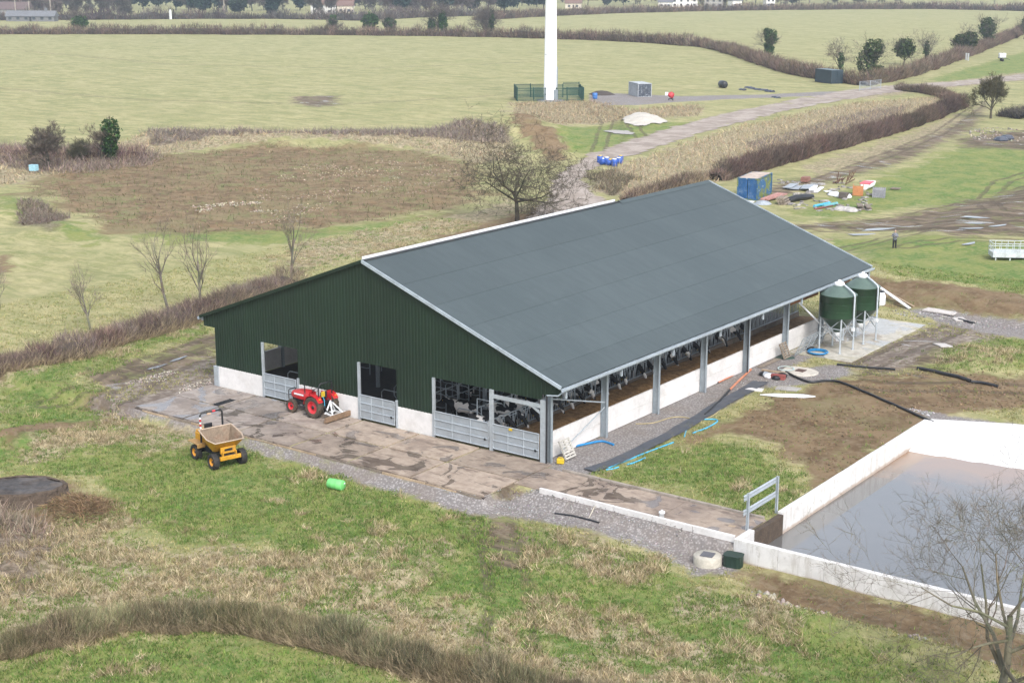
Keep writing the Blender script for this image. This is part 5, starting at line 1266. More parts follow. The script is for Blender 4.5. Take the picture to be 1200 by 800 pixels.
# rough growth on the farther banks (bramble strips beside the ploughed ground)
def far_canes():
    V_, F_, C_ = [], [], []; b = 0
    for pts, n, L, w, c in ((CLS['bramble'][0], 9000, 1.0, .08, (.20,.165,.14)),(CLS['bramble'][2], 2500, .7, .06, (.24,.20,.16)),(CLS['bramble'][1], 5000, 1.2, .07, (.20,.155,.13)),(CLS['bramble'][3], 1600, .9, .06, (.14,.12,.08)),(CLS['bramble'][6], 1400, .8, .05, (.17,.135,.11)),
                            (CLS['tilled'][0], 3000, .45, .06, (.19,.155,.09)),(CLS['tilled'][0], 2500, .45, .08, (.11,.12,.05)),(CLS['straw'][6], 6000, .7, .08, (.30,.24,.15)),(CLS['straw'][7], 9000, .8, .07, (.33,.265,.165)),(CLS['straw'][11], 4000, .8, .08, (.28,.22,.14))):
        lo, hi = pts.min(0), pts.max(0); x = rg.uniform(lo[0],hi[0],n*4); y = rg.uniform(lo[1],hi[1],n*4)
        k = poly_sdf(x, y, pts)+(fbm(x/4,y/4,8)-.5)*4 > 0; x, y = x[k][:n], y[k][:n]; P = np.stack([x,y,height(x,y)],1); D = rg.normal(0,.6,(len(x),3)); D[:,2] = .9
        V, F = twig_tris(P, D, L*rg.uniform(.5,1.3,len(x)), np.full(len(x), w), rg, .3); V_.append(V); F_.append(F+b); b += len(V); C_.append(colvar(len(x), 5, c, rg, .3))
    return np.concatenate(V_), np.concatenate(F_), np.concatenate(C_)
o = fastmesh('rough_herbage', *far_canes(), VEG); tag(o, 'dead herbage and briars on the banks beyond the shed', 'herbage', kind='stuff')
# ------------------------------------------------------------------ yard clutter
rng = random.Random(23)
def one(name, label, cat, mb, m_, loc=(0,0,0), rz=0.0, group=None, bevel=0.0):
    o = mb.build(name, m_, None, bevel=bevel); place(o, loc, rz); return tag(o, label, cat, group)
def ribbed_drum(r, h):
    return [(0,0),(r*.93,0),(r,.02),(r,h*.3),(r*1.03,h*.33),(r,h*.36),(r,h*.62),(r*1.03,h*.65),(r,h*.68),(r,h-.02),(r*.93,h),(0,h)]
p = G(394,573); t = thing('barrel', 'bright green plastic barrel lying on its side in the grass', 'barrel', p, R(8))
m = MB(); m.lathe(ribbed_drum(.29,.92), 24, (-.46,0,.29), M=Matrix.Rotation(math.pi/2,3,'Y')); m.build('drum', mat('green_plastic', (0.17,0.56,0.17), .4, dirt=.15, vary=.05), t)
m = MB(); m.lathe([(.05,0),(.05,.02),(0,.02)], 10, (.46,.15,.36), M=Matrix.Rotation(math.pi/2,3,'Y')); m.build('bung', WPAINT, t)
p = G(829,660); t = thing('manhole_ring', 'concrete manhole ring with a dark square hatch in the gravel edge', 'manhole', (p.x,p.y,p.z), .2)
m = MB(); m.lathe([(.70,-.2),(.70,.42),(.66,.46),(0,.46)], 28); m.build('ring', mat('manhole_concrete', (.42,.39,.33), .85, dirt=.5, dirtc=(.25,.23,.17), bump=.3), t)
m = MB(); m.box((0,0,.475),(.62,.62,.04)); m.build('hatch', mat('hatch_grey', (.10,.10,.11), .6), t)
p = Vector((14.65,-4.98,GZ(14.65,-4.98))); m = MB(); n = 40; pr = []
for i in range(n): a = 2*math.pi*i/n; k = 1+.035*math.cos(10*a); pr.append((.45*k*math.copysign(abs(math.cos(a))**.5, math.cos(a)), .36*k*math.copysign(abs(math.sin(a))**.5, math.sin(a))))
m.prism(pr, -.1, .55); m.prism([(x*1.06,y*1.06) for x,y in pr], .55, .60); one('tub', 'dark green ribbed plastic tub against the lagoon corner', 'tub', m, mat('dark_green_plastic', (.012,.032,.022), .5, dirt=.15), p, R(10))
p = G(775,626); t = thing('standpipe', 'short white standpipe on the gravel below the path', 'pipe', p)
m = MB(); m.lathe([(.13,-.1),(.13,.34),(.16,.34),(.16,.44),(.0,.46)], 16); m.build('pipe', WPAINT, t); m = MB(); m.tube([(.0,0,.44),(.0,0,.52)], .06, 8); m.build('cap', WPAINT, t)
def plank(label, a, b, w=.2, th=.05, m_=TIMBER, z=0.0, zb=None, name='plank', grp=None):
    pa, pb = G(*a), G(*b); pa.z += th/2+.015+z; pb.z += th/2+.015+(z if zb is None else zb); mid = (pa+pb)/2
    m = MB(); m.beam(pa-mid, pb-mid, w, th); return one(name, label, 'plank', m, m_, mid, 0, grp)
plank('thin pale plank lying towards the lagoon corner', (845,623),(858,636), .12)
plank('short split board beside the thin pale plank', (848,620),(854,627), .2)
plank('offcut of plywood on the gravel by the lagoon corner', (853,641),(858,637), .35)
plank('white painted scaffold plank propped on the cut bank', (1031,345),(1066,362), .30, .08, WPAINT, .9, .0)
plank('bare timber length alongside the white scaffold plank', (1036,350),(1071,360), .22, .08, TIMBER, .7, .0)
def pallet(label, loc, rz, tilt, m_, grp=None, s=1.0):
    t = thing('pallet', label, 'pallet', loc, rz, grp); M = Matrix.Rotation(tilt,3,'X')
    for i in range(7): m = MB(); m.box(M @ Vector((0,-.52+i*.173,.13)),(1.0*s,.10,.022),M=M); m.build('deck_board', m_, t)
    for i in range(3): m = MB(); m.box(M @ Vector((-.45+i*.45,0,.07)),(.09,1.15,.09),M=M); m.build('bearer', m_, t)
    return t
pallet('pale slatted pallet leaning on the shed wall by the corner post', (0.42,1.35,.50), R(90), R(62), mat('pale_pallet', (.42,.40,.36), .8, dirt=.4, rnd=.1))
pallet('brown wooden pallet leaning on the wall at the last column', (0.32,29.2,.50), R(90), R(66), OLDWOOD)
t = thing('fuel_can', 'yellow plastic can on the ground at the shed corner', 'can', (0.72,0.35,-.05), .4)
m = MB(); m.box((0,0,.16),(.42,.26,.30)); m.build('body', YELLOWB, t, bevel=.05); m = MB(); m.tube([(-.12,0,.30),(-.1,0,.38),(.1,0,.38),(.12,0,.30)], .025, 8); m.build('handle', YELLOWB, t)
def pipe(name, label, pts, r, m_, cat='pipe', z=0.0, n=8, grp=None, sub=4):
    P = [G(*q) for q in pts]; Q = []
    for i in range(len(P)-1):
        for k in range(sub):
            tt = k/sub; a = P[max(i-1,0)]; b = P[i]; c = P[i+1]; d = P[min(i+2,len(P)-1)]
            v = .5*((2*b)+(c-a)*tt+(2*a-5*b+4*c-d)*tt*tt+(3*b-a-3*c+d)*tt**3); Q.append(v)
    Q.append(P[-1]); base = Q[0].copy()
    V = [Vector((v.x,v.y,GZ(v.x,v.y)+r+z))-base for v in Q]
    m = MB(); m.tube(V, r, n); return one(name, label, cat, m, m_, base, 0, grp)
pipe('hose', 'bright blue hose bowed over the gravel beside the pale pallet', [(674,524),(688,521),(705,518),(719,522)], .07, BLUEP, 'hose')
pipe('water_pipe', 'long light blue water pipe beside the black membrane', [(712,549),(735,540),(765,528),(789,519)], .045, LBLUEP)
pipe('water_pipe', 'short light blue water pipe in the grass', [(735,545),(745,542),(756,537)], .045, LBLUEP)
pipe('water_pipe', 'light blue water pipe end lying nearest the path', [(710,551),(718,550),(725,548)], .045, LBLUEP)
pipe('water_pipe', 'light blue pipe bent double on the grass', [(812,508),(828,502),(840,495),(838,492),(822,492)], .045, LBLUEP)
pipe('water_pipe', 'light blue pipe curling down from the membrane edge', [(817,493),(808,498),(804,505),(802,512)], .04, LBLUEP)
pipe('hose', 'thin yellow hose trailing over the gravel and membrane', [(745,497),(765,496),(785,490),(800,489),(815,492),(830,490),(842,482),(850,472)], .035, mat('yellow_hose', (.38,.31,.17), .6), 'hose')
pipe('drain_pipe', 'orange drain pipe on the gravel under the wall', [(841,449),(852,444),(868,436)], .075, ORANGEP)
pipe('drain_pipe', 'orange drain pipe slanting away from a column to the membrane', [(855,458),(866,447),(880,434)], .075, ORANGEP)
pipe('drain_pipe', 'orange drain pipe beneath the brown pallet', [(884,426),(898,420),(911,415)], .075, ORANGEP)
pipe('drain_pipe', 'black drain pipe stub joined to the orange pipe under the wall', [(827,453),(834,451),(841,449)], .085, BLACKP)
pipe('drain_pipe', 'black pipe running along the membrane from the orange pipe', [(855,458),(846,468),(834,480),(826,487)], .08, BLACKP)
pipe('black_pipe', 'long black pipe snaking over bare soil to the lagoon', [(921,437),(935,444),(950,449),(968,447),(985,449),(1010,459),(1040,472),(1065,483),(1080,490),(1094,496)], .085, BLACKP)
pipe('black_pipe', 'straight thin black pipe near the silo pad', [(981,428),(1010,431),(1049,434)], .08, BLACKP)
pipe('black_pipe', 'thick straight black pipe below the grassed spoil heap', [(1075,433),(1105,439),(1137,448)], .12, BLACKP, n=12)
pipe('black_pipe', 'thick black pipe end beyond the joint of the thick pipe', [(1138,448.5),(1152,450),(1169,454)], .10, BLACKP, n=12)
pipe('hose', 'thin pale cord looped across the gravel under the path kerb', [(690,608),(705,600),(725,596),(745,606),(760,618)], .02, mat('cord', (.55,.5,.4), .7), 'hose')
pipe('black_pipe', 'short dark pipe in the grass edge below the path', [(650,602),(665,604),(680,607),(702,613)], .05, BLACKP)
# membrane strip
L = polyline([survey(u,v)[:2] for u,v in ((690,551),(720,541),(750,527),(780,512),(815,492),(845,473),(870,460),(892,447))], .35)
T_ = np.gradient(L, axis=0); T_ /= np.linalg.norm(T_, axis=1, keepdims=True); N_ = np.stack([-T_[:,1],T_[:,0]],1); V = []; nn = 9
wd = .55+.35*fbm(np.arange(len(L))*.11, np.zeros(len(L))+.5, 8)+.25*np.clip((np.arange(len(L))/len(L)-.6)*2,0,1)
for j in range(nn):
    a = (j/(nn-1)-.5)*2; q = L+N_*(a*wd*.62+.10*(fbm(np.arange(len(L))*.2, np.zeros(len(L))+j*.3, 12)-.5))[:,None]
    V.append(np.stack([q[:,0],q[:,1],height(q[:,0],q[:,1])+.05+.10*fbm(q[:,0]*2,q[:,1]*2,44,3)],1))
V = np.stack(V,1); ix = np.arange(V.shape[0]*nn).reshape(-1,nn); F = np.stack([ix[:-1,:-1],ix[1:,:-1],ix[1:,1:],ix[:-1,1:]],-1).reshape(-1,4)
o = fastmesh('plastic_membrane', V.reshape(-1,3), F, mat=mat('membrane', (.075,.083,.098), .45, dirt=.45, dirtc=(.14,.115,.09), scale=1.5), smooth=True); tag(o, 'strip of dark grey plastic membrane along the gravel', 'membrane')
# manhole works by the last columns
p = G(936,436); m = MB(); n = 26; m.prism([(1.25*math.cos(a)*(1+.10*math.sin(3*a+1)),1.25*math.sin(a)*(1+.12*math.cos(2*a))) for a in [2*math.pi*i/n for i in range(n)]], -.15, .10)
t = thing('manhole', 'pale concrete manhole surround with a rusty square lid', 'manhole', p); m.build('surround', mat('fresh_mortar', (.50,.46,.40), .85, dirt=.35, bump=.3), t, bevel=.03)
m = MB(); m.box((0.1,0.1,.12),(.62,.62,.05)); m.build('lid', mat('lid_brown', (.10,.06,.05), .7), t)
p = G(921,434); m = MB(); m.lathe([(.55,-.02),(.60,0),(.55,.02),(.50,0),(.55,-.02)], 24, (0,0,.16)); one('hose_loop', 'pale blue loop of hose on the manhole surround', 'hose', m, mat('pale_hose', (.45,.58,.58), .5), p)
plank('grey board beneath the orange pipe by the manhole', (890,431),(912,421), .35, .06, OLDWOOD)
plank('pale timber crossing towards the manhole', (893,434),(921,438), .25, .08, TIMBER)
p = G(917,418); m = MB(); m.lathe([(0,.06),(.9,.05),(.95,.0)], 18); o = one('tarpaulin', 'dark green sheet folded on the ground by the brown pallet', 'sheet', m, mat('green_tarp', (.035,.06,.05), .5), p); o.scale = (1,.7,1)
p = G(905,441); t = thing('plastic_bags', 'heap of dark and white plastic bags by the manhole', 'bags', p)
for i in range(6):
    m = MB(); a, b = rng.uniform(-.9,.7), rng.uniform(-.5,.4); m.lathe([(0,-.02),(.34,.02),(.38,.12),(.25,.24),(.06,.30),(0,.30)], 9, (a,b,0), smooth=False); m.build('bag', [BLACKP,BLACKP,GREYST,WPAINT,BLACKP,GREYST][i], t)
p = G(912,444); m = MB(); m.box((0,0,.14),(.95,.4,.28)); m.box((0,0,.30),(1.0,.45,.04)); one('crate', 'dull red crate among the plastic bags', 'crate', m, mat('dull_red', (.26,.07,.06), .6), p, .2, bevel=.02)
p = G(922,464); m = MB(); m.prism([(-1.75,-.15),(-.6,-.42),(1.1,-.40),(1.85,-.05),(1.1,.28),(-.8,.2)], .04, .10); one('white_board', 'long pointed white board lying on the bare soil', 'board', m, WPAINT, p, R(28))
p = G(923,456); m = MB(); m.prism([(-.8,-.4),(.6,-.5),(.9,.2),(.1,.5),(-.7,.3)], .02, .09); one('broken_slab', 'broken grey slab behind the long white board', 'slab', m, mat('slab_grey', (.35,.33,.31), .85), p, .4)
p = G(884,457); m = MB(); m.prism([(-.6,-.2),(.5,-.35),(.6,.2),(-.2,.4)], .0, .10); one('rubble', 'pale lump of rubble at the end of the membrane', 'rubble', m, WCONC, p, .4)
# galvanised hurdles leaning on the wall inside the pad
def hurdle(label, loc, rz, tilt, L=2.4, H=1.2, bars=5, grp=None, up=3):
    t = thing('hurdle', label, 'gate', loc, rz, grp); M = Matrix.Rotation(tilt,3,'X')
    for i in range(bars): z = .05+i*(H-.08)/(bars-1); m = MB(); m.tube([M @ Vector((-L/2,0,z)), M @ Vector((L/2,0,z))], .026, 6); m.build('rail', GALV, t)
    for i in range(up): x = -L/2+L*i/(up-1); m = MB(); m.tube([M @ Vector((x,0,0)), M @ Vector((x,0,H))], .03, 6); m.build('upright', GALV, t)
    return t
hurdle('galvanised hurdle leaning on the wall beneath the auger tube', (0.75,31.4,0), R(90), R(25), 2.6, 1.5, 7, up=4)
hurdle('galvanised hurdle leaning closest to the first feed bin leg', (0.62,33.6,0), R(90), R(22), 2.4, 1.4, 6, up=4)
p = (1.75,31.75,0.0); m = MB()
for i in range(2): m.lathe([(.62+.1*(i%2)-.055,0),(.62+.1*(i%2),.055),(.62+.1*(i%2)+.055,0),(.62+.1*(i%2),-.055),(.62+.1*(i%2)-.055,0)], 28, (0.03*i,0,.05+.07*i))
one('hose_coil', 'coil of bright blue hose under the feed bin', 'hose', m, BLUEP, p)
p = G(946,408); m = MB(); m.lathe([(.3,0),(.34,.03),(.34,.2),(.1,.26),(0,.26)], 14); one('bucket', 'small dark bucket beside the blue hose coil', 'bucket', m, DARKST, (0.9,32.3,0))
p = G(1029,357); t = thing('water_butt', 'white plastic container with a dark lid beyond the feed bins', 'container', p)
m = MB(); m.lathe([(0,0),(.55,0),(.6,.1),(.58,.8),(.45,1.05),(.2,1.1)], 18); m.build('body', WPAINT, t); m = MB(); m.box((0,.1,1.12),(.7,.5,.12)); m.build('lid', DARKST, t)
for (a,b,w,l,lb) in (((1084,363),(1120,366),1.2,.1,'large pale sheet lying at the foot of the cut bank'),((1119,360),(1132,358),1.0,.08,'smaller pale sheet beside the large one at the bank'),((1100,403),(1110,407),.9,.06,'pale flat stone slab on the hardcore'),):
    plank(lb, a, b, w, l, mat('pale_board', (.52,.48,.45), .8, dirt=.4), name='board')
pipe('black_pipe', 'short black pipe at the foot of the cut bank', [(1124,363),(1135,365),(1143,366)], .09, BLACKP)
# ------------------------------------------------------------------ hay feeder
p = G(1163,305); t = thing('hay_feeder', 'pale grey barred hay feeder standing in the upper field', 'feeder', (p.x,p.y,p.z), R(32))
LG = mat('pale_steel', (.50,.54,.55), .5, .1, dirt=.3)
Lf, Wf = 4.6, 1.7
for i, (x0,y0,x1,y1) in enumerate(((0,0,Lf,0),(0,Wf,Lf,Wf),(0,0,0,Wf),(Lf,0,Lf,Wf))):
    m = MB(); m.beam((x0,y0,.50),(x1,y1,.50),.04,.45,up=(0,0,1)); m.build('side_sheet', LG, t)
    m = MB(); k = 8 if i < 2 else 3
    for z in (1.05,1.55): m.tube([(x0,y0,z),(x1,y1,z)], .035, 6)
    for j in range(k+1): x = x0+(x1-x0)*j/k; y = y0+(y1-y0)*j/k; m.tube([(x,y,.3),(x,y,1.55)], .028, 6)
    m.build('bars', LG, t)
m = MB(); m.box((Lf/2,Wf/2,.34),(Lf-.05,Wf-.05,.05)); m.build('floor', LG, t)
for x,y in ((.3,.1),(1.6,.1),(3.0,.1),(4.3,.1),(.3,1.6),(4.3,1.6)): m = MB(); m.box((x,y,.13),(.1,.1,.34)); m.build('leg', LG, t)
# ------------------------------------------------------------------ person
p = G(1048,291); pr = thing('person', 'person in a grey checked jacket and dark trousers holding a controller at the chest', 'person', p, R(-60))
m = MB()
def e2(c, a, b, n=12): return [Vector((c[0]+a*math.cos(2*math.pi*k/n), c[1]+b*math.sin(2*math.pi*k/n), c[2])) for k in range(n)]
m.loft([e2((0,0,.86),.10,.16),e2((0,0,.98),.115,.175),e2((.01,0,1.15),.11,.155),e2((.02,0,1.32),.125,.185),e2((.0,0,1.44),.10,.20),e2((0,0,1.49),.06,.08),e2((.015,0,1.56),.055,.055)])
m.loft([e2((.03,0,1.53),.05,.05),e2((.035,0,1.60),.085,.07),e2((.03,0,1.68),.10,.08),e2((.02,0,1.75),.085,.07),e2((.015,0,1.785),.04,.035)])
m.tube([(.13,0,1.67),(.15,0,1.645)], .018, 6)
for s in (1,-1):
    m.tube([(0,s*.09,.92),(.02,s*.11,.50),(-.01,s*.12,.10)], [.095,.065,.048], 10); m.tube([(-.05,s*.12,.045),(.18,s*.14,.035)], [.05,.04], 8)
    m.tube([(0,s*.19,1.42),(-.01,s*.26,1.14),(.26,s*.10,1.20)], [.065,.05,.038], 8)
    m.tube([(.26,s*.10,1.20),(.34,s*.06,1.22)], [.035,.045], 8)
    for q in range(4): m.tube([(.33,s*.055,1.20+q*.02),(.38,s*.045,1.195+q*.02),(.39,s*.015,1.195+q*.02)], [.010,.010,.008], 5)
    m.tube([(.30,s*.075,1.25),(.35,s*.05,1.275),(.37,s*.03,1.27)], [.012,.011,.009], 5)
bm_ = remeshed(m, 'body', .017, 2); o = bpy.data.objects.new('body', bm_); col.objects.link(o); o.parent = pr; bm_.materials.clear(); bm_.materials.append(mat('skin', (.50,.30,.22), .6, dirt=0, vary=.05))
m = MB(); m.loft([e2((0,0,.84),.135,.195),e2((0,0,.98),.14,.20),e2((.01,0,1.15),.135,.182),e2((.02,0,1.32),.15,.212),e2((.0,0,1.45),.12,.215),e2((0,0,1.51),.075,.085)])
for s in (1,-1): m.tube([(0,s*.19,1.43),(-.01,s*.265,1.14),(.25,s*.105,1.20)], [.085,.07,.055], 10)
k = NT('checked_cloth'); ck = k.n('ShaderNodeTexChecker'); ck.inputs['Scale'].default_value = 14; k.l(k.objc(), ck.inputs['Vector']); ck.inputs[1].default_value = (.28,.29,.32,1); ck.inputs[2].default_value = (.07,.08,.10,1); k.l(ck.outputs[0], k.b.inputs['Base Color']); k.b.inputs['Roughness'].default_value = .9
m.build('jacket', k.m, pr)
m = MB(); m.loft([e2((0,0,.80),.125,.18),e2((0,0,.98),.13,.188)])
for s in (1,-1): m.tube([(0,s*.09,.90),(.02,s*.11,.50),(-.01,s*.12,.06)], [.112,.085,.07], 10)
m.build('trousers', mat('dark_cloth', (.018,.018,.022), .9), pr)
for s in (1,-1): m = MB(); m.tube([(-.07,s*.12,.05),(.2,s*.142,.042)], [.062,.052], 8); m.build('boot', DARKST, pr)
m = MB(); m.loft([e2((.0,0,1.67),.112,.088),e2((.0,0,1.74),.102,.082),e2((.005,0,1.79),.06,.05)]); m.build('hair', mat('grey_hair', (.22,.19,.17), .9), pr)
m = MB(); m.box((.37,0,1.235),(.10,.20,.05)); m.build('controller', mat('controller_grey', (.12,.12,.13), .5), pr)
# ------------------------------------------------------------------ shipping containers
def container(label, base, rz, L, m_, mtop, Wd=2.44, H=2.6, doors=True, doorm=None):
    t = thing('shipping_container', label, 'container', base, rz)
    def corr(a, b, nrm, name):
        a = Vector(a); b = Vector(b); Ln = (b-a).length; n = max(4, int(Ln/.28)); V = []; Fc = []; d = (b-a)/n; nv = Vector(nrm)
        pts = []
        for i in range(n): pts += [(a+d*i,0),(a+d*(i+.45),0),(a+d*(i+.55),.04),(a+d*(i+.9),.04)]
        pts.append((b,0))
        for q, dd in pts: V += [q-nv*dd+Vector((0,0,.16)), q-nv*dd+Vector((0,0,H-.10))]
        for i in range(len(pts)-1): Fc.append((2*i,2*i+2,2*i+3,2*i+1))
        m = MB(); m.add(V, Fc); m.build(name, m_, t)
    corr((0,0,0),(L,0,0),(0,-1,0),'side_panel'); corr((L,Wd,0),(0,Wd,0),(0,1,0),'side_panel')
    corr((L,0,0),(L,Wd,0),(1,0,0),'end_panel')
    for i in range(2):
        m = MB(); m.box((.02,Wd*(.255+.49*i),H/2),(.06,Wd*.46,H-.3)); dr = m.build('door', doorm or m_, t, bevel=.01)
        m = MB()
        for q in (-.3,.3): m.tube([(-.03,Wd*(.255+.49*i)+q,.15),(-.03,Wd*(.255+.49*i)+q,H-.15)], .03, 6)
        for z in (.6,1.1,1.7,2.1): m.box((-.02,Wd*(.255+.49*i),z),(.03,Wd*.43,.05))
        m.build('lock_rod', doorm or m_, dr)
    m = MB(); 
    for z in (.08,H-.06):
        for s in (0,Wd): m.box((L/2,s,z),(L,.12,.14))
        for s in (0,L): m.box((s,Wd/2,z),(.12,Wd,.14))
    for x in (0,L):
        for y in (0,Wd): m.box((x,y,H/2),(.14,.14,H))
    m.build('frame', m_, t)
    m = MB(); m.box((L/2,Wd/2,H-.03),(L-.05,Wd-.05,.06)); m.build('roof', mtop, t)
    return t
bc = mat('blue_container', (.016,.085,.225), .5, dirt=.35, dirtc=(.30,.36,.40), scale=1.4, vary=.15)
k = NT('mossy_blue'); P_ = k.objc(); nn_ = k.noise(.9,5,.7,P_,.5); base = k.mix(k.ramp(nn_,.46,.56),(.022,.10,.22),(.14,.17,.035)); base = k.mix(k.math('MULTIPLY',k.ramp(k.noise(2.5,4,.6,P_),.58,.66),.8),base,(.35,.40,.42)); k.l(base,k.b.inputs['Base Color']); k.b.inputs['Roughness'].default_value = .6
A_ = G(863,229); B_ = G(887,235); C_ = G(913,222.5)
ra = math.atan2(C_.y-B_.y, C_.x-B_.x); Lc = 6.06
container('weathered blue container with mossy side and rust pale roof by the scrap heap', (B_.x,B_.y,min(A_.z,B_.z,C_.z)), ra, Lc, k.m, mat('rust_pale_roof', (.46,.38,.32), .8, dirt=.8, dirtc=(.24,.10,.06), scale=.8), doorm=bc)
D0 = G(987,98)
container('dark slate coloured container with door end towards the track', (D0.x,D0.y,D0.z), R(146), 7.2, mat('dark_green_container', (.024,.042,.056), .5, dirt=.2), mat('green_grey_roof', (.11,.15,.16), .6), Wd=3.0, H=3.1)
E0 = G(763,114)
container('small pale grey steel store with flaking dark doors by the turbine', (E0.x,E0.y,E0.z), R(141), 6.0, mat('store_grey', (.34,.36,.38), .6, dirt=.3), mat('store_roof', (.40,.42,.44), .6), Wd=2.95, H=2.9, doorm=mat('flaking_doors', (.045,.055,.075), .6, dirt=.9, dirtc=(.42,.45,.48), scale=3))
# ------------------------------------------------------------------ scrap heap by the blue container
def Zp(x, y): return (850+x/5.217, 170+y/5.217)
def heap(name, label, cat, pts_mats, at_, rz=0.0):
    t = thing(name, label, cat, G(*at_), rz)
    for nm, mb, m_ in pts_mats: mb.build(nm, m_, t)
    return t
def boards(n, L, W, th, dz=.07, seed=0, nm='board', m_=TIMBER):
    r = random.Random(seed); out = []
    for i in range(n): m = MB(); m.box((r.uniform(-.3,.3), r.uniform(-W*.5,W*.5), .05+dz*i*.7),(L*r.uniform(.75,1.1), W*r.uniform(.3,.6), th), rz=r.uniform(-.15,.15)); out.append((nm, m, m_))
    return out
heap('beam_stack', 'red oxide beams lying in front of the blue container', 'beams', boards(5,5.2,1.3,.16,.12,1,'beam',mat('red_oxide', (.42,.22,.19), .7, dirt=.4, rnd=.3)), Zp(285,330), ra)
heap('sheet_stack', 'grey metal sheets stacked beyond the beams', 'sheets', boards(5,4.2,2.4,.06,.1,2,'sheet',GREYST), Zp(450,265), ra+.1)
heap('board_stack', 'white insulation boards lying by the grey sheets', 'boards', boards(4,4.0,1.4,.12,.12,3,'board',WPAINT), Zp(540,275), ra+.15)
m = MB(); m.tube([(-2.4,.15,.3),(-1,0,.42),(1,-.1,.34),(2.4,-.05,.28)], [.34,.42,.36,.26], 12); one('sheet_roll', 'long roll of black plastic sheet in the scrap heap', 'roll', m, BLACKP, G(*Zp(460,340)), ra-.35)
t = thing('log_pile', 'dark pile of round posts by the black roll', 'posts', G(*Zp(357,362)), ra)
for i in range(9): m = MB(); m.tube([(-1.0,(i%3)*.34-.4+.15*(i//3),.17+.28*(i//3)),(1.0,(i%3)*.34-.4+.15*(i//3),.17+.28*(i//3))], .16, 8); m.build('post', OLDWOOD, t)
heap('rubble_bags', 'crumpled silver sheeting by the end of the beams', 'sheeting', [('sheet', MB().lathe([(0,.5),(.7,.35),(1.1,.05)],9,smooth=False), GREYST)], Zp(228,362))
for i,(xx,yy,L_,r_,mm,lb) in enumerate(((590,372,3.4,.16,LBLUEP,'teal pipe bundle across the front of the scrap heap'),(640,376,3.0,.2,mat('teal', (.12,.34,.36), .5),'pale teal roll beside the teal pipes'),(600,386,4.0,.10,mat('maroon', (.2,.05,.05), .6),'thin maroon pole in front of the teal pipes'))):
    m = MB(); m.tube([(-L_/2,0,r_),(L_/2,0,r_)], r_, 8); one('pipe_bundle', lb, 'pipe', m, mm, G(*Zp(xx,yy)), ra-.30)
heap('rag_heap', 'low heap of whitish sacks at the front of the scrap heap', 'sacks', [('sack', MB().lathe([(0,.45),(.45,.4),(.75,.15),(.8,0)],9,(.7*i-.7,.2*(i%2),0),smooth=False), mat('sacking', (.40,.38,.36), .8)) for i in range(3)], Zp(735,400))
heap('timber_heap', 'broken brown timber at the edge of the mud', 'timber', boards(7,2.4,1.1,.09,.08,5,'board',OLDWOOD), Zp(845,388), ra+.3)
heap('sack_heap', 'white bags with dark bundle in the middle of the scrap', 'bags', [('bag', MB().lathe([(0,.5),(.6,.4),(.8,.1),(.75,0)],9,(.9*i-.9,.35*(1-i),0),smooth=False), WPAINT) for i in range(3)]+[('bundle', MB().box((.9,-.9,.35),(1.0,.8,.7)), mat('dark_bundle', (.11,.09,.08), .8))], Zp(700,315))
t = thing('plywood_crate', 'open orange plywood crate in the scrap heap', 'crate', G(*Zp(810,303)), ra+.2); OR = mat('orange_ply', (.46,.19,.075), .7, dirt=.3)
for c_, d_ in (((0,-.6,.6),(1.9,.06,1.2)),((0,.6,.6),(1.9,.06,1.2)),((-.95,0,.6),(.06,1.2,1.2)),((.95,0,.45),(.06,1.2,.9)),((0,0,.05),(1.9,1.2,.08))): MB().box(c_, d_).build('panel', OR, t)
t = thing('fibreglass_tank', 'long white half tank with a red deck behind the crate', 'tank', G(*Zp(870,262)), ra+.0)
m = MB(); m.loft([[Vector((x, y*w, z)) for y,z in ((-1,.7),(-.9,.25),(-.5,.02),(.5,.02),(.9,.25),(1,.7))] for x,w in ((-1.8,.5),(-1,.75),(.8,.8),(1.9,.55))]); m.build('shell', WPAINT, t); m = MB(); m.box((-.6,0,.75),(2.4,1.3,.12)); m.build('deck', mat('pink_red', (.62,.09,.12), .5), t)
t = thing('grey_cage', 'square grey slatted bin standing apart from the crate', 'bin', G(*Zp(938,318)), ra+.15); GC = mat('bin_grey', (.28,.28,.31), .7, dirt=.4)
for i in range(7): MB().box((-.72+i*.24,-.72,.55),(.17,.05,1.1)).build('slat', GC, t); MB().box((-.72+i*.24,.72,.55),(.17,.05,1.1)).build('slat', GC, t); MB().box((-.74,-.66+i*.22,.55),(.05,.16,1.1)).build('slat', GC, t); MB().box((.74,-.66+i*.22,.55),(.05,.16,1.1)).build('slat', GC, t)
MB().box((0,0,.5),(1.36,1.34,.9)).build('contents', mat('bin_fill', (.30,.29,.30), .8), t)
t = thing('old_harrow', 'rusty tangle of an old harrow behind the scrap', 'harrow', G(*Zp(725,232)), ra); r2 = random.Random(8)
for i in range(16): a = Vector((r2.uniform(-2.6,2.6), r2.uniform(-.9,.9), r2.uniform(.05,.5))); b = a+Vector((r2.uniform(-1.2,1.2), r2.uniform(-.6,.6), r2.uniform(.2,1.4))); m = MB(); m.tube([a,b], .045, 5); m.build('tine', RUST, t)
for y in (-.8,.8): MB().tube([(-2.6,y,.25),(2.6,y,.25)], .06, 6).build('frame_bar', RUST, t)
pallet('grey pallet lying alone on the grass beyond the scrap', G(*Zp(1040,270)), ra, 0, OLDWOOD, s=1.6)
heap('brick_stack', 'brownish stack of bricks behind the grey sheets', 'bricks', [('brick_course', MB().box((0,0,.12+i*.2),(1.8-.2*i,.9,.18)), mat('brick_brown', (.26,.13,.10), .9)) for i in range(3)], Zp(490,222), ra)
plank('flat white offcut between the boards and sacks', Zp(605,285), Zp(650,283), .7, .06, WPAINT)
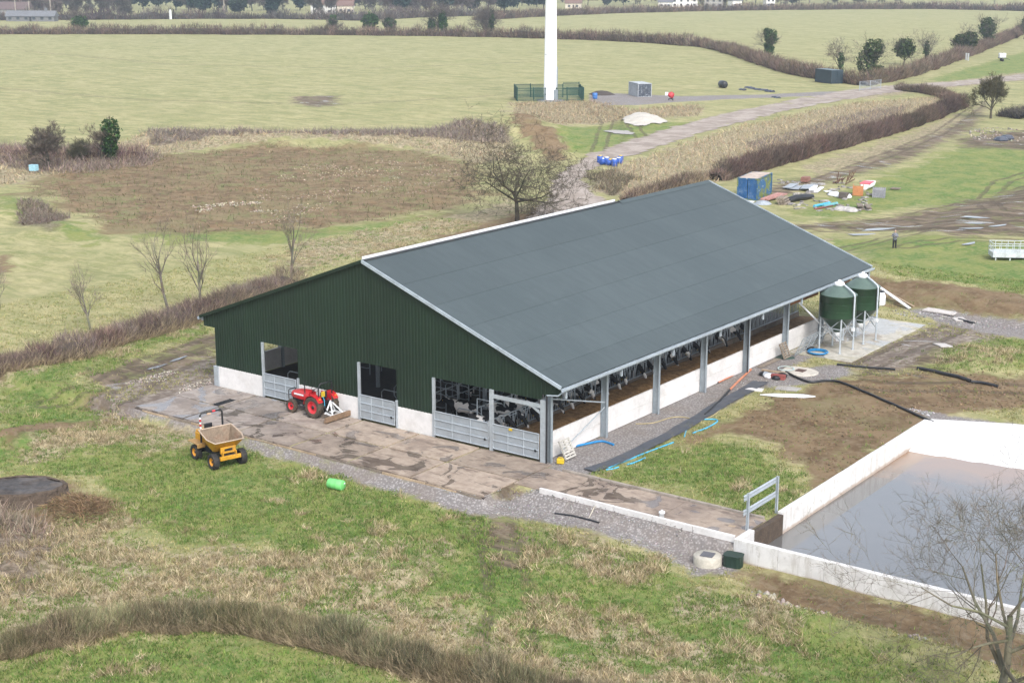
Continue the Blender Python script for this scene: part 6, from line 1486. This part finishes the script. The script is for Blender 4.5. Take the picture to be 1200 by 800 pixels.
plank('pale sheet against the foot of the blue container', Zp(110,345), Zp(175,350), 1.0, .06, WPAINT)
# small broken pieces strewn through the scrap
r4 = random.Random(31); m = MB()
for i in range(90):
    g_ = G(*Zp(r4.uniform(330,900), r4.uniform(215,405))); L_ = r4.uniform(.2,1.4); m.box((g_.x,g_.y,g_.z+.06),(L_,r4.uniform(.1,.5),r4.uniform(.04,.25)), rz=r4.uniform(0,3.1))
o = m.build('scrap_pieces', mat('scrap_mixed', (.30,.28,.26), .8, dirt=.7, dirtc=(.12,.08,.06), scale=.6, vary=.6), None); tag(o, 'small broken pieces strewn between the scrap', 'scrap', kind='stuff')
# ------------------------------------------------------------------ wind turbine and its compound
mp_ = G(645,118.5); wt = thing('wind_turbine', 'white wind turbine mast rising out of the pasture', 'turbine', mp_)
TW = mat('turbine_white', (.80,.80,.81), .4, dirt=.05, vary=.02)
m = MB(); m.lathe([(1.42,-.2),(1.42,.2),(1.38,.25),(1.15,20),(.75,46)], 32); m.build('tower', TW, wt)
m = MB(); m.lathe([(2.9,-.3),(2.9,.25),(1.5,.35)], 32); m.build('foundation', mat('foundation', (.16,.17,.17), .9), wt)
m = MB(); m.box((0,.9,47),(2.0,5.2,2.1)); m.build('nacelle', TW, wt, bevel=.3)
hub = MB().lathe([(0,-.9),(.6,-.7),(.95,0),(.95,.8)], 18, (0,-2.4,47), M=Matrix.Rotation(R(90),3,'X')).build('hub', TW, wt)
for i in range(3):
    a = R(100)+i*2*math.pi/3; c, s = math.cos(a), math.sin(a); m = MB()
    m.loft([[Vector((c*r_-s*o_*w_, -2.6+d_*w_*.18, 47+s*r_+c*o_*w_)) for o_,d_ in ((-.3,0),(0,1),(.7,.2),(.7,-.2),(0,-1))] for r_,w_ in ((.6,.8),(3,1.6),(8,1.2),(14,.5))]); m.build('blade', TW, wt)
for z_ in (9.5,21.0,33.0): r_ = 1.38-.0116*z_; MB().lathe([(r_,z_-.06),(r_+.035,z_-.06),(r_+.035,z_+.06),(r_,z_+.06)], 32, smooth=False).build('section_joint', mat('joint_grey', (.5,.51,.52), .5), wt)
m = MB(); m.box((1.5,-.2,1.2),(.4,1.0,2.4)); m.tube([(1.45,.3,0),(1.45,.3,7)], .12, 6); m.build('service_ladder', GALVD, wt)
GF = mat('fence_green', (.012,.062,.050), .5, dirt=.1)
ft = thing('mesh_fence', 'dark green steel mesh fence round the foot of the turbine', 'fence', (0,0,0))
fa, fbp = G(606,119), G(684,119); ax_ = (fbp-fa); ax_.z = 0; Lx = ax_.length; ax_.normalize(); ay_ = Vector((-ax_.y,ax_.x,0)); c0 = fa.copy()
cor = [c0, c0+ax_*Lx, c0+ax_*Lx+ay_*9, c0+ay_*9]; Hf = 2.9
for i in range(4):
    a, b = cor[i], cor[(i+1)%4]; d = b-a; n = max(2, int(d.length/2.9))
    for j in range(n):
        p0 = a+d*(j/n); p1 = a+d*((j+1)/n); z0 = GZ(p0.x,p0.y)
        m = MB(); m.box((p0.x,p0.y,z0+Hf/2),(.12,.12,Hf)); m.build('post', GF, ft)
        m = MB(); k_ = 16
        for q in range(k_): w_ = p0+(p1-p0)*((q+.5)/k_); m.box((w_.x,w_.y,z0+Hf/2),(.085,.085,Hf-.15), rz=math.atan2(d.y,d.x))
        for z in (.25,1.4,2.6): m.beam((p0.x,p0.y,z0+z),(p1.x,p1.y,z0+z),.04,.09)
        m.build('mesh_panel', GF, ft)
p = G(786,118); t = thing('cement_mixer', 'small red cement mixer with a white hopper near the grey store', 'mixer', p, .5); t.scale = (.72,)*3
m = MB(); m.lathe([(0,-.7),(.8,-.6),(1.0,0),(.6,.9),(.5,.95)], 14, (0,0,1.5), M=Matrix.Rotation(R(40),3,'Y')); m.build('drum', mat('mixer_red', (.5,.04,.05), .5, dirt=.3), t)
m = MB(); m.box((-1.2,.2,1.9),(.9,.9,.9)); m.build('hopper', WPAINT, t); m = MB(); m.box((0,0,.5),(1.4,.9,.2)); 
for x,y in ((.7,.5),(.7,-.5),(-.7,.5),(-.7,-.5)): m.beam((x,y,0),(x*.6,y*.6,.6),.12,.12)
m.build('stand', DARKST, t)
p = G(697,116); m = MB(); m.lathe(ribbed_drum(.55,1.2), 14); one('barrel', 'blue barrel at the edge of the turbine hardstanding', 'barrel', m, mat('barrel_blue', (.05,.17,.45), .5), p)
m = MB(); m.lathe([(0,.9),(1.2,.75),(2.4,.3),(3.2,-.1)], 14, smooth=False); one('soil_heap', 'dark soil heap behind the blue barrel', 'heap', m, mat('dark_soil', (.06,.048,.042), .95, bump=.8, bscale=3), G(705,111))
# chalk heap, rubble patch
rg = np.random.default_rng(5)
def spill(u, v, rx, ry, an, dz, m_, label, name, seed):
    q = survey(u, v); th = np.linspace(0, 2*math.pi, 40, endpoint=False); rr = 1+.35*(fbm(np.cos(th)*2+5, np.sin(th)*2+seed, seed)-.5)*2
    P = np.stack([q[0]+rr*(rx*np.cos(th)*math.cos(an)-ry*np.sin(th)*math.sin(an)), q[1]+rr*(rx*np.cos(th)*math.sin(an)+ry*np.sin(th)*math.cos(an))],1)
    o = patch(name, P, .35, dz, m_, .5, seed, label, 'heap'); del o['kind']; return o
spill(752,144,7.6,3.9,R(126),.15,mat('chalk', (.46,.43,.38), .9, dirt=.6, dirtc=(.36,.32,.26), vary=.1, scale=.6, bump=.5, bscale=3),'white chalk heap spread on the grass below the store','chalk_heap',61)
spill(726,155,3.2,2.2,R(-20),.12,mat('grey_rubble', (.36,.34,.32), .95, dirt=.6, scale=3, bump=.8, bscale=4),'scatter of grey rubble near the chalk heap','rubble',62)
# blue barrels and bags by the track
BB = mat('barrel_bright_blue', (.025,.09,.38), .45, dirt=.2)
pts_ = [(703,189),(707,191),(711,191),(716,192),(720,193),(724,190),(727,189)]
for i,(u,v) in enumerate(pts_):
    t = thing('blue_drum', 'blue plastic drum in the cluster beside the track', 'barrel', G(u,v+2), i*1.3, 'blue drums beside the track')
    if i % 2: m = MB(); m.lathe(ribbed_drum(.42,1.1), 12, (-.5,0,.42), M=Matrix.Rotation(R(90),3,'Y'))
    else: m = MB(); m.lathe(ribbed_drum(.42,1.0), 12)
    m.build('drum', BB, t); m = MB(); m.lathe([(.3,0),(.3,.08),(0,.1)], 10, (.0,.0,1.0) if i % 2 == 0 else (.1,.0,.84)); m.build('lid', YELLOWB if i % 3 == 0 else WPAINT, t)
# right-hand field: bale, black plastic, gates, bowser, rubble
m = MB(); m.lathe([(0,-.75),(.6,-.75),(.72,-.6),(.75,0),(.72,.6),(.6,.75),(0,.75)], 18, (0,0,.75), M=Matrix.Rotation(R(90),3,'X')); o = one('silage_bale', 'black wrapped round bale on the pasture above the track', 'bale', m, BLACKP, G(847,103), R(50)); o.scale = (1.1,1.8,1.15)
for i,(u,v,L_,lb) in enumerate(((879,104,4,'long crumpled strip of black plastic beyond the bale'),(892,106,4.5,'darkest heap of black plastic scraps'),(870,106,2.2,'small black plastic scrap nearest the bale'),(902,108,2.6,'black plastic scrap lying by the track'),(909,115,2.4,'black plastic scrap on the verge of the track'))):
    m = MB(); r3 = random.Random(i)
    m.loft([[Vector((x,y+r3.uniform(-.2,.2),max(0,z+r3.uniform(-.1,.15)))) for y,z in ((-.5,0),(-.2,.3),(.2,.35),(.5,0))] for x in np.linspace(-L_/2,L_/2,7)], smooth=False); one('plastic_scrap', lb, 'plastic', m, mat('bluish_plastic', (.05,.06,.085), .4), G(u,v), R(-30))
def field_gate(label, a, b, H=1.3, m_=GALV, bars=5, sheet_=False):
    A, B = G(*a), G(*b); d = B-A; t = thing('field_gate', label, 'gate', A); L_ = d.length
    for i in range(bars): z = .25+i*(H-.25)/(bars-1); MB().tube([(0,0,z),(d.x,d.y,d.z+z)], .05, 6).build('rail', m_, t)
    for q in (0,.5,1): MB().tube([(d.x*q,d.y*q,.0),(d.x*q,d.y*q,H+.1)], .07, 6).build('upright', m_, t)
    return t
field_gate('galvanised gate where the two tracks meet by the container', (1007,107),(1032,104), 2.0, GALV, 7)
field_gate('brownish rail gate in the climbing hedge', (1115,70),(1131,70), 1.6, OLDWOOD, 4)
for u, lb in ((1132,'pale gate post beside the brownish rail gate'),(1134.5,'second pale gate post beside the brownish rail gate')): MB_ = MB(); MB_.box((0,0,.9),(.35,.35,2.2)); MB_.box((0,0,2.05),(.42,.42,.1)); one('gate_post', lb, 'post', MB_, mat('pale_post', (.5,.52,.54), .7), G(u,71))
p = G(1174,72); t = thing('water_bowser', 'white water bowser on a small trailer in the upper green field', 'trailer', p, .6); t.scale = (.8,)*3
MB().box((0,0,2.1),(2.3,2.0,1.6)).build('tank', WPAINT, t, bevel=.15); MB().box((0,0,1.2),(2.5,1.9,.25)).build('chassis', DARKST, t)
for s in (1,-1): MB().lathe([(0,-.15),(.5,-.15),(.5,.15),(0,.15)], 14, (0,s*1.05,.5), M=Matrix.Rotation(R(90),3,'X')).build('wheel', RUBBER, t)
MB().lathe([(.3,2.9),(.3,3.0),(0,3.02)], 12).build('filler_cap', DARKST, t); MB().beam((1.2,0,1.1),(2.9,0,.6),.15,.15).build('drawbar', DARKST, t)
def stones(name, label, n, P, smin, smax, seed, c, cat='stones'):
    rg = np.random.default_rng(seed); lo, hi = P.min(0), P.max(0); x = rg.uniform(lo[0],hi[0],n*5); y = rg.uniform(lo[1],hi[1],n*5)
    k = (poly_sdf(x,y,P) > 0) & (fbm(x/5,y/5,seed) > .50) & ~((x > 14.1) & (y > -4.4) & (y < 24.2)); x, y = x[k][:n], y[k][:n]; n = len(x)
    base = np.array([(1,0,0),(-1,0,0),(0,1,0),(0,-1,0),(0,0,.8),(0,0,-.6)]); Ft = np.array([(0,2,4),(2,1,4),(1,3,4),(3,0,4),(2,0,5),(1,2,5),(3,1,5),(0,3,5)])
    S = rg.uniform(smin,smax,(n,1,1))*rg.uniform(.6,1.4,(n,6,3)); V = base[None]*S; a = rg.uniform(0,6.28,n)
    Vx = V[:,:,0]*np.cos(a)[:,None]-V[:,:,1]*np.sin(a)[:,None]; Vy = V[:,:,0]*np.sin(a)[:,None]+V[:,:,1]*np.cos(a)[:,None]
    V = np.stack([Vx+x[:,None], Vy+y[:,None], V[:,:,2]+height(x,y)[:,None]+.3*smin],-1).reshape(-1,3)
    F = (np.arange(n)[:,None,None]*6+Ft[None]).reshape(-1,3)
    o = fastmesh(name, V, F, colvar(n,6,c,rg,.25), VEG); return tag(o, label, cat, kind='stuff')
stones('field_stones', 'pale stones scattered over the ploughed soil', 1300, PX((360,190),(430,180),(520,182),(550,200),(500,225),(400,235),(350,262),(290,262),(300,215)), .06, .15, 3, (.30,.245,.175))
stones('stone_row', 'row of white stones in the ploughed soil', 260, PX((225,240),(320,235),(325,247),(228,250)), .06, .17, 5, (.36,.31,.24))
stones('gravel_stones', 'loose pale stones in the gravel below the path', 1500, PXZ(-.4,(480,575),(640,580),(720,598),(800,620),(862,640),(855,655),(800,650),(700,615),(600,600),(520,592)), .02, .055, 7, (.30,.285,.275))
stones('gravel_stones', 'loose stones in the gravel strip along the wall', 900, CLS['gravel'][1], .02, .055, 9, (.28,.27,.26))
stones('hardcore_stones', 'grey hardcore stones beyond the silo pad', 1000, PX((1040,362),(1120,366),(1230,392),(1230,470),(1180,440),(1150,392),(1090,380)), .04, .11, 11, (.29,.275,.265))
stones('hardcore_stones', 'loose stones by the lagoon end', 700, CLS['gravel'][4], .03, .10, 13, (.30,.285,.275))
stones('bank_stones', 'stones and lumps in the soil thrown against the lagoon wall', 260, CLS['soil'][4], .05, .20, 15, (.30,.26,.22))
stones('rubble_stones', 'rubble tipped in the muddy gateway field', 200, PX((1130,152),(1200,146),(1230,150),(1230,168),(1140,164)), .10, .28, 17, (.27,.235,.20))
stones('yard_stones', 'loose stones on the earth yard beside the gable', 900, CLS['yard'][0], .03, .08, 19, (.33,.29,.25))
stones('soil_clods', 'clods on the bare soil between shed and lagoon', 1600, CLS['soil'][1], .03, .10, 21, (.16,.115,.07), 'clods')
for i,(u,v,lb) in enumerate(((1173,165,'black bag half sunk in the tipped rubble'),(1180,163,'second black bag in the tipped rubble'))): m = MB(); m.lathe([(0,.7),(.8,.6),(1.2,.2),(1.1,-.1)], 9, smooth=False); one('rubbish_bag', lb, 'bag', m, mat('bluish_plastic', (.05,.06,.085), .4), G(u,v))
# puddles
def puddle(u, v, rx, ry, an, label, dz=.05):
    p = G(u,v); m = MB(); n = 30; rr = random.Random(int(u)); ph = rr.uniform(0,6)
    m.add([(rx*math.cos(a)*(1+.25*math.sin(3*a+ph)), ry*math.sin(a)*(1+.25*math.cos(2*a+ph)), 0) for a in [2*math.pi*i/n for i in range(n)]], [tuple(range(n))])
    zz = max(GZ(p.x+dx,p.y+dy) for dx in (-.3,0,.3) for dy in (-.3,0,.3))
    o = m.build('puddle', pud, None, fix=False); place(o, (p.x,p.y,zz+.03), an); tag(o, label, 'puddle', kind='structure'); return o
for i,(u,v,rx,ry) in enumerate(((184,430,.2,.9),(209,421,.18,.8),(1141,255,1.4,.5),(1142,262,1.0,.4),(1140,268,1.2,.4),(1009,275,1.4,.5),(1028,269,2.0,.5),(1170,265,1.2,.4),(1136,286,1.0,.4))): puddle(u,v,rx,ry,R(10*i),'shallow puddle in the wheel ruts')
p = G(26,582); t = thing('muck_heap', 'round flat topped muck heap with a wet slurry top', 'heap', (p.x,p.y,p.z-.1), R(36))
m = MB(); n = 44; rr = np.random.default_rng(9); prof_ = [(1.12,0.0),(1.06,.35),(1.02,.75),(1.0,1.15),(.97,1.28),(.90,1.22)]; rings = []
for f_, z_ in prof_: rings.append([Vector((2.35*f_*math.cos(a)*(1+.05*math.sin(3*a)+.03*math.sin(9*a+5*z_)+.012*rr.normal()), 1.55*f_*math.sin(a)*(1+.05*math.cos(4*a)+.03*math.sin(8*a+4*z_)+.012*rr.normal()), z_*.62+.02*rr.normal())) for a in [2*math.pi*i/n for i in range(n)]])
m.loft(rings, smooth=False, caps=False); m.build('heap_side', mat('muck', (.085,.062,.045), .95, dirt=.6, dirtc=(.05,.036,.027), scale=2.5, vary=.3, bump=.9, bscale=6), t)
m = MB(); rings = []
for f_ in (1.0,.85,.68,.5,.32,.14): rings.append([Vector((2.26*f_*math.cos(a), 1.48*f_*math.sin(a), .70+.22*(float(vnoise(np.array([f_*math.cos(a)*2.6+9]), np.array([f_*math.sin(a)*2.2+4]), 3)[0])-.5)-.06*(1-f_)+.02*rr.normal())) for a in [2*math.pi*i/n for i in range(n)]])
m.loft(rings, smooth=True); m.build('slurry_top', mat('slurry_skin', (.055,.046,.040), .55, dirt=.8, dirtc=(.11,.09,.075), scale=.9, bump=1.0, bscale=4, vary=.4), t)
# brush heap
rg = np.random.default_rng(3); nb = 4200; c_ = survey(95,588); a = rg.normal(0,.52,(nb,2)); P = np.stack([c_[0]+a[:,0]*1.7, c_[1]+a[:,1]*1.3],1); z = height(P[:,0],P[:,1])+.25*np.exp(-(a**2).sum(1))*rg.random(nb)
V, F = twig_tris(np.stack([P[:,0],P[:,1],z],1), rg.normal(0,1,(nb,3))*np.array([1,1,.35])+np.array([0,0,.12]), rg.uniform(.2,.7,nb), np.full(nb,.028), rg)
o = fastmesh('brush_heap', V, F, colvar(nb,5,(.19,.13,.075),rg,.35), VEG); tag(o, 'heap of brown brushwood beside the muck heap', 'brushwood')
rg = np.random.default_rng(4); nb = 1200; c_ = survey(30,592); P = np.stack([c_[0]+rg.normal(0,1.5,nb), c_[1]-1.2+rg.normal(0,.6,nb)],1)
V, F = twig_tris(np.stack([P[:,0],P[:,1],height(P[:,0],P[:,1])],1), rg.normal(0,.6,(nb,3))+np.array([0,0,.9]), rg.uniform(.4,1.1,nb), np.full(nb,.03), rg)
o = fastmesh('dead_stems', V, F, colvar(nb,5,(.26,.21,.16),rg,.3), VEG); tag(o, 'pale dead stems leaning on the muck heap', 'stems', kind='stuff')
# small things in the pastures
p = G(40,203); t = thing('water_trough', 'light blue box on short legs by the thicket', 'trough', p, .4); MB().box((0,0,.75),(1.0,.8,.8)).build('box', mat('pale_blue', (.30,.52,.60), .6), t); MB().box((0,0,.2),(.7,.6,.4)).build('legs', OLDWOOD, t)
t = thing('marker_post', 'white marker post before the distant scrub', 'post', G(200,23)); MB().box((0,0,2.2),(.9,.9,4.4)).build('post', WPAINT, t); MB().box((0,0,4.6),(.6,.6,.5)).build('cap', WPAINT, t)
# ------------------------------------------------------------------ distant houses and poles
def house(label, u, v, L, D, H, rz, wallm, roofm, n=3):
    q = survey(u, v); t = thing('house', label, 'house', (q[0],q[1],GZ(q[0],q[1])), rz)
    MB().box((0,0,H/2),(L,D,H)).build('wall', wallm, t)
    m = MB(); e = .5; rh = D*.42; m.add([(-L/2-e,-D/2-e,H-.2),(L/2+e,-D/2-e,H-.2),(L/2+e,0,H+rh),(-L/2-e,0,H+rh),(-L/2-e,D/2+e,H-.2),(L/2+e,D/2+e,H-.2)], [(0,1,2,3),(3,2,5,4),(0,3,4),(1,5,2)]); rf = m.build('roof', roofm, t)
    MB().box((L*.3,0,H+rh+.5),(1.2,.9,1.8)).build('chimney', roofm, rf)
    for i in range(n):
        x = -L/2+L*(i+.5)/n
        for z in ((1.4,4.0) if H > 4.5 else (1.5,)): w = MB().box((x,-D/2-.03,z),(1.5,.1,1.3)).build('window', mat('far_glass', (.05,.06,.07), .2, dirt=0), t)
        
    MB().box((0.2,-D/2-.05,1.05),(1.0,.1,2.1)).build('door', DARKST, t)
    return t
WW = mat('white_render', (.75,.73,.70), .8, dirt=.1); RR = mat('red_roof', (.17,.105,.085), .8, dirt=.2); SR = mat('slate_roof', (.13,.13,.15), .7); CW = mat('cream_render', (.62,.55,.46), .8)
FR = -YAW*-1
house('long white house with a red roof beyond the scrub', 379, 16, 13, 7, 5.2, R(30), WW, RR)
house('cream house with a red roof beside the white house', 405, 15, 9, 7, 4.2, R(35), CW, RR, 2)
house('white bungalow behind the distant hedge line', 780, 9, 9, 7, 3.6, R(25), WW, SR, 2)
house('tall white house with grey roof behind the distant hedge', 797, 8, 13, 8, 5.6, R(40), WW, SR)
house('white cottage next to the tall white house', 810, 8, 8, 7, 4.6, R(30), WW, SR, 2)
house('grey stone house behind the distant hedge', 836, 8, 12, 8, 5, R(30), mat('stone_wall', (.34,.32,.30), .9), SR)
house('small white gabled house behind the distant hedge', 861, 8.5, 7, 6, 4.4, R(60), WW, SR, 2)
house('white house end beyond the right hand fields', 901, 8, 6, 6, 6, R(50), WW, SR, 2)
house('low cream house glimpsed between the belt trees', 672, 10, 10, 7, 3.4, R(30), CW, RR, 2)
house('white cottage among the trees left of the turbine', 405, 9, 10, 6, 4, R(20), WW, RR, 2)
house('brown roofed long farm building at the end of the distant scrub', 8, 21, 26, 9, 4.5, R(30), mat('grey_block', (.30,.30,.30), .9), mat('brown_roof', (.12,.085,.08), .8), 5)
for u, v, H in ((19,24,11),(35,22,9),(60,22,12),(263,21,11)):
    t = thing('telegraph_pole', 'wooden telegraph pole standing in the distant scrub', 'pole', Vector((*survey(u,v)[:2],0)), R(30), 'telegraph poles in the distance'); MB().tube([(0,0,-.3),(0,0,H)], [.32,.24], 6).build('pole', mat('pole_grey', (.38,.33,.28), .8), t); MB().box((0,0,H-.6),(2.2,.2,.2)).build('crossarm', mat('pole_grey', (.38,.33,.28)), t)
# pale sheds and fence at the far left
house('pale grey shed row in the far left corner', 38, 25, 24, 6, 2.6, R(33), mat('pale_shed', (.17,.17,.17), .8), mat('pale_shed_roof', (.15,.155,.165), .8), 6)
# ------------------------------------------------------------------ haze
m = MB(); m.box((-200,500,31.0),(6600,6400,68.0)); hz = m.build('haze', None, None)
hz.data.materials.clear()
k = bpy.data.materials.new('haze_air'); k.use_nodes = True; k.node_tree.nodes.clear()
ou = k.node_tree.nodes.new('ShaderNodeOutputMaterial'); pv = k.node_tree.nodes.new('ShaderNodeVolumePrincipled')
pv.inputs['Color'].default_value = (.74,.86,1.0,1); pv.inputs['Density'].default_value = HAZE_D; pv.inputs['Anisotropy'].default_value = 0.2
k.node_tree.links.new(pv.outputs[0], ou.inputs['Volume']); hz.data.materials.append(k)
tag(hz, 'thin grey winter haze over the whole place', 'haze', kind='stuff')
